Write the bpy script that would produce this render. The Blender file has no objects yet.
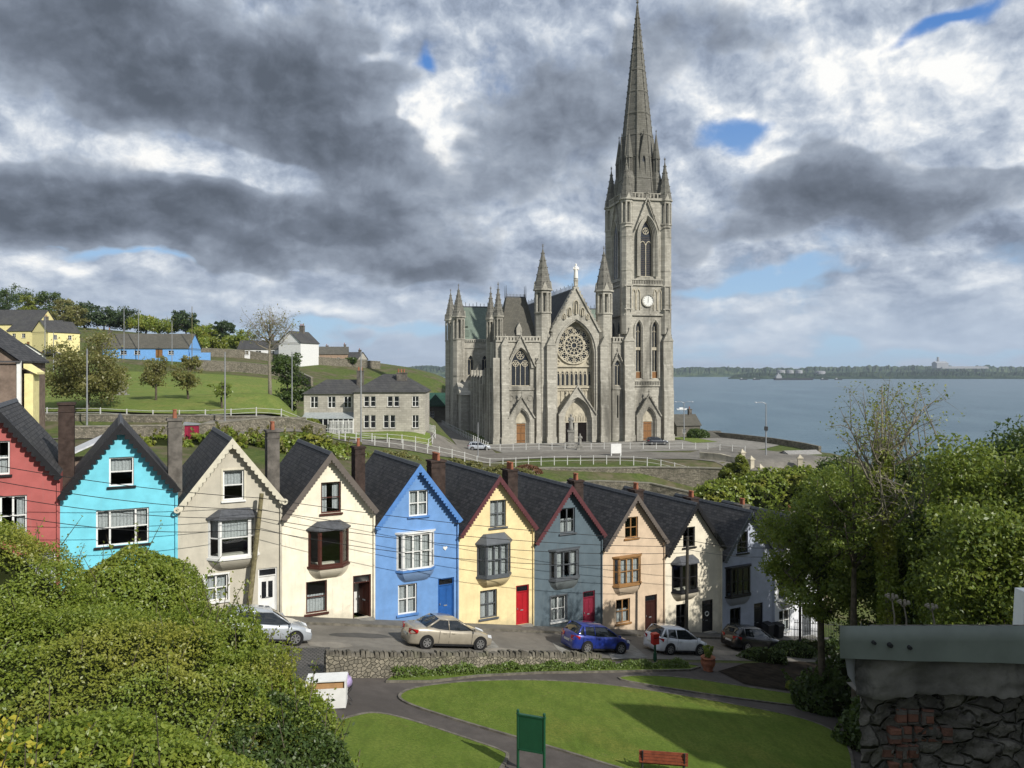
import bpy, math, random
import numpy as np
from mathutils import Matrix, Vector
PI = math.pi
random.seed(7); RNG = np.random.default_rng(11)
SC = bpy.context.scene
COL = SC.collection
# ------------------------------------------------------------------ camera, sky, sun, exposure
CAMZ = 45.0            # eye height above the sea
F = 770.0              # focal length in pixels of the 1024 px wide photo
HY = 368.0             # pixel row of the horizon
cam_d = bpy.data.cameras.new('camera'); cam = bpy.data.objects.new('camera', cam_d); COL.objects.link(cam)
cam.location = (0, 0, CAMZ); cam.rotation_euler = (math.radians(90), 0, 0)
cam_d.sensor_fit = 'HORIZONTAL'; cam_d.sensor_width = 36; cam_d.lens = 36*F/1024
cam_d.shift_y = -(384-HY)/1024
cam_d.clip_start = 0.2; cam_d.clip_end = 60000
SC.camera = cam
SC.view_settings.view_transform = 'Standard'; SC.view_settings.look = 'None'
SC.view_settings.gamma = 1; SC.view_settings.use_curve_mapping = False
SC.view_settings.exposure = 0.1
SC.render.resolution_x = 1024; SC.render.resolution_y = 768
SC.cycles.max_bounces = 5; SC.cycles.transparent_max_bounces = 10
SC.cycles.diffuse_bounces = 3; SC.cycles.glossy_bounces = 2
SC.cycles.use_denoising = True
SUN_AZ = math.radians(44)      # towards +x from straight behind the camera
SUN_EL = math.radians(35)
sv = Vector((math.sin(SUN_AZ)*math.cos(SUN_EL), -math.cos(SUN_AZ)*math.cos(SUN_EL), math.sin(SUN_EL)))
sl = bpy.data.lights.new('sun', 'SUN'); sl.energy = 4.8; sl.angle = math.radians(0.5); sl.color = (1, .96, .89)
so = bpy.data.objects.new('sun', sl); COL.objects.link(so); so.rotation_euler = sv.to_track_quat('Z', 'Y').to_euler()

def s2l(*c):
    return tuple(((v/255)/12.92 if v/255 <= .04045 else ((v/255+.055)/1.055)**2.4) for v in c)

class NT:
    """small helper round a node tree"""
    def __init__(s, nt): s.t = nt; s.n = nt.nodes; s.l = nt.links
    def put(s, sock, v):
        if isinstance(v, bpy.types.NodeSocket): s.l.new(v, sock)
        elif v is not None:
            if sock.type == 'RGBA' and hasattr(v, '__len__') and len(v) == 3: v = (*v, 1)
            sock.default_value = v
    def m(s, op, a, b=None, c=None, clamp=False):
        n = s.n.new('ShaderNodeMath'); n.operation = op; n.use_clamp = clamp
        s.put(n.inputs[0], a); s.put(n.inputs[1], b); s.put(n.inputs[2], c); return n.outputs[0]
    def mr(s, v, a, b, c=0., d=1., smooth=True):
        n = s.n.new('ShaderNodeMapRange'); n.interpolation_type = 'SMOOTHSTEP' if smooth else 'LINEAR'
        s.put(n.inputs[0], v); s.put(n.inputs[1], a); s.put(n.inputs[2], b); s.put(n.inputs[3], c); s.put(n.inputs[4], d); return n.outputs[0]
    def noise(s, vec, scale, detail=4, rough=.5, dist=0., col=False):
        n = s.n.new('ShaderNodeTexNoise'); s.put(n.inputs['Vector'], vec); s.put(n.inputs['Scale'], scale)
        s.put(n.inputs['Detail'], detail); s.put(n.inputs['Roughness'], rough); s.put(n.inputs['Distortion'], dist)
        return n.outputs[1 if col else 0]
    def xyz(s, x, y, z=0.):
        n = s.n.new('ShaderNodeCombineXYZ'); s.put(n.inputs[0], x); s.put(n.inputs[1], y); s.put(n.inputs[2], z); return n.outputs[0]
    def sep(s, v):
        n = s.n.new('ShaderNodeSeparateXYZ'); s.put(n.inputs[0], v); return n.outputs
    def vm(s, op, a, b=None):
        n = s.n.new('ShaderNodeVectorMath'); n.operation = op; s.put(n.inputs[0], a); s.put(n.inputs[1], b); return n.outputs[0]
    def mix(s, f, a, b, typ='MIX'):
        n = s.n.new('ShaderNodeMix'); n.data_type = 'RGBA'; n.blend_type = typ
        s.put(n.inputs[0], f); s.put(n.inputs[6], a); s.put(n.inputs[7], b); return n.outputs[2]
    def ramp(s, v, stops):
        n = s.n.new('ShaderNodeValToRGB'); s.put(n.inputs[0], v)
        el = n.color_ramp.elements
        while len(el) < len(stops): el.new(.5)
        for e, (p, c) in zip(el, stops): e.position = p; e.color = (*c, 1) if len(c) == 3 else c
        return n.outputs[0]

def build_world():
    w = bpy.data.worlds.new('World'); SC.world = w; w.use_nodes = True
    w.node_tree.nodes.clear(); t = NT(w.node_tree)
    out = t.n.new('ShaderNodeOutputWorld'); bg = t.n.new('ShaderNodeBackground'); t.l.new(bg.outputs[0], out.inputs[0])
    sky = t.n.new('ShaderNodeTexSky'); sky.sky_type = 'NISHITA'; sky.sun_disc = False
    sky.sun_elevation = SUN_EL; sky.sun_rotation = PI - SUN_AZ; sky.air_density = 1.0; sky.dust_density = .6; sky.ozone_density = 1.2
    d = t.n.new('ShaderNodeTexCoord').outputs['Generated']
    x, y, z = t.sep(d)
    az = t.m('ARCTAN2', x, y)
    hyp = t.m('SQRT', t.m('ADD', t.m('MULTIPLY', x, x), t.m('MULTIPLY', y, y)))
    el = t.m('ARCTAN2', z, hyp)
    zz = t.m('ADD', t.m('MAXIMUM', z, 0.0), .16)
    P = t.xyz(t.m('DIVIDE', x, zz), t.m('DIVIDE', y, zz), 0.)
    Pa = t.vm('MULTIPLY', P, (1.0, .8, 1.)); Pa = t.vm('ADD', Pa, (3.7, 1.3, 0))
    def blob(px, py, rx, ry, amp, rot=0.):
        a0 = math.atan((px-512)/F); e0 = math.atan((HY-py)/math.hypot(F, px-512)); k = F*1.12
        ax = t.m('SUBTRACT', az, a0); ey = t.m('SUBTRACT', el, e0)
        if rot:
            c, s_ = math.cos(rot), math.sin(rot)
            ax, ey = t.m('ADD', t.m('MULTIPLY', ax, c), t.m('MULTIPLY', ey, s_)), t.m('SUBTRACT', t.m('MULTIPLY', ey, c), t.m('MULTIPLY', ax, s_))
        ax = t.m('MULTIPLY', ax, k/rx); ey = t.m('MULTIPLY', ey, k/ry)
        r2 = t.m('ADD', t.m('MULTIPLY', ax, ax), t.m('MULTIPLY', ey, ey))
        return t.m('MULTIPLY', t.m('POWER', 2.718, t.m('MULTIPLY', r2, -1.)), amp)
    def total(lst):
        s = None
        for b in lst:
            v = blob(*b); s = v if s is None else t.m('ADD', s, v)
        return s
    # wobble the layout a little so that no gap or mass is a smooth ellipse
    warp = t.noise(t.vm('ADD', t.xyz(az, t.m('MULTIPLY', el, 1.6), 0.), (2.2, 5.1, 0)), 6.5, 3, .5, 0., True)
    az0, el0 = az, el
    wx, wy, _ = t.sep(warp)
    az = t.m('ADD', az, t.m('MULTIPLY', t.m('SUBTRACT', wx, .5), .2))
    el = t.m('ADD', el, t.m('MULTIPLY', t.m('SUBTRACT', wy, .5), .15))
    gaps = total([(735,128,42,22,.85), (935,28,70,14,.9,.3), (428,66,12,12,.6), (50,240,90,9,.9), (600,285,50,16,.6), (360,258,50,10,.4), (800,262,200,14,.3), (690,205,26,12,.5), (420,335,260,9,.75), (860,348,220,8,.75), (760,285,120,8,.7), (120,262,80,6,.7)])
    dark = total([(120,50,280,72,.8,-.1), (330,150,180,55,.7,-.25), (250,60,160,60,.4), (230,235,250,40,1.0,-.1), (60,205,150,40,.8,-.05), (555,115,115,95,.65), (870,205,190,45,.8), (720,50,140,38,.4), (800,170,60,40,.25), (430,275,70,16,.5), (330,60,90,50,.35)])
    lite = total([(60,132,80,16,.7), (235,182,110,20,.8), (447,120,30,70,1.1,-.5), (395,32,34,12,1.1), (860,95,120,50,.85), (950,80,80,45,.5), (790,110,50,30,.4), (1012,165,26,14,1.), (285,312,70,12,.9), (825,325,70,14,.7), (560,235,50,16,.7), (720,330,60,12,.6), (60,275,160,10,.8), (330,318,40,9,.9), (880,300,60,10,.6), (740,300,50,12,.7), (210,300,60,10,.8), (480,310,50,10,.7), (960,330,60,8,.6), (600,60,60,40,.3)])
    A = t.xyz(az0, t.m('MULTIPLY', t.m('POWER', t.m('MAXIMUM', el0, 0.), .72), 1.2), 0.); A = t.vm('ADD', A, (4.3, 2.1, 0))
    wv = t.vm('MULTIPLY', t.vm('SUBTRACT', t.noise(A, 7., 4, .6, 0., True), (.5, .5, .5)), (.045, .045, 0.))
    A = t.vm('ADD', A, wv)
    n1 = t.noise(A, 5., 12, .6, 0.)
    n1b = t.noise(t.vm('ADD', A, (.018, .03, .0)), 5., 12, .6, 0.)
    n3 = t.noise(A, 15., 9, .6, 0.)
    n3b = t.noise(t.vm('ADD', A, (.008, .013, .0)), 15., 9, .6, 0.)
    n5 = t.noise(t.vm('ADD', A, (7., 3., 0)), 2.6, 3, .5, 0.)
    c0 = lambda n: t.m('SUBTRACT', n, .5)
    relief = t.m('ADD', t.m('MULTIPLY', t.m('SUBTRACT', n1, n1b), 2.6), t.m('MULTIPLY', t.m('SUBTRACT', n3, n3b), .9))
    low = t.mr(el0, .0, .17)
    # high bright layer and the gaps in it
    dens = t.m('SUBTRACT', t.m('ADD', .66, t.m('MULTIPLY', c0(n1), 1.0)), t.m('MULTIPLY', gaps, .42))
    dens = t.m('SUBTRACT', dens, t.m('MULTIPLY', t.m('SUBTRACT', 1., low), .08))
    cov = t.mr(dens, .31, .55)
    b1 = t.m('ADD', t.m('ADD', .48, t.m('MULTIPLY', relief, t.m('ADD', .35, t.m('MULTIPLY', low, .75)))), t.m('MULTIPLY', c0(n3), .12))
    b1 = t.m('ADD', b1, t.m('MULTIPLY', c0(n5), .5)); b1 = t.m('ADD', b1, t.m('MULTIPLY', lite, .34)); b1 = t.m('ADD', b1, t.m('MULTIPLY', t.mr(gaps, .1, .6), .1), clamp=True)
    cl1 = t.ramp(b1, [(0., s2l(118, 129, 147)), (.35, s2l(152, 164, 183)), (.6, s2l(184, 194, 208)), (.82, s2l(220, 225, 231)), (1., s2l(248, 248, 246))])
    # low dark masses with lit rims
    f2 = t.m('ADD', t.m('SUBTRACT', dark, t.m('MULTIPLY', lite, .45)), t.m('ADD', t.m('MULTIPLY', c0(n1), 1.9), t.m('MULTIPLY', c0(n3), .35)))
    m2 = t.mr(f2, .3, .52)
    b2 = t.m('SUBTRACT', t.m('ADD', .62, t.m('MULTIPLY', relief, .75)), t.m('MULTIPLY', t.mr(f2, .3, 1.25), .52)); b2 = t.m('ADD', b2, t.m('MULTIPLY', c0(n5), .35), clamp=True)
    cl2 = t.ramp(b2, [(0., s2l(88, 96, 108)), (.3, s2l(112, 121, 135)), (.6, s2l(146, 156, 171)), (1., s2l(188, 196, 207))])
    cloud = t.mix(m2, cl1, cl2); cov = t.m('MAXIMUM', cov, m2)
    # thin haze near the horizon, blue-grey
    hz = t.m('SUBTRACT', 1., t.mr(el0, -.01, .13))
    cloud = t.mix(t.m('MULTIPLY', hz, .5), cloud, s2l(178, 197, 219))
    skyc = t.mix(1., sky.outputs[0], (.085, .105, .125, 1), 'MULTIPLY'); skyc = t.mix(.85, skyc, t.ramp(t.mr(el0, 0., .45), [(0., s2l(165, 196, 224)), (1., s2l(74, 128, 200))]))
    full = t.mix(cov, skyc, cloud)
    # sky under the horizon: dim ground tone
    full = t.mix(t.mr(z, -.02, -.004, 1., 0.), full, (.12, .15, .18, 1))
    t.l.new(full, bg.inputs[0]); bg.inputs[1].default_value = 1.0
build_world()

# ------------------------------------------------------------------ materials
def principled(name, rough=.8, spec=.3, metal=0.):
    m = bpy.data.materials.new(name); m.use_nodes = True
    t = NT(m.node_tree); p = m.node_tree.nodes['Principled BSDF']
    p.inputs['Roughness'].default_value = rough; p.inputs['Specular IOR Level'].default_value = spec; p.inputs['Metallic'].default_value = metal
    return m, t, p
def bump(t, p, h, strength=.4, dist=.02):
    b = t.n.new('ShaderNodeBump'); b.inputs['Strength'].default_value = strength; b.inputs['Distance'].default_value = dist
    t.put(b.inputs['Height'], h); t.l.new(b.outputs[0], p.inputs['Normal'])
def ocoord(t): return t.n.new('ShaderNodeTexCoord').outputs['Object']
def mk(name, col, rough=.8, spec=.3, metal=0., var=.12, scale=3., bmp=0., bscale=40., dirt=None, dirt_scale=.7, dirt_amt=.5, dark=.75):
    """base colour with two scales of variation, optional stains of another colour and fine bump"""
    m, t, p = principled(name, rough, spec, metal); c = ocoord(t)
    n = t.noise(c, scale, 5, .6); f = t.mr(n, .3, .7)
    col2 = tuple(v*(1-var*2) for v in col)
    base = t.mix(f, col, col2)
    if dirt is not None:
        dn = t.noise(t.vm('MULTIPLY', c, (1, 1, .35)), dirt_scale, 7, .65, .3)
        base = t.mix(t.m('MULTIPLY', t.mr(dn, .52, .72), dirt_amt), base, dirt)
    t.put(p.inputs['Base Color'], base)
    if bmp: bump(t, p, t.noise(c, bscale, 3, .6), bmp, .01)
    return m
def mk_masonry(name, c1, c2, mortar, bw, bh, msize=.02, rough=.9, axis='xz', stain=(.05, .05, .045), stain_amt=.6, stain_scale=.35, bmp=.5, rnd=.0, vert=.3):
    """coursed stone or slate; the courses run on walls of either direction"""
    m, t, p = principled(name, rough, .2); c = ocoord(t); x, y, z = t.sep(c)
    if axis == 'xz': v = t.xyz(t.m('ADD', x, y), z, 0.)
    elif axis == 'yz': v = t.xyz(y, t.m('MULTIPLY', z, 1.25), 0.)
    else: v = t.xyz(x, y, 0.)
    if rnd: v = t.vm('ADD', v, t.vm('MULTIPLY', t.noise(c, 1.5, 3, .5, 0., True), (rnd, rnd, rnd)))
    b = t.n.new('ShaderNodeTexBrick'); t.put(b.inputs['Vector'], v)
    b.inputs['Scale'].default_value = 1.; b.inputs['Brick Width'].default_value = bw; b.inputs['Row Height'].default_value = bh
    b.inputs['Mortar Size'].default_value = msize; b.inputs['Mortar Smooth'].default_value = .2
    t.put(b.inputs['Color1'], c1); t.put(b.inputs['Color2'], c2); t.put(b.inputs['Mortar'], mortar)
    n = t.noise(t.vm('MULTIPLY', c, (1, 1, vert)), stain_scale, 8, .65, .4)
    base = t.mix(t.m('MULTIPLY', t.mr(n, .45, .72), stain_amt), b.outputs[0], stain)
    n2 = t.noise(c, 2.5, 6, .7); base = t.mix(t.mr(n2, .3, .75, .0, .28), base, tuple(v*.45 for v in c1))
    t.put(p.inputs['Base Color'], base)
    h = t.m('ADD', t.m('MULTIPLY', b.outputs['Fac'], -1.), t.m('MULTIPLY', t.noise(c, 14., 4, .6), .8))
    bump(t, p, h, bmp, .03)
    return m
def mk_rubble(name, c1, c2, mortar, size=.32, flat=1.7, stain=(.05, .055, .03), stain_amt=.5, stain_scale=.8, bmp=1.):
    """random stones of uneven size, the cells of a stretched Voronoi pattern"""
    m, t, p = principled(name, .95, .15); c = ocoord(t); x, y, z = t.sep(c)
    v = t.vm('ADD', t.xyz(t.m('ADD', x, y), t.m('MULTIPLY', z, flat), 0.), t.vm('MULTIPLY', t.noise(c, 2.2, 3, .6, 0., True), (.3, .3, 0)))
    def vor(feat):
        n = t.n.new('ShaderNodeTexVoronoi'); n.feature = feat; n.voronoi_dimensions = '2D'; t.put(n.inputs['Vector'], v); n.inputs['Scale'].default_value = 1/size; n.inputs['Randomness'].default_value = .85; return n
    e = vor('DISTANCE_TO_EDGE').outputs['Distance']; r_, g_, b_ = t.sep(vor('F1').outputs['Color'])
    col = t.mix(r_, c1, c2); col = t.mix(t.mr(g_, .6, .95, 0, .55), col, tuple(min(.8, v_*1.35) for v_ in c1))
    col = t.mix(t.mr(e, .02, .075, 1., 0.), col, mortar)
    col = t.mix(t.m('MULTIPLY', t.mr(t.noise(c, stain_scale, 8, .65, .4), .45, .7), stain_amt), col, stain)
    col = t.mix(t.mr(t.noise(c, 9., 6, .7), .35, .7, 0, .35), col, tuple(v_*.4 for v_ in c1))
    t.put(p.inputs['Base Color'], col); bump(t, p, t.m('ADD', t.mr(e, 0., .12), t.m('MULTIPLY', t.noise(c, 18., 5, .65), .7)), bmp, .04); return m
def mk_leaf(name, c1, c2, c3=None, trans=.35, patch=.25):
    m = bpy.data.materials.new(name); m.use_nodes = True; nt = m.node_tree; nt.nodes.clear(); t = NT(nt)
    out = t.n.new('ShaderNodeOutputMaterial'); g = t.n.new('ShaderNodeNewGeometry')
    c = ocoord(t)
    col = t.mix(g.outputs['Random Per Island'], c1, c2)
    if c3: col = t.mix(t.mr(t.noise(c, patch, 3, .5), .48, .66), col, c3)
    d = t.n.new('ShaderNodeBsdfDiffuse'); t.put(d.inputs[0], col)
    tr = t.n.new('ShaderNodeBsdfTranslucent'); t.put(tr.inputs[0], t.mix(.5, col, tuple(min(1, v*1.6) for v in c2)))
    mx = t.n.new('ShaderNodeMixShader'); mx.inputs[0].default_value = trans
    t.l.new(d.outputs[0], mx.inputs[1]); t.l.new(tr.outputs[0], mx.inputs[2])
    gl = t.n.new('ShaderNodeBsdfGlossy'); gl.inputs['Roughness'].default_value = .45; gl.inputs[0].default_value = (.8, .8, .8, 1)
    m2 = t.n.new('ShaderNodeMixShader'); m2.inputs[0].default_value = .035
    t.l.new(mx.outputs[0], m2.inputs[1]); t.l.new(gl.outputs[0], m2.inputs[2]); t.l.new(m2.outputs[0], out.inputs[0])
    return m
def mk_glass(name, tint=(.85, .9, .92), refl=1.0):
    m = bpy.data.materials.new(name); m.use_nodes = True; nt = m.node_tree; nt.nodes.clear(); t = NT(nt)
    out = t.n.new('ShaderNodeOutputMaterial'); f = t.n.new('ShaderNodeFresnel'); f.inputs[0].default_value = 1.5
    tr = t.n.new('ShaderNodeBsdfTransparent'); tr.inputs[0].default_value = (*tint, 1)
    gl = t.n.new('ShaderNodeBsdfGlossy'); gl.inputs['Roughness'].default_value = .02
    mx = t.n.new('ShaderNodeMixShader'); t.put(mx.inputs[0], t.m('MULTIPLY', f.outputs[0], 1.6*refl, clamp=True))
    t.l.new(tr.outputs[0], mx.inputs[1]); t.l.new(gl.outputs[0], mx.inputs[2]); t.l.new(mx.outputs[0], out.inputs[0])
    return m

M = {}
M['glass'] = mk_glass('window_glass')
M['darkglass'] = mk('dark_glass', (.016, .018, .021), .08, .6, var=.2)
M['curtain'] = mk('lace_curtain', (.62, .62, .6), .9, .1, var=.15, scale=14.)
M['interior'] = mk('interior', (.12, .1, .08), .9, .1)
M['white'] = mk('white_paint', (.74, .74, .71), .45, .4, var=.06, dirt=(.4, .38, .33), dirt_amt=.35)
M['slate'] = mk_masonry('roof_slate', (.085, .083, .084), (.036, .037, .04), (.014, .014, .015), .32, .2, .012, .75, 'yz', stain=(.07, .072, .06), stain_amt=.35, stain_scale=.9, bmp=.5)
M['slate_x'] = mk_masonry('slate_courses', (.06, .062, .068), (.042, .044, .05), (.02, .02, .021), .4, .25, .015, .75, 'xz', stain=(.09, .088, .07), stain_amt=.35, bmp=.4)
M['lead'] = mk('lead_sheet', (.085, .09, .1), .55, .4, var=.2, scale=5.)
M['render_grey'] = mk('grey_render', (.17, .155, .135), .95, .1, var=.25, scale=2., bmp=.6, dirt=(.05, .05, .045), dirt_amt=.7)
M['pot'] = mk('terracotta', (.36, .14, .08), .8, .2, var=.2)
M['metal_dark'] = mk('dark_metal', (.03, .03, .032), .5, .4)
M['metal_grey'] = mk('grey_metal', (.32, .33, .34), .45, .5, metal=.3)
M['wood_pole'] = mk('weathered_pole', (.23, .2, .11), .9, .1, var=.25, scale=6., bmp=.5)
M['wire'] = mk('wire', (.02, .02, .02), .6, .2)
M['asphalt'] = None

# ------------------------------------------------------------------ mesh builder
class MB:
    def __init__(s, T=None): s.v = []; s.f = []; s.T = T
    def add(s, vs, fs):
        o = len(s.v)
        if s.T is not None: vs = [tuple(s.T @ Vector(p)) for p in vs]
        s.v.extend(vs); s.f.extend([tuple(i+o for i in f) for f in fs])
    def box(s, x0, x1, y0, y1, z0, z1):
        s.add([(x0,y0,z0),(x1,y0,z0),(x1,y1,z0),(x0,y1,z0),(x0,y0,z1),(x1,y0,z1),(x1,y1,z1),(x0,y1,z1)],
              [(0,3,2,1),(4,5,6,7),(0,1,5,4),(1,2,6,5),(2,3,7,6),(3,0,4,7)])
    def frus(s, cx, cy, z0, z1, r0, r1, n=8, rot=None, cap=True):
        rot = PI/n if rot is None else rot
        a = [rot+2*PI*i/n for i in range(n)]
        b = [(cx+r0*math.cos(t), cy+r0*math.sin(t), z0) for t in a]
        if r1 < 1e-6:
            s.add(b+[(cx, cy, z1)], [(i, (i+1) % n, n) for i in range(n)]+([tuple(reversed(range(n)))] if cap else []))
        else:
            c = [(cx+r1*math.cos(t), cy+r1*math.sin(t), z1) for t in a]
            s.add(b+c, [(i, (i+1) % n, n+(i+1) % n, n+i) for i in range(n)]+([tuple(reversed(range(n))), tuple(range(n, 2*n))] if cap else []))
    def lathe(s, prof, n=16, cx=0, cy=0):
        vs = []; fs = []
        for r, z in prof:
            vs += [(cx+r*math.cos(2*PI*i/n), cy+r*math.sin(2*PI*i/n), z) for i in range(n)]
        for k in range(len(prof)-1):
            fs += [(k*n+i, k*n+(i+1) % n, (k+1)*n+(i+1) % n, (k+1)*n+i) for i in range(n)]
        fs.append(tuple(reversed(range(n)))); fs.append(tuple(range((len(prof)-1)*n, len(prof)*n)))
        s.add(vs, fs)
    def tube(s, pts, r, n=6, caps=True):
        pts = [Vector(p) for p in pts]; k = len(pts)
        rs = r if hasattr(r, '__len__') else [r]*k
        vs = []; fs = []; up = Vector((0, 0, 1)); last = None
        for i, p in enumerate(pts):
            d = (pts[min(i+1, k-1)]-pts[max(i-1, 0)])
            d = d.normalized() if d.length > 1e-9 else Vector((0, 0, 1))
            a = d.cross(up if last is None else last)
            if last is not None: a = last - d*last.dot(d)
            if a.length < 1e-4: a = d.cross(Vector((1, 0, 0)))
            a.normalize(); last = a; b = d.cross(a)
            vs += [tuple(p+(a*math.cos(2*PI*j/n)+b*math.sin(2*PI*j/n))*rs[i]) for j in range(n)]
        for i in range(k-1):
            fs += [(i*n+j, i*n+(j+1) % n, (i+1)*n+(j+1) % n, (i+1)*n+j) for j in range(n)]
        if caps: fs += [tuple(reversed(range(n))), tuple(range((k-1)*n, k*n))]
        s.add(vs, fs)
    def prism(s, poly, y0, y1):            # poly in x,z extruded along y
        n = len(poly)
        s.add([(x, y0, z) for x, z in poly]+[(x, y1, z) for x, z in poly],
              [tuple(range(n)), tuple(reversed(range(n, 2*n)))]+[(i, n+i, n+(i+1) % n, (i+1) % n) for i in range(n)])
    def prism_x(s, poly, x0, x1):          # poly in y,z extruded along x
        n = len(poly)
        s.add([(x0, y, z) for y, z in poly]+[(x1, y, z) for y, z in poly],
              [tuple(range(n)), tuple(reversed(range(n, 2*n)))]+[(i, n+i, n+(i+1) % n, (i+1) % n) for i in range(n)])
    def slab(s, poly, z0, z1):             # poly in x,y extruded up
        n = len(poly)
        s.add([(x, y, z0) for x, y in poly]+[(x, y, z1) for x, y in poly],
              [tuple(reversed(range(n))), tuple(range(n, 2*n))]+[(i, (i+1) % n, n+(i+1) % n, n+i) for i in range(n)])
    def band(s, inner, outer, y0, y1, closed=False):   # strip between two x,z curves, extruded in y
        k = len(inner); rng = range(k) if closed else range(k-1)
        for i in rng:
            j = (i+1) % k
            a, b, c, d = inner[i], outer[i], outer[j], inner[j]
            s.add([(a[0],y0,a[1]),(b[0],y0,b[1]),(c[0],y0,c[1]),(d[0],y0,d[1]),(a[0],y1,a[1]),(b[0],y1,b[1]),(c[0],y1,c[1]),(d[0],y1,d[1])],
                  [(0,1,2,3),(7,6,5,4),(1,5,6,2),(3,7,4,0)]+([] if closed else ([(0,4,5,1)] if i == 0 else [])+([(2,6,7,3)] if i == k-2 else [])))
    def build(s, name, mat, parent=None, smooth=False, kind=None):
        me = bpy.data.meshes.new(name); me.from_pydata(s.v, [], s.f); me.update()
        if smooth:
            me.polygons.foreach_set('use_smooth', [True]*len(me.polygons))
        return link_mesh(name, me, mat, parent, kind)
def link_mesh(name, me, mat, parent=None, kind=None):
    o = bpy.data.objects.new(name, me); COL.objects.link(o)
    if mat is not None:
        for m_ in (mat if isinstance(mat, (list, tuple)) else [mat]): me.materials.append(m_)
    if parent is not None: o.parent = parent
    if kind: o['kind'] = kind
    return o
def tag(o, label=None, cat=None, group=None, kind=None):
    if label: o['label'] = label
    if cat: o['category'] = cat
    if group: o['group'] = group
    if kind: o['kind'] = kind
    return o
def thing(name, label, cat, loc=(0, 0, 0), rz=0., group=None):
    o = bpy.data.objects.new(name, None); COL.objects.link(o); o.empty_display_size = .2
    o.location = loc; o.rotation_euler = (0, 0, rz); return tag(o, label, cat, group)
def copy_tree(o, parent=None, loc=None, rz=None):
    kids = [c for c in COL.objects if c.parent == o]
    c = o.copy(); COL.objects.link(c); c.parent = parent
    if loc is not None: c.location = loc
    if rz is not None: c.rotation_euler = (0, 0, rz)
    for k in kids: copy_tree(k, c)
    return c
def quads_mesh(name, V, mat, parent=None, kind=None, nv=4):
    """V: (n, nv, 3) array: n separate faces"""
    n = len(V); me = bpy.data.meshes.new(name)
    me.vertices.add(n*nv); me.vertices.foreach_set('co', V.reshape(-1).astype(np.float32))
    me.loops.add(n*nv); me.loops.foreach_set('vertex_index', np.arange(n*nv, dtype=np.int32))
    me.polygons.add(n); me.polygons.foreach_set('loop_start', np.arange(0, n*nv, nv, dtype=np.int32))
    me.update(calc_edges=True)
    return link_mesh(name, me, mat, parent, kind)

def pierced(mb, x0, x1, zb, top, ops, y0, y1, nx=None, xs_extra=(), back=True):
    """wall x0..x1, from zb(x) up to top(x), y0 front, y1 back, with openings (xa, xb, lo(x), hi(x), samples)"""
    f = lambda q: q if callable(q) else (lambda x: q)
    zb, top = f(zb), f(top)
    xs = {round(x0, 5), round(x1, 5)} | {round(x, 5) for x in xs_extra}
    for o in ops:
        k = o[4] if len(o) > 4 else 1
        for i in range(k+1): xs.add(round(o[0]+(o[1]-o[0])*i/k, 5))
    if nx: xs |= {round(x0+(x1-x0)*i/nx, 5) for i in range(nx+1)}
    xs = sorted(x for x in xs if x0-1e-6 <= x <= x1+1e-6)
    e = 1e-4
    for a, b in zip(xs, xs[1:]):
        if b-a < 1e-4: continue
        segs = []; la, lb = zb(a), zb(b)
        for o in sorted([o for o in ops if o[0] <= a+e and o[1] >= b-e], key=lambda o: f(o[2])((a+b)/2)):
            lo, hi = f(o[2]), f(o[3])
            segs.append((la, lb, lo(a), lo(b))); la, lb = hi(a), hi(b)
        segs.append((la, lb, top(a), top(b)))
        for (p, q, r, s_) in segs:
            if r-p < 1e-4 and s_-q < 1e-4: continue
            mb.add([(a,y0,p),(b,y0,q),(b,y0,s_),(a,y0,r),(a,y1,p),(b,y1,q),(b,y1,s_),(a,y1,r)],
                   [(0,1,2,3),(3,2,6,7),(0,4,5,1)]+([(5,4,7,6)] if back else []))
    mb.add([(x0,y0,zb(x0)),(x0,y0,top(x0)),(x0,y1,top(x0)),(x0,y1,zb(x0))], [(0,1,2,3)])
    mb.add([(x1,y0,zb(x1)),(x1,y0,top(x1)),(x1,y1,top(x1)),(x1,y1,zb(x1))], [(3,2,1,0)])
    for o in ops:
        lo, hi = f(o[2]), f(o[3])
        for x in (o[0], o[1]):
            if hi(x)-lo(x) > 1e-3: mb.add([(x,y0,lo(x)),(x,y0,hi(x)),(x,y1,hi(x)),(x,y1,lo(x))], [(0,1,2,3)])
def arch(cx, hw, spring, apex):
    """pointed arch as height over x: two arcs meeting at the apex"""
    h = apex-spring; r = (hw*hw+h*h)/(2*hw)
    def g(x):
        d = abs(x-cx); d = min(d, hw)
        q = r*r-(d+r-hw)**2
        return spring+math.sqrt(max(q, 0))
    return g
def arch_pts(cx, hw, spring, apex, k=8, legs=None):
    g = arch(cx, hw, spring, apex); pts = []
    if legs is not None: pts.append((cx-hw, legs))
    for i in range(2*k+1):
        t = i/(2*k); u = -math.cos(t*PI)
        pts.append((cx+hw*u, g(cx+hw*u)))
    if legs is not None: pts.append((cx+hw, legs))
    return pts
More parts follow.
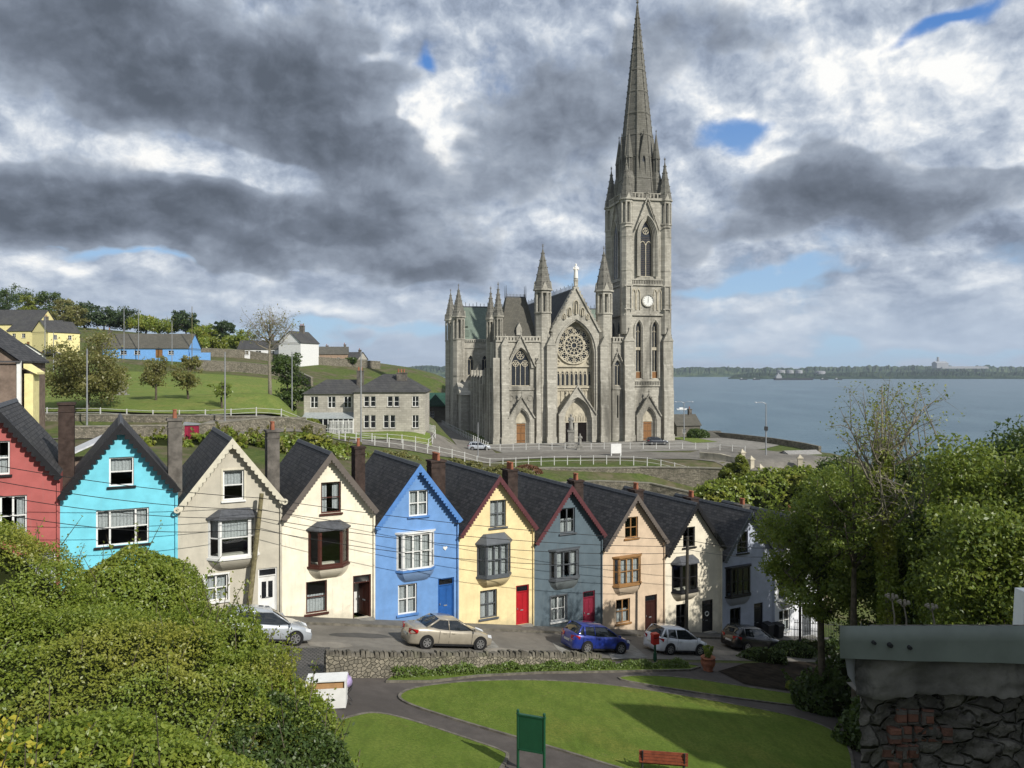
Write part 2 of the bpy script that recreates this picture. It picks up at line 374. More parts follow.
# ------------------------------------------------------------------ the lie of the land
UX, UY = 0.8892, 0.4576                    # along the terrace of houses (towards the right)
A0 = (-21.13, 36.0)                        # front foot of the party wall between the red and the turquoise house
HW = 5.062                                 # width of a house
ROT = math.atan2(UY, UX)
def uv(x, y): dx, dy = x-A0[0], y-A0[1]; return dx*UX+dy*UY, dx*UY-dy*UX
def xy(u, v): return A0[0]+u*UX+v*UY, A0[1]+u*UY-v*UX
def near_plane(u, v): return CAMZ-11.3-.188*u+.04*v
def W(px, py, D): return (px-512)/F*D, D, CAMZ-(py-HY)/F*D
def G(px, py, off=0.):
    """where the sight line meets the street plane (a point of the real, sloping ground)"""
    tx, tz = (px-512)/F, -(py-HY)/F
    f = lambda D: CAMZ+tz*D-near_plane(*uv(tx*D, D))-off
    a, b = 1., 400.
    for _ in range(60):
        m_ = (a+b)/2
        if f(m_) > 0: a = m_
        else: b = m_
    return tx*a, a
def facade(px, py, v=0.):
    """the point of the facade plane seen at a pixel: distance along the terrace and height"""
    tx = (px-512)/F
    D = (v - (-A0[0]*UY+A0[1]*UX))/(tx*UY-UX)
    x = tx*D; u, _ = uv(x, D)
    return u, CAMZ-(py-HY)/F*D
CTRL = []
def cp(px, py, D): CTRL.append(W(px, py, D))
def cw(x, y, z): CTRL.append((x, y, CAMZ+z))
for a in [(-120,433,84),(0,433,86),(100,434,88),(200,434,90),(300,436,92),(340,443,97),(60,440,70),(150,441,70),(220,441,74),(300,447,78),(370,452,86),
          (-100,415,92),(0,417,92),(100,417,94),(200,417,97),(280,417,99),(30,400,118),(100,398,120),(200,398,122),(280,400,118),(130,384,150),(220,382,155),(90,381,160),
          (330,437,112),(380,437,115),(425,438,118),(310,432,120),(360,432,120),(428,432,121),(310,420,140),(420,412,150),(340,441,106),(400,445,110),(440,448,117),(300,436,106),
          (480,450,127),(432,405,200),(450,420,174),(465,433,158),(440,396,225),(380,395,200),(340,385,200),(300,380,190),
          (0,375,165),(-100,370,170),(210,372,185),(190,358,205),(110,358,200),(270,362,225),(300,362,230),(0,352,185),(60,347,190),(-80,345,190),(0,325,270),(100,330,265),(200,338,265),(-120,315,270),
          (330,365,260),(420,372,260),(440,380,245),(380,368,330),(300,360,330),(450,374,420),(380,372,500),(200,340,340),(0,320,360),
          (540,470,112),(500,465,113),(470,470,108)]: cp(*a)
for a in [(-40,44,-7),(-30,50,-7.5),(-22,55,-8),(-10,62,-9.5),(0,68,-12),(12,72,-14.5),(25,80,-17.5),(40,88,-20.5),(-8,80,-10.2),(0,90,-13),(8,98,-16.5),(20,100,-18),(35,100,-20),(50,98,-23),
          (-60,40,-5),(-80,60,-4),(60,80,-24),(80,70,-27),(110,80,-32),(75,110,-24),(110,120,-32),(60,120,-21),(70,140,-26),(52,150,-21.5),(56,132,-21),(50,172,-21),(90,160,-27),(60,175,-27),(50,190,-20),(30,215,-19),(0,240,-17),(60,230,-34),(100,220,-42),
          (40,260,-42),(0,300,-40),(-40,320,-22),(0,400,-52),(100,350,-56),(160,150,-50),(150,60,-46),(200,100,-60),(-300,60,6),(-250,200,14),(-250,350,16),(-150,450,6),(-60,520,-12),(-100,700,-30),(0,800,-60),(-400,600,5),(-500,0,10),(-300,1000,-30)]: cw(*a)
CT = np.array(CTRL)
def _rbf():
    X = CT[:, :2]; n = len(X)
    K = np.sqrt(((X[:, None]-X[None])**2).sum(-1)+4.)
    A = np.block([[K+np.eye(n)*.0, np.ones((n, 1)), X], [np.ones((1, n)), np.zeros((1, 3))], [X.T, np.zeros((2, 3))]])
    b = np.concatenate([CT[:, 2], np.zeros(3)]); return np.linalg.solve(A, b)
RW = _rbf()
def rbf(P):
    n = len(CT); out = np.zeros(len(P))
    for i in range(0, len(P), 4000):
        Q = P[i:i+4000]; K = np.sqrt(((Q[:, None]-CT[None, :, :2])**2).sum(-1)+4.)
        out[i:i+4000] = K@RW[:n]+RW[n]+Q@RW[n+1:]
    return out
CATH = (12.9, 155.5); CROT = math.radians(12); PLAZA = CAMZ-15.0
def smooth(t): t = np.clip(t, 0, 1); return t*t*(3-2*t)
def H(P):
    """ground height at the rows of P (n,2)"""
    P = np.atleast_2d(np.asarray(P, float)); x, y = P[:, 0], P[:, 1]
    dx, dy = x-A0[0], y-A0[1]; u = dx*UX+dy*UY; v = dx*UY-dy*UX
    plane = near_plane(u, v)
    far = rbf(P)
    # terrace the cathedral stands on
    c, s_ = math.cos(CROT), math.sin(CROT)
    lx = (x-CATH[0])*c+(y-CATH[1])*s_; ly = -(x-CATH[0])*s_+(y-CATH[1])*c
    ex = np.maximum(np.maximum(-23-lx, lx-38), 0); ey = np.maximum(np.maximum(-36-ly, ly-70), 0)
    d = np.hypot(ex, ey); far = far+(PLAZA-far)*(1-smooth(d/7))
    k = smooth((-8.6-v)/6.); z = plane*(1-k)+far*k
    # bank up to the road the photographer stands on
    bank = CAMZ-1.75-.62*np.maximum(y-2.5, 0)
    dd = z-bank; z = np.where(dd > 2, z, np.where(dd < -2, bank, (z+bank)/2+np.sqrt(dd*dd+.6)/2))
    return z
def H1(x, y): return float(H([(x, y)])[0])

def build_ground():
    def axis(lims):
        out = []; a = lims[0][0]
        for lo, hi, st in lims: out += list(np.arange(lo, hi, st))
        out.append(lims[-1][1]); return np.array(out)
    xs = axis([(-700,-200,50),(-200,-70,5),(-70,70,1.25),(70,200,5),(200,600,40)])
    ys = axis([(-300,-40,20),(-40,0,4),(0,140,1.25),(140,260,3),(260,1000,30)])
    X, Y = np.meshgrid(xs, ys); P = np.stack([X.ravel(), Y.ravel()], 1); Z = H(P)
    Z = np.maximum(Z, -6.)
    nx, ny = len(xs), len(ys)
    V = np.column_stack([P, Z]); idx = np.arange(nx*ny).reshape(ny, nx)
    Fq = np.stack([idx[:-1,:-1].ravel(), idx[:-1,1:].ravel(), idx[1:,1:].ravel(), idx[1:,:-1].ravel()], 1)
    me = bpy.data.meshes.new('ground'); me.from_pydata(V.tolist(), [], Fq.tolist()); me.polygons.foreach_set('use_smooth', [True]*len(me.polygons))
    m, t, p = principled('ground_scrub', 1., .1); c = ocoord(t)
    n1 = t.noise(c, .12, 6, .6, .3); n2 = t.noise(c, 1.4, 6, .7); n3 = t.noise(c, .5, 4, .6)
    a = t.mix(t.mr(n2, .35, .65), (.055, .085, .02), (.105, .125, .038))
    b = t.mix(t.mr(n3, .4, .6), (.13, .11, .07), (.08, .085, .035))
    t.put(p.inputs['Base Color'], t.mix(t.mr(n1, .42, .62), a, b)); bump(t, p, n2, .8, .3)
    return link_mesh('ground', me, m, kind='structure')
build_ground()

def sheet(name, pts, mat, off, kind='structure', near=True, parent=None):
    """flat polygon lying on the street plane (or on the land), pts are ground points"""
    if near: V = [(x, y, near_plane(*uv(x, y))+off) for x, y in pts]
    else:
        hs = H(pts); V = [(x, y, float(h)+off) for (x, y), h in zip(pts, hs)]
    mb = MB(); mb.add(V, [tuple(range(len(V)))])
    return mb.build(name, mat, parent, kind=kind)
def strip(name, line, width, mat, off, seg=1.5, kind='structure', z_of=None, cross=4):
    """ribbon draped on the land along a centre line"""
    P = [Vector((a[0], a[1])) for a in line]; pts = []
    for a, b in zip(P, P[1:]):
        k = max(1, int((b-a).length/seg))
        pts += [a.lerp(b, i/k) for i in range(k)]
    pts.append(P[-1])
    # soften corners
    for _ in range(6): pts = [pts[0]]+[(pts[i-1]+pts[i]*2+pts[i+1])/4 for i in range(1, len(pts)-1)]+[pts[-1]]
    rows = []
    for i, p in enumerate(pts):
        d = (pts[min(i+1, len(pts)-1)]-pts[max(i-1, 0)]).normalized(); n = Vector((-d.y, d.x))
        w = width if not hasattr(width, '__len__') else width[0]+(width[1]-width[0])*i/(len(pts)-1)
        rows.append([(p+n*w*(j/cross-.5)) for j in range(cross+1)])
    fl = [(q.x, q.y) for r in rows for q in r]; hs = H(fl)
    hs = hs.reshape(len(rows), cross+1)
    V = [(x, y, float(h)+off) for (x, y), h in zip(fl, hs.ravel())]
    k = cross+1
    mb = MB(); mb.add(V, [(i*k+j+1, i*k+j, (i+1)*k+j, (i+1)*k+j+1) for i in range(len(rows)-1) for j in range(cross)])
    return mb.build(name, mat, None, True, kind=kind)

def mk_asphalt(name, c, crack=.4, patch=True, sc=1.):
    m, t, p = principled(name, .92, .25); o = ocoord(t)
    n1 = t.noise(o, .35*sc, 6, .65, .5); n2 = t.noise(o, 45, 3, .6); n3 = t.noise(o, 1.6*sc, 5, .6)
    col = t.mix(t.mr(n1, .35, .65), c, tuple(v*1.55 for v in c))
    col = t.mix(t.mr(n3, .3, .7, 0, .5), col, tuple(v*.6 for v in c))
    col = t.mix(t.mr(n2, .3, .7, 0, .35), col, tuple(v*1.9 for v in c))
    t.put(p.inputs['Base Color'], col); bump(t, p, n2, .3, .01); return m
M['asphalt'] = mk_asphalt('street_asphalt', (.125, .115, .098))
M['path'] = mk_asphalt('park_asphalt', (.062, .054, .048))
M['pave'] = mk_asphalt('footpath_concrete', (.1, .095, .085))
M['setts'] = mk_masonry('granite_setts', (.14, .13, .12), (.09, .085, .08), (.04, .04, .035), .26, .16, .03, .9, 'xy', stain_amt=.4)
M['pale'] = mk('pale_concrete', (.28, .27, .24), .9, .2, var=.2, scale=2., bmp=.3)
M['kerb'] = mk('kerb_stone', (.17, .155, .125), .9, .2, var=.25, scale=3., bmp=.4)
M['soil'] = mk('dark_soil', (.035, .028, .02), 1., .05, var=.3, scale=2., bmp=1., bscale=12.)
def mk_grass(name, a, b, c):
    m, t, p = principled(name, 1., .1); o = ocoord(t)
    n1 = t.noise(o, .5, 5, .6, .3); n2 = t.noise(o, 9., 5, .7); n3 = t.noise(t.vm('MULTIPLY', o, (1., .25, 1.)), 3., 4, .6)
    col = t.mix(t.mr(n1, .35, .68), a, b); col = t.mix(t.mr(t.noise(o, .22, 4, .6, .8), .5, .68, 0, .6), col, (a[0]*1.75, a[1]*1.15, a[2]*1.6)); col = t.mix(t.mr(n2, .35, .7, 0, .8), col, c); col = t.mix(t.mr(t.noise(o, 2.6, 5, .75), .58, .72, 0, .55), col, (.17, .15, .06)); col = t.mix(t.mr(n3, .4, .7, 0, .45), col, tuple(v*.6 for v in a))
    t.put(p.inputs['Base Color'], col); bump(t, p, t.m('ADD', n2, t.noise(o, 40., 3, .7)), .9, .04); return m
M['lawn'] = mk_grass('lawn_grass', (.12, .175, .028), (.165, .21, .04), (.08, .125, .02))
M['field'] = mk_grass('field_grass', (.14, .19, .045), (.19, .215, .06), (.1, .145, .03))
M['rubble'] = mk_rubble('rubble_stone', (.29, .26, .2), (.13, .12, .095), (.09, .082, .066), .27)

# street: footpath by the houses, carriageway, parking edge, the park side
def band_uv(name, u0, u1, v0, v1, mat, off, h=0.):
    P = [xy(u0, v0), xy(u0, v1), xy(u1, v1), xy(u1, v0)]
    return sheet(name, P, mat, off)
band_uv('road', -22, 62, 1.15, 6.35, M['asphalt'], .02)
def kerb_prism(name, pts, w, h, mat, off=0., closed=False, cat=None):
    P = [Vector(p) for p in pts]; k = len(P); mb = MB(); L = []; R = []
    for i in range(k):
        a = P[(i-1) % k] if (closed or i > 0) else P[i]; b = P[(i+1) % k] if (closed or i < k-1) else P[i]
        d = (b-a).normalized(); n = Vector((-d.y, d.x))*w/2; L.append(P[i]+n); R.append(P[i]-n)
    g = lambda p: near_plane(*uv(p.x, p.y))+off
    V = []
    for a, b in zip(L, R): V += [(a.x, a.y, g(a)-.1), (b.x, b.y, g(b)-.1), (b.x, b.y, g(b)+h), (a.x, a.y, g(a)+h)]
    Fs = []
    for i in range(k if closed else k-1):
        j = (i+1) % k; o, q = 4*i, 4*j
        Fs += [(o+3, o+2, q+2, q+3), (o+1, q+1, q+2, o+2), (o, o+3, q+3, q)]
    if not closed: Fs += [(0, 1, 2, 3), (4*k-1, 4*k-2, 4*k-3, 4*k-4)]
    mb.add(V, Fs); return mb.build(name, mat, kind='structure')
mbp = MB()
P = [xy(-22, -.05), xy(-22, 1.15), xy(62, 1.15), xy(62, -.05)]
V = [(x, y, near_plane(*uv(x, y))-.05) for x, y in P]+[(x, y, near_plane(*uv(x, y))+.13) for x, y in P]
mbp.add(V, [(4,5,6,7),(1,2,6,5),(2,3,7,6),(0,1,5,4)]); mbp.build('footpath', M['pave'], kind='structure')
kerb_prism('kerb', [xy(-22, 1.22), xy(62, 1.22)], .14, .14, M['kerb'])
# ------------------------------------------------------------------ park
PK = lambda L: [G(*p) for p in L]
bv = [xy(-6, 6.9), xy(-6, 24), xy(48, 24), xy(48, 6.9)]
sheet('park_path', bv, M['path'], .02)
lawns = {
 'lawn': [(398,697),(407,691),(425,687),(460,683),(510,681),(560,682),(610,686),(660,693),(720,703),(790,716),(828,728),(846,742),(853,760),(853,790),(760,800),(690,790),(655,779),(620,770),(560,751),(500,734),(430,713),(403,703)],
 'lawn_near': [(350,718),(375,713),(410,721),(470,741),(505,753),(509,758),(498,775),(470,815),(300,830),(300,735)],
 'lawn_upper': [(610,679),(640,676),(690,679),(745,688),(800,696),(850,700),(872,702),(868,707),(835,711),(780,705),(720,697),(660,688)],
 'lawn_side': [(862,716),(872,712),(900,712),(930,740),(960,800),(900,800),(876,745)]}
for nm, L in lawns.items():
    g = PK(L)
    # round the corners
    P = [Vector(p) for p in g]
    for _ in range(2):
        Q = []
        for i in range(len(P)):
            a, b = P[i], P[(i+1) % len(P)]; Q += [a*.75+b*.25, a*.25+b*.75]
        P = Q
    sheet('lawn', P, M['lawn'], .07)
    kerb_prism('lawn_kerb', P, .12, .085, M['kerb'], closed=True)
# the planted bed on the right and the strip behind the low wall
sheet('soil_bed', PK([(718,672),(745,664),(800,662),(850,668),(880,690),(850,697),(800,693),(745,685)]), M['soil'], .05)
bedp = PK([(386,683),(392,677),(440,674),(520,670),(600,668),(690,666),(700,668),(690,671),(600,673),(540,674),(480,677),(430,683)])
sheet('verge', bedp, M['lawn'], .09); kerb_prism('verge_kerb', bedp, .12, .11, M['kerb'], closed=True)
# paving beside the gap in the wall
sheet('setts_apron', PK([(262,650),(330,648),(326,676),(300,700),(240,700)]), M['setts'], .045)
for L in [[(600,640),(626,640),(648,658),(612,660)], [(552,643),(570,643),(590,660),(566,661)], [(478,640),(490,638),(499,648),(486,650)]]:
    sheet('light_patch', PK(L), M['pale'], .035)  # pale wedges stand in for the stripes of light on the road

def leafcloud(n, centre_fn, size, flat=.5, asp=1.6):
    """n leaf quads; centre_fn(n) -> centres and normals"""
    c, nrm = centre_fn(n); n = len(c)
    r = RNG.normal(size=(n, 3)); nn = nrm*flat+r*(1-flat)*.8; nn /= np.linalg.norm(nn, axis=1, keepdims=True)+1e-9
    t = np.cross(nn, RNG.normal(size=(n, 3))); t /= np.linalg.norm(t, axis=1, keepdims=True)+1e-9
    b = np.cross(nn, t); s = size*RNG.uniform(.6, 1.35, (n, 1)); t = t*s*asp*.5; b = b*s*.5
    return np.stack([c-t, c+b*.9-t*.1, c+t, c-b*.9-t*.1], 1)

M['leaf_ivy'] = mk_leaf('leaf_ivy', (.12, .18, .022), (.25, .3, .042), (.28, .28, .045), .42, .4)
M['leaf_dark'] = mk_leaf('leaf_dark', (.035, .065, .014), (.085, .125, .026), None, .3)
M['leaf_lime'] = mk_leaf('leaf_lime', (.13, .17, .02), (.22, .24, .03), None, .4)
M['leaf_yellow'] = mk_leaf('leaf_yellow', (.36, .33, .03), (.5, .44, .06), None, .4)
M['leaf_spring'] = mk_leaf('leaf_spring', (.1, .16, .022), (.21, .25, .04), None, .45)
M['leaf_olive'] = mk_leaf('leaf_olive', (.15, .165, .045), (.24, .22, .075), None, .45)
M['leaf_conifer'] = mk_leaf('leaf_conifer', (.028, .05, .018), (.055, .085, .03), None, .15)
M['leaf_grass'] = mk_leaf('leaf_grass', (.09, .15, .025), (.15, .2, .05), None, .3)
M['bark'] = mk('bark', (.12, .1, .075), .95, .1, var=.25, scale=5., bmp=.8, bscale=20.)
M['bark_pale'] = mk('pale_bark', (.24, .215, .165), .95, .1, var=.2, scale=5.)
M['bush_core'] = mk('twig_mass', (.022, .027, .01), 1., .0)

def hedge_strip(name, line, w, h, n, leaf, mat, label, cat, near=True, size=.09):
    """a clipped or shaggy strip of planting along ground points"""
    P = [Vector(p) for p in line]; L = [0]
    for a, b in zip(P, P[1:]): L.append(L[-1]+(b-a).length)
    x, y = P[0]; z0 = near_plane(*uv(x, y)) if near else H1(x, y)
    root = thing(name, label, cat, (x, y, z0))
    def at(s):
        s = min(max(s, 0), L[-1]-1e-6)
        for i in range(len(P)-1):
            if s <= L[i+1]: break
        d = (P[i+1]-P[i]).normalized(); q = P[i]+d*(s-L[i]); return q, Vector((-d.y, d.x))
    S = RNG.uniform(0, L[-1], n); a = RNG.uniform(0, PI, n)
    pos = np.zeros((n, 3)); nr = np.zeros((n, 3))
    for k in range(n):
        q, nn = at(S[k]); bumpy = 1+.22*math.sin(S[k]*2.3)+.15*math.sin(S[k]*5.1+1)+random.uniform(-.12, .12)
        cx, cz = math.cos(a[k]), math.sin(a[k])
        rr = random.uniform(.75, 1.05)
        X, Y = q.x+nn.x*cx*w/2*rr, q.y+nn.y*cx*w/2*rr
        zg = near_plane(*uv(X, Y)) if near else H1(X, Y)
        pos[k] = (X-x, Y-y, zg-z0+h*bumpy*cz*rr); nr[k] = (nn.x*cx, nn.y*cx, cz)
    quads_mesh('foliage', leafcloud(n, lambda n_: (pos, nr), size, .3), mat, root)
    return root

# low stone wall with upright coping stones
def low_wall():
    L = [(325,677),(345,677),(388,677),(448,673),(519,669.5),(600,667)]; pts = [Vector(G(*p)) for p in L]
    x, y = pts[0]; z0 = near_plane(*uv(x, y))
    root = thing('stone_wall', 'low rubble stone wall with upright coping stones between the street and the park', 'wall', (x, y, z0))
    mb = MB(); cop = MB(); T = 0
    rows = []
    for a, b in zip(pts, pts[1:]):
        k = max(2, int((b-a).length/.5))
        for i in range(k): rows.append(a.lerp(b, i/k))
    rows.append(pts[-1]); n = len(rows); V = []
    hgt = lambda t: (.95-.45*t)
    for i, p in enumerate(rows):
        d = (rows[min(i+1, n-1)]-rows[max(i-1, 0)]).normalized(); nn = Vector((-d.y, d.x))*.2; g = near_plane(*uv(p.x, p.y))-z0; h = hgt(i/n)+.05*math.sin(i*1.3)
        for q, zz in ((p-nn, g-.4), (p-nn*.85, g+h), (p+nn*.85, g+h), (p+nn, g-.4)): V.append((q.x-x, q.y-y, zz))
    Fs = [(4*i+j, 4*i+4+j, 4*i+5+j, 4*i+1+j) for i in range(n-1) for j in range(3)]+[(3, 2, 1, 0), (4*n-4, 4*n-3, 4*n-2, 4*n-1)]
    mb.add(V, Fs); mb.build('wall_body', M['rubble'], root)
    for a, b in zip(rows, rows[1:]):
        d = (b-a).normalized(); nn = Vector((-d.y, d.x)); ln = (b-a).length; i = rows.index(a); k = 3
        for j in range(k):
            c = a+d*(ln*(j+.5)/k); g = near_plane(*uv(c.x, c.y))-z0+hgt(i/n)+.03; w = ln/k*.46; hh = random.uniform(.1, .24); dd = random.uniform(.15, .2)
            pl = [c-d*w-nn*dd, c+d*w-nn*dd, c+d*w+nn*dd, c-d*w+nn*dd]; tl = random.uniform(-.04, .04)
            cop.add([(p.x-x, p.y-y, g-.05) for p in pl]+[((p.x-c.x)*.75+c.x-x+tl, (p.y-c.y)*.75+c.y-y, g+hh) for p in pl],
                    [(0,3,2,1),(4,5,6,7),(0,1,5,4),(1,2,6,5),(2,3,7,6),(3,0,4,7)])
    cop.build('coping', mk('coping_stone', (.17, .155, .125), .95, .1, var=.3, scale=2.5, bmp=.8, bscale=15, dirt=(.06, .07, .03), dirt_amt=.6), root)
low_wall()
hedge_strip('low_hedge', PK([(392,679),(430,676.5),(520,672.5),(600,670),(688,668)]), .5, .42, 9000, None, M['leaf_grass'], 'shaggy low green hedge strip running along the kerb of the park', 'hedge', size=.075)

# ------------------------------------------------------------------ houses of the terrace
def paint(name, col, dirt=(.2, .19, .16), amt=.35, rough=.85):
    amt = amt*1.4+.06
    """painted roughcast with rain streaks"""
    m, t, p = principled(name, rough, .2); c = ocoord(t)
    n = t.noise(c, 1.3, 6, .6); st = t.noise(t.vm('MULTIPLY', c, (5., 5., .45)), 1.4, 6, .65, .3); pt = t.noise(c, .9, 7, .7, .5)
    base = t.mix(t.mr(n, .3, .7), col, tuple(v*.82 for v in col))
    d = tuple(a*.55+b*.45 for a, b in zip(col, dirt))
    base = t.mix(t.m('MULTIPLY', t.mr(st, .52, .75), amt), base, d)
    base = t.mix(t.m('MULTIPLY', t.mr(pt, .6, .75), amt*.8), base, tuple(v*.7 for v in d))
    zz = t.sep(c)[2]; gr = t.mr(t.m('ADD', zz, t.m('MULTIPLY', t.m('SUBTRACT', t.noise(c, 2.2, 6, .7), .5), 1.6)), -.2, .75, 1., 0.)
    base = t.mix(t.m('MULTIPLY', gr, .38), base, (.16, .15, .12))
    t.put(p.inputs['Base Color'], base); bump(t, p, t.noise(c, 30, 4, .7), .45, .015); return m
def gloss(name, col, rough=.35): return mk(name, col, rough, .45, var=.08, scale=4., dirt=tuple(v*.5 for v in col), dirt_amt=.4)

def sash(fr, gl, T, w, h, cols, rows, bar=.05, mull=.08, edge=.09, depth=.07, split=None):
    """frame bars into fr and one glass sheet into gl; T maps x along, y inwards, z up from the lower left corner"""
    fr.T = T; gl.T = T
    fr.box(0, edge, 0, depth, 0, h); fr.box(w-edge, w, 0, depth, 0, h)
    fr.box(edge, w-edge, .002, depth-.002, 0, edge); fr.box(edge, w-edge, .002, depth-.002, h-edge, h)
    iw = w-2*edge; xs = [edge+iw*f for f in (split if split else [i/cols for i in range(1, cols)])]
    for x in xs: fr.box(x-mull/2, x+mull/2, .006, depth-.006, edge, h-edge)
    for r in range(1, rows):
        z = edge+(h-2*edge)*r/rows
        fr.box(edge, w-edge, .012, depth-.012, z-bar/2, z+bar/2)
    gl.add([(edge*.5, depth*.6, edge*.5), (w-edge*.5, depth*.6, edge*.5), (w-edge*.5, depth*.6, h-edge*.5), (edge*.5, depth*.6, h-edge*.5)], [(0, 1, 2, 3)])
def curtains(cu, T, w, h, kind, d=.2):
    """kind: 'lace' whole, 'half' lower part, 'sides', 'top' blind"""
    if not kind: return
    cu.T = T
    def sheet_(x0, x1, z0, z1):
        k = max(4, int((x1-x0)/.05)); V = []
        for i in range(k+1):
            x = x0+(x1-x0)*i/k; y = d+.02*math.sin(i*2.1)+.01*math.sin(i*.9); V += [(x, y, z0), (x, y, z1)]
        cu.add(V, [(2*i, 2*i+2, 2*i+3, 2*i+1) for i in range(k)])
    if kind == 'lace': sheet_(.02, w-.02, .0, h)
    elif kind == 'half': sheet_(.02, w-.02, 0, h*.55)
    elif kind == 'sides': sheet_(.02, w*.27, 0, h); sheet_(w*.73, w-.02, 0, h)
    elif kind == 'top': sheet_(.02, w-.02, h*.45, h)
    elif kind == 'drape': sheet_(.02, w*.34, 0, h); sheet_(w*.62, w-.02, h*.1, h)
BB = {}
def make_house(i, spec):
    """i: number along the terrace (turquoise = 0); everything in the house's own frame: x along the front, y inwards, z up"""
    u0 = i*HW; x, y = xy(u0, 0); zb = near_plane(u0+HW/2, 0)
    root = thing(spec['name'], spec['label'], 'house', (x, y, zb), ROT, 'gabled terraced houses stepping down the hill')
    EZ, AZ, DP = 5.85, 9.1, 8.2
    wall = spec['wall']
    L = lambda px, py, v=0.: (facade(px, py, v)[0]-u0, facade(px, py, v)[1]-zb)
    def rect(r, v=0.):
        cx, cy = (r[0]+r[2])/2, (r[1]+r[3])/2
        return L(r[0], cy, v)[0], L(r[2], cy, v)[0], L(cx, r[3], v)[1], L(cx, r[1], v)[1]
    ops = []; mb = MB()
    wins = []
    for wd in spec['windows']:
        a, b, c, d = rect(wd['r']); a = max(a, .12); b = min(b, HW-.12)
        wins.append((wd, a, b, c, d)); ops.append((a, b, c, d))
    bay = spec.get('bay')
    if bay:
        a, b, c, d = rect(bay['r'], .45); a = max(a, .25); b = min(b, HW-.2); bayr = (a, b, c, d); ops.append((a+.08, b-.08, c+.1, d-.05))
    dr = spec.get('door')
    if dr:
        a, b, _, d = rect(dr['r']); zf = near_plane(u0+(a+b)/2, 0)-zb+.18; d = max(d, zf+2.05); door = (a, b, zf, min(d, zf+2.6)); ops.append(door)
    ops.sort()
    slope = (AZ-EZ)/(HW/2)
    top = lambda q: EZ+slope*min(q, HW-q)-.03
    pierced(mb, 0, HW, -1.6, top, ops, 0, .28, xs_extra=(HW/2,))
    mb.box(.002, .25, .28, DP-.25, -1.6, EZ-.03); mb.box(HW-.25, HW-.002, .28, DP-.25, -1.6, EZ-.03)
    mb.prism([(0, -1.6), (HW, -1.6), (HW, EZ-.03), (HW/2, AZ-.03), (0, EZ-.03)], DP-.25, DP)
    mb.build('wall', wall, root)
    fl = MB(); fl.box(.3, HW-.3, .3, DP-.3, 2.55, 2.7); fl.box(.3, HW-.3, .3, DP-.3, 5.3, 5.4); fl.box(.3, HW-.3, 3.4, 3.5, -1.4, 5.3); fl.build('inner_floor', M['interior'], root)
    # roof: two slated slopes and a ridge
    rf = MB(); th = .1; oh = .34
    rf.prism([(-.02, EZ), (HW/2, AZ), (HW/2, AZ-th), (-.02+.06, EZ-th)], -oh, DP+.1)
    rf.prism([(HW/2+.001, AZ), (HW+.02, EZ), (HW-.04, EZ-th), (HW/2+.001, AZ-th)], -oh, DP+.1)
    ro = rf.build('roof', M['slate'], root)
    rd = MB()
    k = 18
    for j in range(k):
        y0 = -oh+.01+(DP+oh)*j/k; y1 = y0+(DP+oh)/k-.015
        rd.prism([(HW/2-.13, AZ-.1), (HW/2+.13, AZ-.1), (HW/2+.03, AZ+.07+.004*(j % 2)), (HW/2-.03, AZ+.07+.004*(j % 2))], y0, y1)
    rd.build('ridge_tile', M['lead'], ro)
    # bargeboards with a scalloped lower edge
    bd = spec['board']
    for side in (0, 1):
        b = MB(); wd = bd.get('w', .22); sc_ = bd.get('sc', .1); n = bd.get('n', 15)
        e = (-.12, EZ-.12*slope+.06); p = (HW/2, AZ+.06); ln = math.hypot(p[0]-e[0], p[1]-e[1]); dx, dz = (p[0]-e[0])/ln, (p[1]-e[1])/ln
        nx_, nz_ = dz, -dx
        up = []; lo = []
        for j in range(n*6+1):
            t = j/(n*6)*ln; q = abs(math.sin(j/6*PI)); w_ = wd+sc_*q
            w_ = min(w_, 99)
            up.append((e[0]+dx*t, e[1]+dz*t)); X = e[0]+dx*t+nx_*w_; Z = e[1]+dz*t+nz_*w_
            if X > HW/2: X2 = HW/2; Z = Z+(X-HW/2)*dz/dx*0; X = X2
            lo.append((X, Z))
        if side: up = [(HW-a_, c_) for a_, c_ in up][::-1]; lo = [(HW-a_, c_) for a_, c_ in lo][::-1]
        b.band(lo, up, -oh-.05-.003*side, -oh-.003)
        if bd.get('scroll'):
            qx = -.06 if not side else HW+.06; cz = EZ-.12
            b.band(arc(qx, cz, .07, 14), arc(qx, cz, .16, 14), -oh-.09, -oh-.052, closed=True)
        b.build('bargeboard', bd['mat'], root)
    sf = MB(); sf.prism([(0.02, EZ-.14), (HW/2, AZ-.14), (HW-.02, EZ-.14), (HW-.02, EZ-.2), (HW/2, AZ-.2), (.02, EZ-.2)], -oh+.01, -.001); sf.build('soffit', bd['mat'], root)
    # windows
    for wd, a, b, c, d in wins:
        fr, gl, cu = MB(), MB(), MB(); T = Matrix.Translation((a, .09, c)); w, h = b-a, d-c
        sash(fr, gl, T, w, h, wd.get('cols', 2), wd.get('rows', 2), split=wd.get('split'), edge=wd.get('edge', .075))
        fo = fr.build('window', wd['mat'], root); gl.build('pane', M['glass'], fo)
        curtains(cu, Matrix.Translation((a, .09, c)), w, h, wd.get('cur', 'lace'))
        if cu.v: cu.build('curtain', M['curtain'], fo)
        sl_ = MB(); sl_.box(a-.09, b+.09, -.1, .085, c-.1, c-.002); sl_.build('sill', wd.get('sill', wd['mat']), fo)
        if wd.get('arch'):
            ar = MB(); f_ = .09
            ar.box(a-f_, a-.002, -.035, .06, c-.0, d+f_); ar.box(b+.002, b+f_, -.035, .06, c-.0, d+f_); ar.box(a-.002, b+.002, -.035, .06, d+.002, d+f_); ar.build('architrave', wd['arch'], fo)
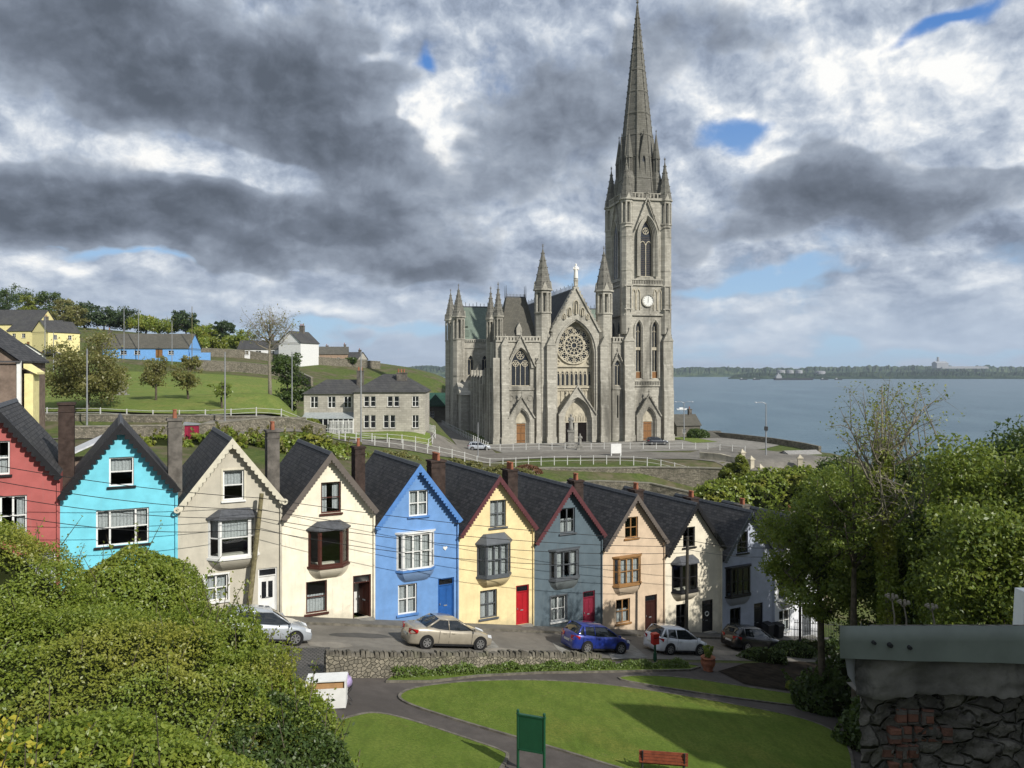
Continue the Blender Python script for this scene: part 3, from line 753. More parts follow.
    if bay:
        a, b, c, d = bayr; dpt = bay.get('depth', .5); cant = bay.get('cant', .34)
        fo = bpy.data.objects.new('bay_window', None); COL.objects.link(fo); fo.parent = root
        fo.location = (a, 0, c)
        w, h = b-a, d-c
        plan = [(0, 0), (cant, -dpt), (w-cant, -dpt), (w, 0)]
        fr, gl, cu = MB(), MB(), MB()
        for k, (p, q) in enumerate(zip(plan, plan[1:])):
            ln = math.hypot(q[0]-p[0], q[1]-p[1]); ang = math.atan2(q[1]-p[1], q[0]-p[0])
            T = Matrix.Translation((p[0], p[1], 0)) @ Matrix.Rotation(ang, 4, 'Z')
            cols = bay.get('cols', 2) if k == 1 else 1
            sash(fr, gl, T, ln, h, cols, bay.get('rows', 2), edge=bay.get('edge', .1), depth=.08, mull=bay.get('mull', .1))
            if bay.get('cur'): curtains(cu, T, ln, h, bay['cur'], .16)
        fr.T = None
        fr.build('bay_frame', bay['mat'], fo); gl.build('pane', M['glass'], fo)
        if cu.v: cu.build('curtain', M['curtain'], fo)
        sb = MB(); g = .07
        sb.slab([(-g, -.002), (cant-g*.5, -dpt-g), (w-cant+g*.5, -dpt-g), (w+g, -.002)], -.12, -.002); sb.build('sill', bay.get('sillmat', bay['mat']), fo)
        # swept underside of the bay
        cb = MB(); NS = 6; rings = []
        for k in range(NS+1):
            t = k/NS; f = math.cos(t*PI/2)**.8 if k < NS else .04; zz = -.12-(.62)*t
            rings.append([(w/2+(px_-w/2)*(1-.38*t*t), py_*f, zz) for px_, py_ in plan])
        V = [p for r in rings for p in r]; Fs = [(4*k+j, 4*k+4+j, 4*k+5+j, 4*k+1+j) for k in range(NS) for j in range(3)]
        cb.add(V, [tuple(reversed(f)) for f in Fs]+[(4*NS, 4*NS+1, 4*NS+2, 4*NS+3)]); cb.build('corbel', wall, fo)
        hr = bay.get('roofh', .42)
        if hr > 0:
            rf = MB(); g = .12; base = [(-g, 0, h), (cant-g*.5, -dpt-g, h), (w-cant+g*.5, -dpt-g, h), (w+g, 0, h)]; t2 = [(cant*1.0, 0, h+hr), (cant*1.05+.1, -.16, h+hr), (w-cant*1.05-.1, -.16, h+hr), (w-cant, 0, h+hr)]
            lo_ = [(p[0], p[1], h-.07) for p in base]
            rf.add(base+t2+lo_, [(0,1,5,4),(1,2,6,5),(2,3,7,6),(4,5,6,7),(8,9,1,0),(9,10,2,1),(10,11,3,2),(8,11,10,9)]); rf.build('bay_roof', bay.get('roofmat', M['lead']), fo)
        else:
            rf = MB(); g = .09; rf.slab([(-g, -.002), (cant-g*.5, -dpt-g), (w-cant+g*.5, -dpt-g), (w+g, -.002)], h, h+.1); rf.build('bay_cornice', bay['mat'], fo)
    if dr:
        a, b, c, d = door; doo = MB(); y0 = .12
        fan = .32 if dr.get('fan', True) else 0.
        fr = MB(); e = .07
        fr.box(a, a+e, .06, .2, c, d); fr.box(b-e, b, .06, .2, c, d); fr.box(a+e, b-e, .062, .198, d-e, d)
        if fan: fr.box(a+e, b-e, .064, .196, d-e-fan-.05, d-e-fan)
        w = b-a-2*e; h = d-c-e-(fan+.05 if fan else 0)
        ang = dr.get('open', 0)
        T = Matrix.Translation((b-e, y0, c)) @ Matrix.Rotation(-ang, 4, 'Z') if ang else Matrix.Translation((b-e, y0, c))
        doo.T = T; doo.box(-w, 0, 0, .05, 0, h)
        if not dr.get('glazed'):
            for (fx0, fx1, fz0, fz1) in ((.1, .44, .08, .38), (.56, .9, .08, .38), (.1, .44, .46, .92), (.56, .9, .46, .92)):
                doo.box(-w+w*fx0, -w+w*fx1, -.018, -.001, h*fz0, h*fz1)
        do = doo.build('door', dr['mat'], root)
        fr.build('door_frame', dr.get('frame', dr['mat']), do)
        if fan:
            g = MB(); g.box(a+e, b-e, .12, .13, d-e-fan, d-e); g.build('fanlight', M['darkglass'], do)
        if dr.get('glazed'):
            g = MB(T=T)
            for fx0, fx1 in ((.16, .44), (.56, .84)): g.box(-w+w*fx0, -w+w*fx1, -.012, -.001, h*.42, h*.86)
            g.build('door_pane', M['darkglass'], do)
        hd = MB(T=T); hd.frus(-w*.9, -.05, h*.47, h*.47+.1, .022, .022, 8); hd.build('handle', M['metal_grey'], do); hd = MB(T=T); hd.box(-w*.62, -w*.38, -.03, -.001, h*.42, h*.45); hd.build('letterbox', M['metal_grey'], do)
        if dr.get('wreath'):
            wr = MB(T=T); pts = [(-w/2+.15*math.cos(t), -.05, h*.7+.15*math.sin(t)) for t in np.linspace(0, 2*PI, 17)]; wr.tube(pts, .035, 6); wr.build('wreath', M['white'], do)
        if ang:
            inn = MB(); inn.box(a+e+.1, b-e-.05, 1.1, 1.15, c, c+h*.98); inn.build('inner_door', M['white'], root)
        st = MB(); st.box(a-.12, b+.12, -.34, .12, c-.7, c-.005); st.build('doorstep', M['pale'], root)
    if spec.get('plinth'):
        pl = MB(); segs = [(0.003, HW-.003)]
        if dr: segs = [(0.003, door[0]-.13), (door[1]+.13, HW-.003)]
        for s0, s1 in segs:
            if s1-s0 > .1: pl.prism([(s0, -1.6), (s1, -1.6), (s1, near_plane(u0+s1, 0)-zb+.32), (s0, near_plane(u0+s0, 0)-zb+.32)], -.03, -.002)
        pl.build('plinth', spec['plinth'], root)
    for ex in spec.get('extras', []): ex(root, L)
    # drainpipe at the valley and gutter shoe
    if spec.get('pipe', True):
        dp = MB(); dp.tube([(HW-.1, -.08, EZ-.25), (HW-.1, -.08, near_plane(u0+HW, 0)-zb+.15)], .04, 8); dp.box(HW-.2, HW-.02, -.16, -.002, EZ-.32, EZ-.14); dp.build('drainpipe', spec.get('pipemat', wall), root)
    # chimney on the party wall
    ch = spec.get('chimney')
    if ch:
        xc, hw_, topz, npots, cm, yb = ch
        c_ = MB(); c_.box(xc-hw_, xc+hw_, yb-.42, yb+.42, EZ-1.2, topz); c_.box(xc-hw_-.06, xc+hw_+.06, yb-.48, yb+.48, topz, topz+.12); c_.box(xc-hw_-.03, xc+hw_+.03, yb-.45, yb+.45, topz-.35, topz-.27)
        co = c_.build('chimney', cm, root)
        for k in range(npots):
            pt = MB(); yy = yb+(k-(npots-1)/2)*.26; pt.lathe([(.11, topz+.12), (.1, topz+.35), (.085, topz+.5), (.11, topz+.52), (.11, topz+.58)], 10, xc, yy); pt.build('chimney_pot', M['pot'], co)
    return root
def arc(cx, cz, r, n): return [(cx+r*math.cos(2*PI*i/n), cz+r*math.sin(2*PI*i/n)) for i in range(n)]

wh = M['white']
dk = gloss('black_paint', (.018, .018, .02)); brn = gloss('brown_varnish', (.07, .022, .015), .4); mar = gloss('maroon_paint', (.1, .03, .035), .5)
tan_ = gloss('tan_wood', (.3, .16, .06), .5); dgrey = gloss('dark_grey_paint', (.09, .1, .11), .5); creamp = gloss('cream_trim', (.6, .56, .44), .6)
bluep = gloss('deep_blue_paint', (.02, .1, .33), .35); bluet = gloss('blue_trim', (.085, .22, .52), .5); redp = gloss('red_door_paint', (.42, .018, .025), .3); redd = gloss('dark_red_door_paint', (.2, .02, .04), .35)
grb = gloss('brown_grey_trim', (.12, .1, .085), .6); greyt = gloss('grey_trim', (.33, .33, .31), .6)
CH1, CHD = M['render_grey'], mk('dark_brick_chimney', (.07, .05, .042), .95, .1, var=.25, scale=3., bmp=.8, dirt=(.03, .03, .03))
def plaque(px, py):
    def f(root, L):
        x, z = L(px, py); mb = MB(); pts = []
        for i in range(24):
            t = i/24*2*PI; pts.append((x+.0085*16*math.sin(t)**3*1., z+.0085*(13*math.cos(t)-5*math.cos(2*t)-2*math.cos(3*t)-math.cos(4*t))))
        mb.prism(pts, -.04, -.002); mb.build('heart_plaque', M['white'], root)
    return f
def dish(lx, lz, lab=None):
    def f(root, L):
        mb = MB(); mb.tube([(lx, 0, lz), (lx, -.25, lz)], .02, 6); mb.T = Matrix.Translation((lx, -.27, lz)) @ Matrix.Rotation(math.radians(80), 4, 'X'); mb.lathe([(.02, -.06), (.15, -.03), (.27, .04)], 14); mb.build('satellite_dish', M['metal_grey'], root)
    return f
houses = [
 (-1, dict(name='red_house', label='dusky red gabled house cut off by the photo edge, with black scalloped boards', wall=paint('red_render', s2l(172, 96, 92)), pipe=True,
   board=dict(mat=dk, w=.2, sc=.13), windows=[dict(r=(-14,441,10,475), mat=wh, cur='half', sill=dk), dict(r=(-14,496,27,537), mat=wh, cols=3, rows=2, cur='sides', sill=dk), dict(r=(20,553,56,600), mat=wh, cur='lace')],
   chimney=(HW+.15, .34, 9.0, 0, CHD, 2.4))),
 (0, dict(name='turquoise_house', label='bright turquoise gabled house with black scalloped bargeboards and a wide three-part white window', wall=paint('turquoise_render', s2l(118, 203, 220), amt=.15),
   board=dict(mat=dk, w=.2, sc=.15), windows=[dict(r=(109,457,134,486), mat=wh, cols=1, cur='top', sill=dk), dict(r=(96,509,149,545), mat=wh, cols=3, rows=2, split=[.24,.76], cur='top', sill=dk), dict(r=(76,572,104,605), mat=wh)],
   door=dict(r=(153,562,174,600), mat=dk, fan=False), chimney=(HW-.02, .33, 9.05, 1, CH1, 1.9))),
 (1, dict(name='pale_grey_house', label='pale grey gabled house with cream scalloped boards ending in scrolls, behind the leaning pole', wall=paint('stone_grey_render', s2l(190, 184, 168)),
   board=dict(mat=creamp, w=.2, sc=.1, scroll=True), windows=[dict(r=(223,470,244,500), mat=wh, cols=1, rows=2, arch=creamp, cur='top'), dict(r=(204,575,228,601), mat=wh, cols=2, cur='lace', arch=wh)],
   bay=dict(r=(209,518,260,557), mat=wh, cols=1, cur='top', depth=.5, cant=.5, roofh=.42), door=dict(r=(258,568,277,611), mat=wh, glazed=True, fan=True), chimney=(HW, .33, 9.15, 2, CH1, 2.9))),
 (2, dict(name='cream_house', label='cream gabled house with dark brown scalloped boards, brown windows and an open brown front door', wall=paint('cream_render', s2l(238, 229, 206), amt=.45),
   board=dict(mat=grb, w=.24, sc=.08, n=22), windows=[dict(r=(321,482,341,513), mat=brn, cols=1, rows=2, cur='drape'), dict(r=(306,581,327,613), mat=brn, cols=1, rows=2, cur='half')],
   bay=dict(r=(310,529,351,566), mat=brn, cols=1, rows=1, cur=None, depth=.5, cant=.5, edge=.12, roofh=.38), door=dict(r=(353,575,371,619), mat=brn, open=1.15, frame=brn), chimney=(HW, .3, 8.9, 1, CHD, 3.4))),
 (3, dict(name='blue_house', label='mid blue gabled house with blue scalloped boards, white windows and a deep blue door', wall=paint('blue_render', s2l(110, 150, 201), amt=.18), plinth=None,
   board=dict(mat=bluet, w=.2, sc=.12, n=20), windows=[dict(r=(409,490,428,516), mat=wh, cur='lace', sill=bluet), dict(r=(398,584,417,614), mat=wh, cur='lace', sill=bluet)],
   bay=dict(r=(399,534,437,570), mat=wh, cols=3, cur='lace', depth=.28, cant=.3, roofh=0, sillmat=bluet), door=dict(r=(438,578,454,617), mat=bluep), extras=[plaque(445, 548)], chimney=(HW-.05, .46, 8.75, 4, CHD, 3.5))),
 (4, dict(name='yellow_house', label='pale yellow gabled house with maroon boards, grey window frames and a bright red door', wall=paint('yellow_render', s2l(234, 214, 164), amt=.3),
   board=dict(mat=mar, w=.2, sc=.09, n=22), windows=[dict(r=(490,500,506,527), mat=dgrey, cur='lace'), dict(r=(480,590,497,618), mat=dgrey, cur='lace')],
   bay=dict(r=(480,543,514,576), mat=dgrey, cols=3, cur='lace', depth=.5, cant=.42, roofh=.5, roofmat=dgrey), door=dict(r=(516,585,529,623), mat=redp), chimney=(HW, .36, 8.85, 3, CHD, 3.3))),
 (5, dict(name='slate_grey_house', label='dark slate-grey gabled house with maroon boards and a dark red door', wall=paint('slate_blue_render', s2l(92, 106, 114), amt=.3),
   board=dict(mat=mar, w=.2, sc=.09, n=22), windows=[dict(r=(560,508,575,533), mat=dgrey, cur='half'), dict(r=(551,596,566,621), mat=wh, cur='lace', arch=dgrey)],
   bay=dict(r=(553,551,583,579), mat=dgrey, cols=3, cur='drape', depth=.28, cant=.3, roofh=0), door=dict(r=(583,591,595,624), mat=redd), chimney=(HW, .36, 8.75, 2, CHD, 3.3))),
 (6, dict(name='peach_house', label='peach gabled house with grey-brown boards and tan wooden windows, behind the blue car', wall=paint('peach_render', s2l(208, 186, 160), amt=.35),
   board=dict(mat=grb, w=.2, sc=.09, n=22), windows=[dict(r=(625,517,638,538), mat=tan_, cur=None), dict(r=(616,599,630,623), mat=tan_, cur='half')],
   bay=dict(r=(617,558,645,585), mat=tan_, cols=3, cur='lace', depth=.28, cant=.3, roofh=0), door=dict(r=(645,595,657,630), mat=gloss('dark_brown_door', (.04, .015, .012))), chimney=(HW, .36, 8.7, 2, CHD, 3.3))),
 (7, dict(name='ivory_house', label='ivory gabled house with near-black trim and a wreath on its dark door', wall=paint('ivory_render', s2l(226, 217, 196), amt=.3),
   board=dict(mat=dk, w=.2, sc=.08, n=22), windows=[dict(r=(683,527,695,547), mat=dk, cur=None), dict(r=(676,604,687,630), mat=dk, cur=None)],
   bay=dict(r=(676,563,702,591), mat=dk, cols=2, cur=None, depth=.5, cant=.42, roofh=.42), door=dict(r=(702,600,713,632), mat=dk, wreath=True), chimney=(HW, .36, 8.7, 2, CHD, 3.3))),
 (8, dict(name='grey_lilac_house', label='pale blue-grey gabled house behind the black car, half in tree shade', wall=paint('lilac_grey_render', s2l(176, 182, 196), amt=.3),
   board=dict(mat=dgrey, w=.2, sc=.08, n=22), windows=[dict(r=(737,532,748,553), mat=dk, cur=None), dict(r=(730,608,741,631), mat=dk, cur=None)],
   bay=dict(r=(730,568,755,596), mat=dk, cols=3, cur=None, depth=.28, cant=.3, roofh=0), door=dict(r=(754,603,763,633), mat=dk), chimney=(HW, .36, 8.7, 2, CH1, 3.3))),
 (9, dict(name='white_house', label='white gabled house at the low end of the row, partly hidden by the big tree', wall=paint('white_render', s2l(222, 224, 228), amt=.3),
   board=dict(mat=greyt, w=.2, sc=.08, n=22), windows=[dict(r=(787,535,798,556), mat=wh, cur='lace'), dict(r=(779,610,790,631), mat=wh, cur='half')],
   bay=dict(r=(779,576,799,600), mat=wh, cols=2, cur='half', depth=.5, cant=.42, roofh=.42), door=dict(r=(802,607,811,628), mat=dgrey), chimney=(HW, .36, 8.7, 1, CH1, 3.3))),
]
for i, sp in houses: make_house(i, sp)

# ------------------------------------------------------------------ marks on the street
def irregular(cx, cy, rx, ry, n, seed):
    r = random.Random(seed); return [xy(cx+rx*math.cos(2*PI*i/n)*r.uniform(.8, 1.1), cy+ry*math.sin(2*PI*i/n)*r.uniform(.8, 1.1)) for i in range(n)]
dkp = mk_asphalt('tar_repair', (.06, .057, .052)); ltp = mk_asphalt('worn_asphalt', (.17, .155, .13))
for (u_, v_, a_, b_, sd, mt) in [(13.5, 3.1, 1.8, .5, 1, dkp), (24.8, 5.4, 2.4, .4, 2, dkp), (17.6, 2.2, 1.1, .4, 3, ltp), (29.5, 2.4, 1.6, .45, 4, dkp), (36, 4.6, 2.2, .6, 5, ltp), (20.6, 5.3, 1.5, .5, 6, ltp), (11.4, 5.0, 1.2, .6, 7, ltp)]:
    sheet('asphalt_patch', irregular(u_, v_, a_, b_, 14, sd), mt, .027+.001*sd)
for k, (u_, v_, lab) in enumerate([(16.2, 4.4, 'round iron manhole cover in the street before the cream house'), (27.6, 4.9, 'round iron manhole cover in the street before the slate-grey house')]):
    x, y = xy(u_, v_); t = thing('manhole_cover', lab, 'manhole cover', (x, y, near_plane(u_, v_)+.03)); t.rotation_euler = slope_euler((1, 0)) if 'slope_euler' in globals() else (0, .185, ROT)
    mb = MB(); mb.frus(0, 0, 0, .02, .33, .33, 20); mb.build('lid', M['metal_dark'], t)
# ------------------------------------------------------------------ cars
def slope_euler(heading_uv, roll=0.):
    """rotation of something that stands on the street, its x axis along the given (du, dv)"""
    du, dv = heading_uv; x, y = du*UX+dv*UY, du*UY-dv*UX
    X = Vector((x, y, -.188*du+.04*dv)).normalized()
    n = Vector((UY*0, 0, 0)); a = Vector((UX, UY, -.188)); b = Vector((UY, -UX, .04)); Z = b.cross(a).normalized()
    if Z.z < 0: Z = -Z
    Y = Z.cross(X).normalized()
    return Matrix((X, Y, Z)).transposed().to_euler()
def carpaint(name, col, metal=.3):
    m, t, p = principled(name, .3, .5, metal); c = ocoord(t); n = t.noise(c, 3., 4, .6)
    t.put(p.inputs['Base Color'], t.mix(t.mr(n, .3, .7), col, tuple(v*.85 for v in col))); p.inputs['Coat Weight'].default_value = .8; p.inputs['Coat Roughness'].default_value = .05
    p.inputs['Roughness'].default_value = .35; return m
M['tyre'] = mk('tyre_rubber', (.018, .018, .018), .85, .2); M['rim'] = mk('alloy_rim', (.5, .5, .51), .3, .5, metal=.8); M['trim'] = mk('black_trim', (.014, .014, .015), .5, .3)
M['lamp_red'] = mk('red_lamp_lens', (.35, .01, .01), .15, .6); M['lamp_clear'] = mk('clear_lamp_lens', (.62, .64, .66), .12, .8); M['plate'] = mk('number_plate', (.6, .6, .55), .5, .3)
M['carglass'] = mk('car_glass', (.014, .017, .02), .04, .8, var=.1)
def make_car(name, label, pos, paintm, Lh, Wd, Ht, style, heading=1, rad=.31):
    x, y = pos; z = near_plane(*uv(x, y))+.03
    root = thing(name, label, 'car', (x, y, z), 0, 'cars parked along the street'); root.rotation_euler = slope_euler((heading, 0))
    h2 = Lh/2; w = Wd/2
    if style == 'saloon':
        top = [(-h2, .45, .62), (-h2+.05, .93, .8), (-h2+.35, 1.02, .93), (-h2+.9, 1.04, .98), (-.6, .98, 1), (.4, .95, 1), (.95, .95, .99), (1.5, .86, .96), (h2-.35, .72, .88), (h2-.08, .6, .74), (h2, .42, .6)]
        cab = dict(rb=-h2+.62, rt=-h2+1.45, ft=.15, fb=1.12)
    else:
        top = [(-h2, .45, .66), (-h2+.04, .98, .84), (-h2+.25, 1.03, .94), (-h2+.8, 1.0, .99), (-.5, .95, 1), (.4, .93, 1), (.85, .94, .99), (h2-.75, .87, .95), (h2-.35, .76, .88), (h2-.08, .6, .74), (h2, .42, .62)]
        cab = dict(rb=-h2+.1, rt=-h2+.5, ft=.1, fb=.98)
    n_ = 9; V = []
    wx = (-h2+.86, h2-.84)
    for (px_, zt, wf) in top:
        ww = w*wf; zt2 = zt
        V += [(px_, 0, .17), (px_, ww*.9, .17), (px_, ww*.985, .26), (px_, ww, .5), (px_, ww*.985, zt2*.8), (px_, ww*.93, zt2*.94), (px_, ww*.82, zt2*.99), (px_, ww*.45, zt2*1.015), (px_, 0, zt2*1.02)]
    k = len(top); Vm = [(a, -b, c) for a, b, c in V]; Fs = []
    for i in range(k-1):
        for j in range(n_-1): Fs.append((i*n_+j, i*n_+j+1, (i+1)*n_+j+1, (i+1)*n_+j))
    body = MB(); body.add(V, [tuple(reversed(f)) for f in Fs]+[tuple(range(n_))]+[tuple(reversed(range((k-1)*n_, k*n_)))])
    body.add(Vm, Fs+[tuple(reversed(range(n_)))]+[tuple(range((k-1)*n_, k*n_))])
    bo = body.build('body', paintm, root, True)
    # cabin glass and painted roof
    zb_ = .93; zr = Ht; wr = w*.7; wb = w*.93
    st = [(cab['rb'], zb_, .86), (cab['rb']*.5+cab['rt']*.5, (zb_+zr)/2+.07, .93), (cab['rt'], zr-.04, 1), (-.2*0+(cab['rt']+cab['ft'])/2, zr, 1), (cab['ft'], zr-.045, 1), ((cab['ft']+cab['fb'])/2, (zb_+zr)/2+.02, .97), (cab['fb'], zb_-.02, .92)]
    V = []
    for (px_, zt, f) in st:
        q = (zt-zb_)/(zr-zb_); wt = wb+(wr-wb)*q
        V += [(px_, wb*f, zb_-.08), (px_, wt*f, max(zt-.05, zb_-.07)), (px_, wt*f*.86, zt), (px_, 0, zt+.025)]
    k = len(st); Fs = [(i*4+j, i*4+j+1, i*4+5+j, i*4+4+j) for i in range(k-1) for j in range(3)]
    g = MB(); g.add(V, [tuple(reversed(f)) for f in Fs]); g.add([(a, -b, c) for a, b, c in V], Fs); g.build('windows', M['carglass'], root, True)
    rf = MB(); V = []
    rs = st[2:5]
    for (px_, zt, f) in rs: V += [(px_, wr*1.03, zt-.075), (px_, wr*.9, zt+.012), (px_, 0, zt+.036)]
    Fs = [(i*3+j, i*3+j+1, i*3+4+j, i*3+3+j) for i in range(2) for j in range(2)]
    rf.add(V, [tuple(reversed(f)) for f in Fs]); rf.add([(a, -b, c) for a, b, c in V], Fs); rf.build('roof_panel', paintm, bo, True)
    pl = MB()
    for sy in (1, -1):
        A = (cab['fb'], sy*wb*.93, zb_); B = (cab['ft'], sy*wr*1.0, zr-.07); C_ = (cab['rt'], sy*wr*1.0, zr-.07); D_ = (cab['rb']+.12, sy*wb*.9, zb_+.02)
        pl.tube([A, B], .035, 6); pl.tube([B, C_], .03, 6); pl.tube([C_, D_], .06 if style == 'hatch' else .05, 6)
        m_ = (cab['ft']+cab['rt'])/2+.05
        pl.tube([(m_, sy*(wb*.985), zb_), (m_-.05, sy*wr*1.01, zr-.06)], .03, 6)
        if style == 'hatch': pl.tube([(cab['rt']+.15, sy*(wb*.97), zb_), (cab['rt']+.12, sy*wr*1.01, zr-.06)], .07, 6)
    pl.build('pillar', paintm, bo, True)
    sm = MB()
    for sy in (1, -1):
        for qx in (cab['fb']-.12, (cab['ft']+cab['rt'])/2+.08, cab['rt']+.05): sm.box(qx-.008, qx+.008, sy*w*.96-.03, sy*w*1.0+.004, .3, .9)
        sm.box(wx[0]+rad+.12, wx[1]-rad-.12, sy*w*.985-.02, sy*w*.985+.03, .17, .27)
    sm.build('door_seam', M['trim'], bo)
    hd = MB()
    for sy in (1, -1):
        for qx in ((cab['ft']+cab['rt'])/2+.2, cab['rt']+.25): hd.box(qx, qx+.18, sy*w-.01 if sy > 0 else -w-.025, sy*w+.025 if sy > 0 else -w+.01, .77, .8)
    hd.build('handle', paintm, bo)
    # lamps, plates, mirrors
    for sy in (1, -1):
        a = MB(); a.add([(h2-.42, sy*w*.86, .76), (h2-.1, sy*w*.62, .69), (h2-.06, sy*w*.45, .6), (h2-.1, sy*w*.76, .55), (h2-.38, sy*w*.9, .62), (h2-.5, sy*w*.5, .6)], [(0,1,2,3,4) if sy > 0 else (4,3,2,1,0), (0,5,1), (1,5,2), (2,5,3), (3,5,4), (4,5,0)]); a.build('headlight', M['lamp_clear'], root)
        a = MB(); a.add([(-h2-.01, sy*w*.42, .88), (-h2+.05, sy*w*.86, .92), (-h2+.34, sy*w*.96, .9), (-h2+.3, sy*w*.985, .74), (-h2-.02, sy*w*.78, .68), (-h2-.025, sy*w*.45, .7), (-h2+.4, sy*w*.5, .8)], [(0,1,2,3,4,5), (0,6,1), (1,6,2), (2,6,3), (3,6,4), (4,6,5), (5,6,0)]); a.build('tail_light', M['lamp_red'], root)
        a = MB(); a.add([(p_[0]+cab['fb']-.12, sy*(w+.01+p_[1]), .93+p_[2]) for p_ in [(0,0,0),(.1,0,.01),(.1,.17,.01),(.02,.17,0),(0,0,.13),(.06,0,.12),(.06,.16,.12),(.02,.17,.12)]], [(0,1,2,3),(4,5,6,7),(0,1,5,4),(1,2,6,5),(2,3,7,6),(3,0,4,7)]); a.build('mirror', paintm, root)
    pt = MB(); pt.box(-h2-.03, -h2+.05, -.26, .26, .5, .61); pt.build('number_plate', M['plate'], root)
    gr = MB(); gr.box(h2-.12, h2+.012, -.5, .5, .3, .46); gr.box(h2-.12, h2+.008, -.35, .35, .5, .56); gr.build('grille', M['trim'], root)
    for qx in wx:
        for sy in (1, -1):
            T = Matrix.Translation((qx, sy*(w-.085), rad)) @ Matrix.Rotation(-sy*PI/2, 4, 'X')
            ar = MB(T=T); ar.frus(0, 0, -.1, .093, rad+.07, rad+.07, 22); ar.build('wheel_arch', M['trim'], root, False)
            ty = MB(T=T); ty.lathe([(rad*.66, -.1), (rad*.96, -.1), (rad, -.06), (rad, .07), (rad*.95, .11), (rad*.68, .112)], 22); wo = ty.build('wheel', M['tyre'], root, True)
            rm = MB(T=T); rm.frus(0, 0, .05, .116, rad*.13, rad*.11, 10); 
            rm.band(arc(0, 0, rad*.58, 22), arc(0, 0, rad*.68, 22), 0, .001, True) if False else None
            nsp = 7
            for s_ in range(nsp):
                an = 2*PI*s_/nsp; ca, sa = math.cos(an), math.sin(an); pw = rad*.085
                rm.add([(-sa*pw, ca*pw, .117), (sa*pw, -ca*pw, .117), (ca*rad*.66+sa*pw*1.3, sa*rad*.66-ca*pw*1.3, .122), (ca*rad*.66-sa*pw*1.3, sa*rad*.66+ca*pw*1.3, .122)], [(0, 1, 2, 3)])
            k2 = 22
            rr = [(rad*.6*math.cos(2*PI*q/k2), rad*.6*math.sin(2*PI*q/k2), .12) for q in range(k2)]+[(rad*.7*math.cos(2*PI*q/k2), rad*.7*math.sin(2*PI*q/k2), .12) for q in range(k2)]
            rm.add(rr, [(q, (q+1) % k2, k2+(q+1) % k2, k2+q) for q in range(k2)]); rm.build('rim', M['rim'], wo)
    return root
def place(px, py, back):
    x, y = G(px, py); u, v = uv(x, y); return xy(u, v-back)
make_car('silver_hatchback', 'silver hatchback parked at the foot of the leaning pole, its rear behind the hedge', xy(uv(*G(294, 646))[0]-1.25, uv(*G(294, 646))[1]-.8), carpaint('silver_paint', (.42, .45, .48)), 4.2, 1.75, 1.47, 'hatch')
make_car('gold_saloon', 'champagne gold saloon car parked before the blue house', place(452, 649.5, .8), carpaint('champagne_paint', (.36, .32, .25)), 4.7, 1.82, 1.46, 'saloon')
make_car('blue_hatchback', 'royal blue hatchback parked before the slate-grey and peach houses', place(603, 654, .8), carpaint('royal_blue_paint', (.012, .03, .22), .2), 4.0, 1.7, 1.46, 'hatch')
make_car('white_hatchback', 'white hatchback parked before the ivory house', place(684, 655.5, .8), carpaint('white_car_paint', (.72, .73, .75), 0), 4.0, 1.73, 1.48, 'hatch')
make_car('black_hatchback', 'black car parked in shade below the white hatchback', place(760, 652.5, .8), carpaint('black_car_paint', (.006, .006, .008), 0), 4.2, 1.75, 1.46, 'hatch')
# ------------------------------------------------------------------ cathedral
def mk_stone(name, c1, c2, stain_amt=.75, mort=.8):
    return mk_masonry(name, c1, c2, tuple(v*mort for v in c2), .75, .34, .018, .9, 'xz', stain=(.085, .08, .066), stain_amt=stain_amt, stain_scale=.22, bmp=.5, vert=.22)
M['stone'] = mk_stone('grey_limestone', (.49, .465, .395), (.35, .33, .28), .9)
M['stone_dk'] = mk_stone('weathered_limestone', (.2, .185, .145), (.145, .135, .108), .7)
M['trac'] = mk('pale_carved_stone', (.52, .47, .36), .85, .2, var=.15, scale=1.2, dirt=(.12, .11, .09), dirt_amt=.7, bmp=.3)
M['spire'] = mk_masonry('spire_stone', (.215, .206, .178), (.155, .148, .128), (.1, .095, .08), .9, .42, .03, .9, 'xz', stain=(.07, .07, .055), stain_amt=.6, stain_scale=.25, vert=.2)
M['cath_slate'] = mk_masonry('cathedral_slate', (.06, .062, .066), (.042, .044, .048), (.02, .02, .022), .5, .3, .02, .8, 'yz', stain=(.1, .1, .08), stain_amt=.4)
M['copper'] = mk_masonry('greened_slate', (.19, .235, .19), (.145, .185, .155), (.1, .12, .1), .6, .3, .02, .8, 'xz', stain=(.1, .12, .09), stain_amt=.5)
M['lowered_slate'] = mk_masonry('brown_slate', (.13, .122, .1), (.095, .09, .075), (.05, .05, .04), .5, .28, .02, .8, 'xz', stain=(.06, .06, .05), stain_amt=.5)
M['lead_glass'] = mk('leaded_glass', (.035, .04, .048), .25, .5, var=.3, scale=6.)
M['oak'] = mk_masonry('oak_door', (.3, .15, .06), (.24, .12, .045), (.1, .05, .02), .22, 3., .02, .6, 'xz', stain_amt=.2)
M['gold_white'] = mk('statue_stone', (.78, .76, .7), .7, .2, var=.05)
cath = thing('cathedral', 'tall grey stone Gothic cathedral with rose window and very high octagonal spire beside the sea', 'cathedral', (CATH[0], CATH[1], PLAZA), CROT)
ST, TR = M['stone'], M['trac']
def opn(cx, hw, z0, spring, apex, k=10): return (cx-hw, cx+hw, z0, arch(cx, hw, spring, apex), k)
def gable_top(cx, hw, base, peak): return lambda x: base+(peak-base)*max(0., 1-abs(x-cx)/hw)
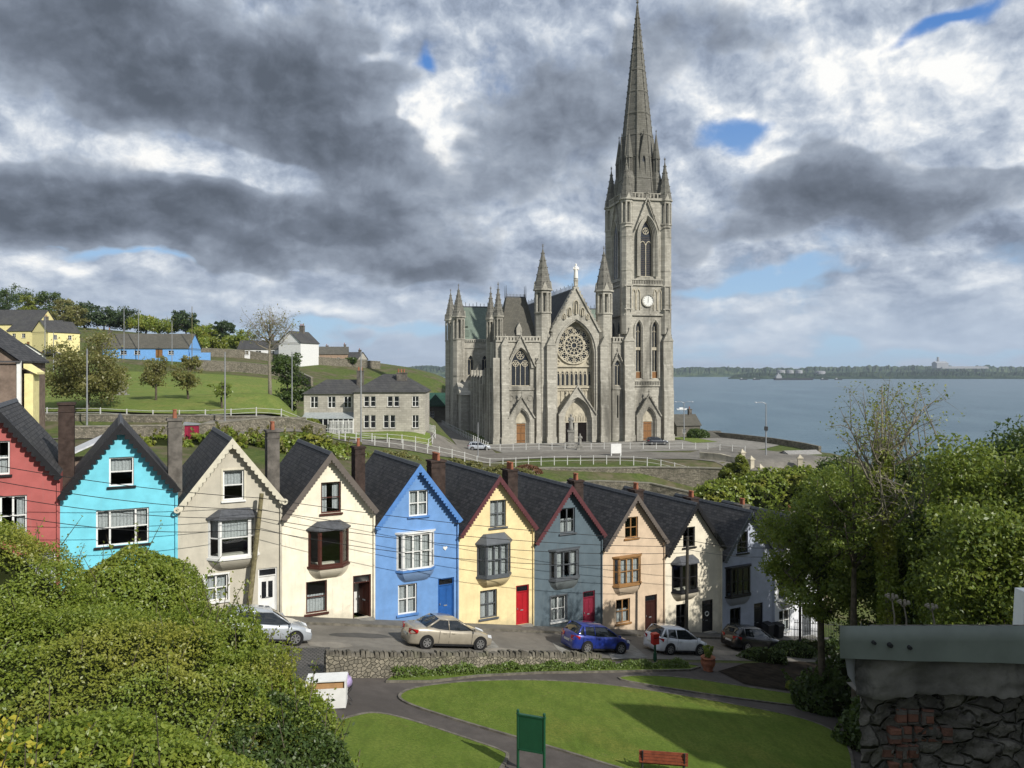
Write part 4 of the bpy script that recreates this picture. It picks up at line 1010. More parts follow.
def finial(mb, x, y, z, s=1.):
    mb.frus(x, y, z-.1*s, z+.5*s, .1*s, .07*s, 6); mb.frus(x, y, z+.5*s, z+.66*s, .22*s, .22*s, 6); mb.frus(x, y, z+.66*s, z+1.25*s, .07*s, .02*s, 6)
    mb.box(x-.22*s, x+.22*s, y-.04*s, y+.04*s, z+.84*s, z+.93*s)
def glazed(cx, z0, spring, apex, hw, nl, y, rose=0, name='window', parent=cath, glass=None, bar=.12, mat=None):
    """pointed window: leaded glass, mullions with lancet heads and foiled circles above"""
    gl = MB(); P = arch_pts(cx, hw+.02, spring, apex, 8); P = [(cx-hw-.02, z0-.02)]+P+[(cx+hw+.02, z0-.02)]
    gl.prism(P, y+.12, y+.16)
    fo = gl.build(name, glass or M['lead_glass'], parent)
    tr = MB(); g = arch(cx, hw, spring, apex)
    out = arch_pts(cx, hw, spring, apex, 8, z0); inn = arch_pts(cx, hw-bar, spring, apex-bar*1.3, 8, z0)
    tr.band(inn, out, y-.02, y+.1)
    w = 2*hw/nl
    hs = spring-(0 if rose else .0)
    lz = z0+(apex-z0)*(.62 if rose else .8)
    for i in range(nl):
        c = cx-hw+w*(i+.5); top = min(lz, g(c-w*.4), g(c+w*.4))
        if i > 0: tr.box(c-w/2-bar*.45, c-w/2+bar*.45, y, y+.09, z0, top-w*.35)
        o_ = arch_pts(c, w/2, top-w*.55, top+w*.15, 4); n_ = arch_pts(c, w/2-bar*.8, top-w*.55, top+w*.15-bar, 4); tr.band(n_, o_, y+.003, y+.085)
    tr.box(cx-hw+.01, cx+hw-.01, y-.05, y+.1, z0-.02, z0+bar)
    if rose:
        for (rx, rz, rr) in rose:
            tr.band(arc(cx+rx, rz, rr-bar*.8, 16), arc(cx+rx, rz, rr, 16), y+.006, y+.08, True)
            for q in range(6):
                t = q*PI/3+.5; tr.band([(cx+rx+(rr*.28)*math.cos(t)-.03*math.sin(t), rz+(rr*.28)*math.sin(t)+.03*math.cos(t)), (cx+rx+(rr*.9)*math.cos(t)-bar*.5*math.sin(t), rz+(rr*.9)*math.sin(t)+bar*.5*math.cos(t))],
                        [(cx+rx+(rr*.28)*math.cos(t)+.03*math.sin(t), rz+(rr*.28)*math.sin(t)-.03*math.cos(t)), (cx+rx+(rr*.9)*math.cos(t)+bar*.5*math.sin(t), rz+(rr*.9)*math.sin(t)-bar*.5*math.cos(t))], y+.01, y+.07)
            tr.band(arc(cx+rx, rz, rr*.18, 8), arc(cx+rx, rz, rr*.32, 8), y+.012, y+.072, True)
    tr.build('tracery', mat or TR, fo); return fo
def mouldings(mb, cx, hw, z0, spring, apex, y, n=3, step=.22, depth=.25, out=True):
    """stepped orders round an arch, each set further back"""
    for i in range(n):
        a = hw+step*i; b = hw+step*(i+1)
        mb.band(arch_pts(cx, a, spring, apex+step*i*1.15, 9, z0), arch_pts(cx, b, spring, apex+step*(i+1)*1.15, 9, z0), y-depth*i-.02, y-depth*i+depth*1.1)
def hood(mb, cx, hw, base, peak, y, w=.32, fin=1.1, legs=None, d=.3):
    mb.band([(cx-hw, base), (cx, peak-w*1.4), (cx+hw, base)], [(cx-hw-w*.8, base), (cx, peak), (cx+hw+w*.8, base)], y-d, y+.2)
    k = 5
    for s_ in (-1, 1):
        for j in range(1, k):
            t = j/k; x = cx+s_*hw*(1-t); z = base+(peak-base)*t; mb.box(x-.09, x+.09, y-d-.08, y-d+.1, z+.05, z+.3)
    finial(mb, cx, y-.05, peak-.05, fin)
def octo(mb, x, y, z0, z1, r, **k): mb.frus(x, y, z0, z1, r, r, 8, PI/8, **k)
def turret(parent, x, y, z0, zb0, zb1, ztip, r, name='turret', rr=None, low=True, mat=None, smat=None):
    """octagonal stair turret: shaft, open stage of shafts, steep stone roof"""
    mb = MB(); octo(mb, x, y, z0, zb0, r)
    octo(mb, x, y, zb0, zb0+.3, r*1.1); octo(mb, x, y, zb1-.5, zb1, r*1.02); octo(mb, x, y, zb1, zb1+.3, r*1.22)
    octo(mb, x, y, zb0+.3, zb1-.5, r*.5)
    for i in range(8):
        t = PI/8+i*PI/4; mb.frus(x+r*.9*math.cos(t), y+r*.9*math.sin(t), zb0+.3, zb1-.5, r*.15, r*.15, 6)
        t2 = i*PI/4
    for zz in np.arange(z0+6, zb0-2, 7.): octo(mb, x, y, zz, zz+.25, r*1.05)
    o = mb.build(name, mat or ST, parent)
    sp = MB(); sp.frus(x, y, zb1+.3, ztip, r*1.12, .06, 8, PI/8)
    H_ = ztip-zb1
    for i in range(8):
        t = PI/8+i*PI/4
        for j in range(1, 6):
            f = j/6; rr_ = r*1.12*(1-f)+.04; sp.box(x+rr_*math.cos(t)-.07, x+rr_*math.cos(t)+.07, y+rr_*math.sin(t)-.07, y+rr_*math.sin(t)+.07, zb1+.3+H_*f, zb1+.5+H_*f)
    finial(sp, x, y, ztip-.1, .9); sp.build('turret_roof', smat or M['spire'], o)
    # small gables at the foot of the roof
    g = MB()
    for i in range(4):
        t = i*PI/2; T = Matrix.Translation((x, y, 0)) @ Matrix.Rotation(t, 4, 'Z'); g.T = T
        g.prism([(-r*.36, zb1+.25), (r*.36, zb1+.25), (0, zb1+r*1.1)], -r*1.08, -r*.6)
    g.T = None; g.build('turret_gablet', mat or ST, o); return o
def buttress(par, x0, x1, y0, yb, z0, z1, steps=((.55, .25),), gab=True):
    mb = MB(); _buttress(mb, x0, x1, y0, yb, z0, z1, steps, gab); return mb.build('buttress', ST, par)
def _buttress(mb, x0, x1, y0, yb, z0, z1, steps, gab):
    """pier with set-offs; y0 front, yb wall"""
    zs = [z0]+[z0+(z1-z0)*s_[0] for s_ in steps]+[z1]; yy = y0
    mb.box(x0-.12, x1+.12, yy-.15, yb, z0, z0+1.3)
    for i in range(len(zs)-1):
        mb.box(x0, x1, yy, yb, zs[i], zs[i+1])
        if i < len(zs)-2:
            dy = steps[i][1]; mb.prism_x([(yy, zs[i+1]), (yy+dy, zs[i+1]+dy*2.2), (yy+dy+.3, zs[i+1]+dy*2.2), (yy+dy+.3, zs[i+1])], x0+.003, x1-.003); yy += dy
    if gab:
        mb.prism([(x0-.1, z1), (x1+.1, z1), ((x0+x1)/2, z1+(x1-x0)*1.15)], yy-.12, yb); finial(mb, (x0+x1)/2, yy, z1+(x1-x0)*1.1, .6)
# --- nave front
mb = MB(); zt = 22.2
gt = lambda x: max(22.2, 31.2-(31.2-22.2)*abs(x)/4.9)
pierced(mb, -4.9, 4.9, 0, gt, [opn(0, 3.85, 0, 18.2, 24.5, 16)], 0, 1.9, xs_extra=(0,))
nf = mb.build('nave_front', ST, cath)
mo = MB(); mouldings(mo, 0, 3.85, 0, 18.2, 24.5, .0, 2, .3, .28); mo.build('arch_moulding', ST, nf)
bk = MB()
bk.box(-3.95, 3.95, 1.55, 1.9, 0, 24.6)
for k in range(9): bk.box(-3.6+k*.86, -3.48+k*.86, 1.4, 1.549, 8.3, 10.4)
bk.box(-3.85, 3.85, 1.35, 1.548, 10.4, 10.7)
bk.build('recess_wall', TR, nf)
# rose window
rz = 19.6
gl = MB(); gl.prism(arc(0, rz, 3.8, 40), 1.42, 1.5); ro = gl.build('rose_window', M['lead_glass'], nf)
tr = MB(); ring = lambda r0, r1, y0=1.18, y1=1.42, n=40, cx=0, cz=rz: tr.band(arc(cx, cz, r0, n), arc(cx, cz, r1, n), y0, y1, True)
ring(3.6, 3.86); ring(1.98, 2.24, 1.2); ring(.5, .68, 1.2, 1.42, 20)
for i in range(12):
    t = i*PI/6; c, s_ = math.cos(t), math.sin(t)
    tr.band([(c*.66-s_*.05, rz+s_*.66+c*.05), (c*1.7-s_*.08, rz+s_*1.7+c*.08)], [(c*.66+s_*.05, rz+s_*.66-c*.05), (c*1.7+s_*.08, rz+s_*1.7-c*.08)], 1.21, 1.41)
    t2 = t+PI/12; tr.band(arc(1.64*math.cos(t2), rz+1.64*math.sin(t2), .3, 10), arc(1.64*math.cos(t2), rz+1.64*math.sin(t2), .42, 10), 1.215, 1.405, True)
    q = (2.92*math.cos(t2), rz+2.92*math.sin(t2)); tr.band(arc(*q, .56, 14), arc(*q, .72, 14), 1.205, 1.415, True)
    for j in range(4):
        a = j*PI/2+t2; tr.band([(q[0]+.2*math.cos(a)-.05*math.sin(a), q[1]+.2*math.sin(a)+.05*math.cos(a)), (q[0]+.58*math.cos(a)-.1*math.sin(a), q[1]+.58*math.sin(a)+.1*math.cos(a))],
                [(q[0]+.2*math.cos(a)+.05*math.sin(a), q[1]+.2*math.sin(a)-.05*math.cos(a)), (q[0]+.58*math.cos(a)+.1*math.sin(a), q[1]+.58*math.sin(a)-.1*math.cos(a))], 1.22, 1.4)
    a = t; p = (3.4*math.cos(a), rz+3.4*math.sin(a)); tr.band(arc(*p, .12, 8), arc(*p, .24, 8), 1.22, 1.4, True)
tr.build('tracery', TR, ro)
# corner roundels
cr = MB()
for sx in (-1, 1): cr.band(arc(sx*3.3, 16.3, .28, 10), arc(sx*3.3, 16.3, .48, 10), 1.3, 1.56, True)
cr.box(-3.85, 3.85, 1.2, 1.56, 15.2, 15.55); cr.box(-3.85, 3.85, 1.15, 1.56, 10.9, 11.3); cr.build('string_course', TR, nf)
# gallery of lancets
for i in range(8):
    c = -3.3+i*.943
    glazed(c, 11.35, 13.6, 14.5, .36, 1, 1.4, name='gallery_light', parent=nf, bar=.1)
col = MB()
for i in range(9): col.frus(-3.77+i*.943, 1.25, 11.3, 13.6, .07, .07, 8)
col.build('colonnette', TR, nf)
# niches in the gable
for c, z0, zz, hw in ((0, 26.0, 28.6, .42), (-1.35, 25.6, 27.2, .33), (1.35, 25.6, 27.2, .33), (-2.45, 24.9, 25.9, .26), (2.45, 24.9, 25.9, .26)):
    a = MB(); a.prism([(c-hw, z0)]+arch_pts(c, hw, zz-.5, zz, 5)+[(c+hw, z0)], -.04, -.002); o = a.build('niche', M['stone_dk'], nf)
    b = MB(); b.band(arch_pts(c, hw, zz-.5, zz, 5, z0), arch_pts(c, hw+.14, zz-.5, zz+.18, 5, z0), -.18, -.001); b.frus(c, -.2, z0-.1, z0+(zz-z0)*.55, .2, .13, 8); b.frus(c, -.2, z0+(zz-z0)*.55, z0+(zz-z0)*.72, .12, .1, 8); b.build('niche_figure', TR, o)
co = MB(); co.band([(-4.95, 22.25), (0, 31.1), (4.95, 22.25)], [(-5.35, 22.4), (0, 31.75), (5.35, 22.4)], -.3, 1.95)
for s_ in (-1, 1):
    for j in range(1, 12): t = j/12; co.box(s_*5.2*(1-t)-.12, s_*5.2*(1-t)+.12, -.3, 0, 22.4+9.35*t+.05, 22.4+9.35*t+.4)
co.box(-.35, .35, -.35, .35, 31.5, 32.6); co.frus(0, 0, 32.6, 33, .5, .4, 8); co.build('gable_coping', ST, nf)
def statue(mb, x, y, z, h, cross=False):
    mb.lathe([(h*.15, z), (h*.16, z+h*.05), (h*.13, z+h*.35), (h*.12, z+h*.55), (h*.14, z+h*.7), (h*.13, z+h*.78), (h*.05, z+h*.84), (h*.045, z+h*.86), (h*.075, z+h*.91), (h*.07, z+h*.96), (h*.02, z+h)], 12, x, y)
    mb.tube([(x-h*.13, y, z+h*.75), (x-h*.17, y-h*.05, z+h*.6), (x-h*.07, y-h*.14, z+h*.62)], [h*.045, h*.04, h*.03], 8); mb.tube([(x+h*.13, y, z+h*.75), (x+h*.17, y-h*.05, z+h*.6), (x+h*.07, y-h*.14, z+h*.62)], [h*.045, h*.04, h*.03], 8)
s_ = MB(); statue(s_, 0, 0, 33, 3.1); s_.build('roof_statue', M['gold_white'], cath, True)
# --- main porch
def porch(cx, hw, spring, apex, ghw, gbase, gpeak, doors, dz, tymp=True, deep=1.0, wallhw=None):
    p = bpy.data.objects.new('porch', None); COL.objects.link(p); p.parent = cath
    mb = MB(); W_ = wallhw or ghw
    top = lambda x: gbase+(gpeak-gbase)*max(0., 1-abs(x-cx)/ghw)
    pierced(mb, cx-W_, cx+W_, 0, top, [opn(cx, hw+.66, 0, spring, apex+.75, 12)], -deep, -.002, xs_extra=(cx,))
    mb.build('porch_front', ST, p)
    m2 = MB(); 
    for i in range(3): m2.band(arch_pts(cx, hw+.22*i, spring, apex+.25*i, 9, 0), arch_pts(cx, hw+.22*(i+1), spring, apex+.25*(i+1), 9, 0), -deep*.25-.26*i, -.004)
    m2.build('porch_moulding', ST, p)
    h = MB(); hood(h, cx, ghw, gbase, gpeak+.4, -deep, .3, 1.0); h.build('porch_gable_coping', ST, p)
    t = MB(); P = [(cx-hw, dz)]+arch_pts(cx, hw, spring, apex, 8)+[(cx+hw, dz)]; t.prism(P, -.12, -.003); t.box(cx-hw, cx+hw, -.2, -.1, dz, dz+.25)
    if hw > 1.5:
        for k in range(9): x = cx-hw+.3+k*(2*hw-.6)/8; t.frus(x, -.2, dz+.3, dz+1.0, .11, .08, 6); t.frus(x, -.2, dz+1.0, dz+1.2, .07, .07, 6)
        for k in range(3): t.band(arc(cx+(k-1)*.9, spring+.9, .25, 10), arc(cx+(k-1)*.9, spring+.9, .38, 10), -.18, -.119, True)
    t.build('tympanum', TR, p)
    for a, b in doors:
        d = MB(); 
        if hw > 1.5: d.box(a, b, .0, .05, 0, dz); d.build('doorway', mk('dark_doorway', (.012, .009, .008), .9, .1) if 'dark_doorway' not in bpy.data.materials else bpy.data.materials['dark_doorway'], p)
        else:
            d.box(a, (a+b)/2-.015, -.08, -.003, 0, dz); d.box((a+b)/2+.015, b, -.08, -.003, 0, dz); do = d.build('door', M['oak'], p)
            hh = MB()
            for zz in (.5, dz*.5, dz-.5): hh.box(a+.02, (a+b)/2-.1, -.1, -.081, zz, zz+.09); hh.box((a+b)/2+.1, b-.02, -.1, -.081, zz, zz+.09)
            hh.build('hinge', M['metal_dark'], do)
    sd = MB(); xs = [cx-hw]+[v for d in doors for v in d]+[cx+hw]
    for a, b in zip(xs[::2], xs[1::2]):
        if b-a > .02: sd.box(a, b, -.14, -.001, 0, dz)
    sd.build('door_jamb', ST, p)
    stp = MB()
    for k in range(3): stp.box(cx-W_-.4*(3-k), cx+W_+.4*(3-k), -deep-.4*(3-k), -deep+.3 if k else -deep+.35, -.3, .06+.12*k) if k == 0 else stp.box(cx-hw-.3*(2-k), cx+hw+.3*(2-k), -deep-.3*(2-k), -deep+.25-.01*k, .06, .06+.06*k)
    stp.build('porch_step', M['pale'], p)
    return p
porch(0, 2.35, 4.7, 8.4, 3.85, 5.6, 11.2, [(-2.2, -.35), (.35, 2.2)], 4.0, deep=1.3)
porch(-11.4, 1.05, 4.3, 6.3, 2.55, 5.1, 9.2, [(-12.3, -10.5)], 4.0, deep=.9)
porch(15.3, 1.05, 4.3, 6.3, 2.6, 5.1, 9.3, [(14.4, 16.2)], 4.0, deep=.9)
# --- nave turrets and their buttresses
turret(cath, -6.5, 1.5, 0, 26.0, 30.6, 39.2, 1.65)
turret(cath, 6.45, 1.5, 0, 26.0, 30.6, 39.2, 1.65)
buttress(cath, -6.2, -4.45, -1.3, .2, 0, 19.5, ((.36, .25), (.62, .25))); buttress(cath, 4.95, 6.6, -1.3, .2, 0, 19.5, ((.36, .25), (.62, .25)))
buttress(cath, -8.3, -7.4, -.6, 1, 0, 16, ((.6, .2),))
# --- left aisle front
mb = MB(); pierced(mb, -16.4, -7.3, 0, 20.2, [opn(-11.35, 1.95, 11.4, 15.4, 18.9, 12)], .3, 1.2)
pierced(mb, -14.1, -8.6, 15.0, lambda x: 15.0+6.2*max(0.02, 1-abs(x+11.35)/2.75), [opn(-11.35, 2.1, 15.0, 15.41, 19.1, 12)], -.05, .29, xs_extra=(-11.35,))
mb.box(-16.4, -7.3, .1, .29, 10.6, 11.0); mb.box(-16.4, -7.3, .05, 1.3, 20.2, 20.5)
for k in range(14):
    x = -16.2+k*.66
    mb.box(x, x+.36, .15, .5, 20.5, 21.1)
mb.box(-16.4, -7.3, .12, .52, 21.1, 21.35)
al = mb.build('aisle_front', ST, cath)
h = MB(); hood(h, -11.35, 2.8, 15.3, 21.7, -.05, .3, 1.0); 
for sx in (-1, 1): h.band(arc(-11.35+sx*2.0, 9.9-.9, .5, 14), arc(-11.35+sx*2.0, 9.0, .62, 14), .2, .31, True)
h.build('window_gable', ST, al)
glazed(-11.35, 11.4, 15.4, 18.9, 1.95, 4, .6, rose=((0, 17.5, .8), (-.95, 15.9, .65), (.95, 15.9, .65)), parent=al, bar=.13)
buttress(al, -15.4, -13.9, -1.0, .4, 0, 19.4, ((.3, .25), (.6, .2))); buttress(al, -17.0, -15.7, -.5, 1.6, 0, 17.0, ((.35, .2), (.65, .2)), gab=False)
turret(cath, -15.6, 2.0, 0, 20.5, 25.2, 31.3, .95, name='pinnacle')
turret(cath, -16.1, 7.5, 0, 20.5, 25.0, 31.0, .95, name='pinnacle')
# side wall and steep truncated roof of the first bay
mb = MB(); mb.box(-16.5, -15.9, 1.2, 9, 0, 20.3); mb.box(-16.4, -7.3, 8.4, 9, 12, 20.3)
for k in range(3): mb.box(-17.4, -16.5, 1.5+k*2.6, 2.4+k*2.6, 0, 15)
mb.build('aisle_side_wall', ST, al)
rf = MB(); a = [(-15.3, 1.6, 20.2), (-7.4, 1.6, 20.2), (-7.4, 9, 20.2), (-15.3, 9, 20.2)]; c = [(-13.4, 4.6, 29.4), (-9.3, 4.6, 29.4), (-9.3, 6.0, 29.4), (-13.4, 6.0, 29.4)]
rf.add(a+c, [(0,1,5,4),(1,2,6,5),(2,3,7,6),(3,0,4,7),(4,5,6,7)]); r_ = rf.build('pavilion_roof', M['lowered_slate'], cath)
f = MB()
for p in c: f.frus(p[0], p[1], 29.3, 31.9, .1, .03, 6)
f.box(-13.4, -9.3, 5.2, 5.3, 29.4, 29.7)
for k in range(14): f.box(-13.3+k*.3, -13.22+k*.3, 5.2, 5.28, 29.7, 30.2)
f.build('roof_cresting', M['lead'], r_)
d = MB(); d.prism([(-11.9, 21.6), (-10.8, 21.6), (-10.8, 23), (-11.35, 24.1), (-11.9, 23)], 1.7, 3.2); d.build('dormer', ST, r_)
# --- narrow bay between nave and tower
mb = MB(); pierced(mb, 7.9, 10.6, 0, 20.2, [opn(9.05, .62, 11.4, 15.6, 16.6, 8), (8.9, 9.2, 4.8, 9.4)], .4, 1.2)
mb.box(7.9, 10.6, .2, 1.3, 20.2, 20.5)
for k in range(4): mb.box(8.0+k*.66, 8.36+k*.66, .25, .6, 20.5, 21.1)
mb.box(7.9, 10.6, .22, .62, 21.1, 21.35); mb.box(7.9, 10.6, .2, .39, 10.6, 10.95); nb = mb.build('link_wall', ST, cath)
h = MB(); hood(h, 9.05, 1.0, 15.9, 18.4, .3, .22, .8); h.build('window_gable', ST, nb)
glazed(9.05, 11.4, 15.6, 16.6, .62, 2, .7, parent=nb, bar=.1); 
g = MB(); g.box(8.88, 9.22, .8, .85, 4.75, 9.45); g.build('slit_window', M['lead_glass'], nb)
# --- nave, aisles and roofs behind the front
mb = MB(); mb.box(-5.6, -4.9, 1.9, 64, 0, 21.5); mb.box(4.9, 5.6, 1.9, 64, 0, 21.5); mb.prism([(-5.6, 0), (5.6, 0), (5.6, 21.5), (0, 30.5), (-5.6, 21.5)], 63.4, 64)
for k in range(11): mb.box(-6.3, -5.6, 4+k*5, 4.9+k*5, 12, 20.8); mb.box(5.6, 6.3, 4+k*5, 4.9+k*5, 12, 20.8)
mb.build('nave_wall', ST, cath)
rf = MB(); rf.prism([(-5.9, 21.4), (0, 31.0), (0, 30.7), (-5.7, 21.2)], 1.95, 64); rf.prism([(0.002, 31.0), (5.9, 21.4), (5.7, 21.2), (0.002, 30.7)], 1.95, 64)
nr = rf.build('nave_roof', M['cath_slate'], cath)
f = MB(); f.box(-.05, .05, 2, 64, 31, 31.25)
for k in range(60): f.box(-.05, .05, 2.5+k, 2.62+k, 31.25, 32.0+.35*(k % 3 == 0))
f.build('roof_cresting', M['lead'], nr)
for s_ in (-1, 1):
    mb = MB(); a, b_ = (-15.3, -14.6) if s_ < 0 else (14.6, 15.3)
    y0 = 9.01 if s_ < 0 else 11.4
    mb.box(a, b_, y0, 40.2, 0, 13)
    for k in range(7):
        yy = y0+1.5+k*4.1; mb.box(a-1.2 if s_ < 0 else b_, a if s_ < 0 else b_+1.2, yy, yy+.9, 0, 11.5); mb.box(a-.5 if s_ < 0 else b_-.2, a+.2 if s_ < 0 else b_+.5, yy, yy+.9, 11.5, 14.5)
    mb.build('aisle_wall', M['stone'], cath)
rf = MB(); rf.prism([(-15.5, 13.2), (-5.6, 17.2), (-5.6, 16.9), (-15.5, 12.9)], 9.02, 40.1); rf.prism([(5.6, 17.2), (15.5, 13.2), (15.5, 12.9), (5.6, 16.9)], 11.45, 40.1); rf.build('aisle_roof', M['cath_slate'], cath)
# --- transept
mb = MB()
Tt = Matrix.Rotation(0, 4, 'Z')
pierced(mb, -18.0, -5.6, 0, 21.4, [opn(-15.2, .75, 13.2, 16.8, 18.2, 6), opn(-11.6, .75, 13.2, 16.8, 18.2, 6), opn(-8.2, .75, 13.2, 16.8, 18.2, 6)], 40.2, 41)
mb.box(-18.0, -5.6, 40.0, 40.19, 19.9, 20.2); mb.box(-18.0, -5.6, 39.95, 40.19, 12.0, 12.4); mb.box(-18.8, -18.0, 40.2, 53, 0, 21.4); mb.box(-18.0, 19.6, 52.2, 53, 0, 21.4); mb.box(5.6, 19.6, 40.2, 41, 0, 21.4); mb.box(19.6, 20.4, 40.2, 53, 0, 21.4)
for k in range(26): mb.box(-17.9+k*.47, -17.64+k*.47, 39.98, 40.3, 21.4, 22.0)
mb.box(-18.0, -5.6, 39.96, 40.35, 22.0, 22.2)
for gx in (-18.8, 20.0): mb.prism_x([(40.2, 21.4), (53, 21.4), (46.6, 30.6)], gx, gx+.4)
tp = mb.build('transept_wall', ST, cath)
for c in (-15.2, -11.6, -8.2): glazed(c, 13.2, 16.8, 18.2, .75, 2, 40.45, parent=tp, bar=.1)
buttress(tp, -14.0, -12.8, 37.8, 40.2, 0, 14.5, ((.5, .6),))
ch = MB(); ch.box(-18.5, -15.3, 33.5, 40.1, 0, 8.5); ch.prism_x([(33.2, 8.5), (40.1, 8.5), (40.1, 12.2)], -18.8, -15.31); ch.build('side_chapel', ST, tp)
rf = MB(); rf.prism_x([(40.3, 21.3), (46.6, 30.6), (46.6, 30.3), (40.5, 21.1)], -18.6, 20.2); rf.prism_x([(46.602, 30.6), (52.9, 21.3), (52.7, 21.1), (46.602, 30.3)], -18.6, 20.2)
tr_ = rf.build('transept_roof', M['copper'], cath)
f = MB(); f.box(-18.6, 20.2, 46.55, 46.65, 30.6, 30.9)
for k in range(40): f.box(-18.4+k*.96, -18.28+k*.96, 46.55, 46.65, 30.9, 31.6+.3*(k % 3 == 0))
f.build('roof_cresting', M['lead'], tr_)
dm = MB(); dm.prism_x([(41.2, 22.8), (44, 22.8), (44, 26), (42.6, 26), (41.2, 24.6)], -16.6, -15.4); dm.frus(-16, 41.8, 25.4, 27.6, .7, .02, 4); dm.build('dormer', M['copper'], tr_)
turret(cath, -18.2, 40.2, 0, 22.0, 27.5, 35.0, 1.55); turret(cath, -18.5, 53, 0, 22.0, 27.5, 35.0, 1.45)
turret(cath, 19.9, 40.2, 0, 22.0, 27.5, 35.0, 1.5)
# --- tower
tw = bpy.data.objects.new('tower', None); COL.objects.link(tw); tw.parent = cath
TX = 15.35; mb = MB()
lan = [opn(13.6, .62, 12.9, 23.2, 24.7, 8), opn(17.15, .62, 12.9, 23.2, 24.7, 8)]
bel = opn(TX, 1.35, 33.9, 42.0, 45.6, 10)
x0, x1, y0, y1 = 10.6, 20.1, .4, 10.9
pierced(mb, x0, x1, 0, 50, lan+[bel], y0, y0+.9, back=False)
mb.box(x0, x0+.9, y0+.9, y1, 0, 50); mb.box(x1-.9, x1, y0+.9, y1, 0, 50); mb.box(x0+.9, x1-.9, y1-.9, y1, 0, 50); mb.box(x0+.9, x1-.9, y0+.9, y1-.9, 49.2, 50)
mb.build('tower_wall', ST, tw)
for cx in (13.6, 17.15):
    fo = glazed(cx, 14.2, 23.2, 24.7, .62, 1, .85, parent=tw, bar=.1)
    lv = MB(); lv.box(cx-.6, cx+.6, .8, .9, 12.9, 14.2); lv.build('shutter', M['oak'], fo)
    tr2 = MB(); tr2.box(cx-.6, cx+.6, .65, .95, 18.7, 19.3); tr2.box(cx-.05, cx+.05, .8, .94, 14.2, 23.6); tr2.build('transom', TR, fo)
fo = glazed(TX, 33.9, 42.0, 45.6, 1.35, 2, .95, rose=((0, 43.4, .72),), parent=tw, bar=.16, name='belfry_window')
lv = MB()
for k in range(22): z = 34.0+k*.38; lv.prism_x([(1.0, z), (1.3, z+.3), (1.33, z+.27), (1.03, z-.03)], TX-1.3, TX+1.3)
lv.build('louvre', mk('slate_louvre', (.12, .1, .085), .8, .1), fo)
mo = MB(); mouldings(mo, TX, 1.35, 33.9, 42.0, 45.6, .35, 4, .24, .2); mo.build('belfry_moulding', ST, tw)
for cx in (13.6, 17.15):
    mo = MB(); mouldings(mo, cx, .62, 12.9, 23.2, 24.7, .35, 2, .2, .15); mo.build('lancet_moulding', ST, tw)
h = MB(); hood(h, TX, 2.5, 43.4, 50.4, -.05, .34, 1.3, d=.25); h.build('belfry_gable', ST, tw)
# the same window on the side that faces left
for sgn, xx in ((-1, x0),):
    g = MB(); T = Matrix.Translation((xx-.02, 5.65, 0)) @ Matrix.Rotation(-PI/2, 4, 'Z'); g.T = T
    g.prism([(-1.35, 33.9)]+arch_pts(0, 1.35, 42, 45.6, 8)+[(1.35, 33.9)], -.03, .0); o = g.build('side_window', M['lead_glass'], tw)
    for q in (-1.6, 1.6): g = MB(T=T); g.prism([(q-.6, 14)]+arch_pts(q, .6, 23.2, 24.7, 6)+[(q+.6, 14)], -.03, 0); g.build('side_window', M['lead_glass'], tw)
    m = MB(T=T); mouldings(m, 0, 1.35, 33.9, 42, 45.6, -.03, 3, .24, .15); m.box(-.08, .08, -.12, -.03, 34, 43.5); hood(m, 0, 2.5, 43.4, 50.4, -.1, .34, 1.3, d=.25); m.build('side_moulding', ST, o)
# courses, balustrades and blind arcades
mb = None
def belt(mb, z, h_, o): mb = MB(); mb.box(x0-o, x1+o, y0-o, y1+o, z, z+h_); mb.build('string_course', ST, tw)
belt(mb, 25.8, .35, .35); belt(mb, 32.0, .3, .3); belt(mb, 33.1, .25, .35); belt(mb, 11.2, .3, .25); belt(mb, 12.2, .2, .3); belt(mb, 49.6, .5, .35); belt(mb, 0, 1.4, .25); mb = MB()
for k in range(16): xx = 12.6+k*.36; mb.box(xx, xx+.16, y0-.22, y0-.05, 11.5, 12.2)
mb.build('balustrade', ST, tw); mb = MB()
for k in range(26): xx = 10.9+k*.36; mb.box(xx, xx+.16, y0-.25, y0-.08, 32.3, 33.1)
mb.build('balustrade', ST, tw); mb = MB()
for k in range(26): yy = .7+k*.4; mb.box(x0-.25, x0-.08, yy, yy+.16, 32.3, 33.1)
mb.build('balustrade', ST, tw)
ba = MB()
for k in range(9):
    cx = 11.6+k*.94
    if abs(cx-15.6) < 1.2: continue
    ba.band(arch_pts(cx, .3, 30.2, 31.2, 5, 27), arch_pts(cx, .45, 30.2, 31.45, 5, 27), y0-.18, y0+.01)
ba.build('blind_arcade', TR, tw)
ck = MB(); ck.prism(arc(15.6, 28.9, 1.12, 32), y0-.16, y0-.001); clk = ck.build('clock_face', mk('clock_dial', (.72, .72, .68), .6, .3, var=.03), tw)
c2 = MB(); c2.band(arc(15.6, 28.9, 1.12, 32), arc(15.6, 28.9, 1.36, 32), y0-.3, y0-.002, True); c2.build('clock_surround', ST, clk)
c3 = MB()
for k in range(12):
    t = k*PI/6; c3.band([(15.6+.82*math.cos(t)-.03*math.sin(t), 28.9+.82*math.sin(t)+.03*math.cos(t)), (15.6+1.0*math.cos(t)-.03*math.sin(t), 28.9+1.0*math.sin(t)+.03*math.cos(t))],
            [(15.6+.82*math.cos(t)+.03*math.sin(t), 28.9+.82*math.sin(t)-.03*math.cos(t)), (15.6+1.0*math.cos(t)+.03*math.sin(t), 28.9+1.0*math.sin(t)-.03*math.cos(t))], y0-.18, y0-.161)
c3.build('hour_mark', M['trim'], clk)
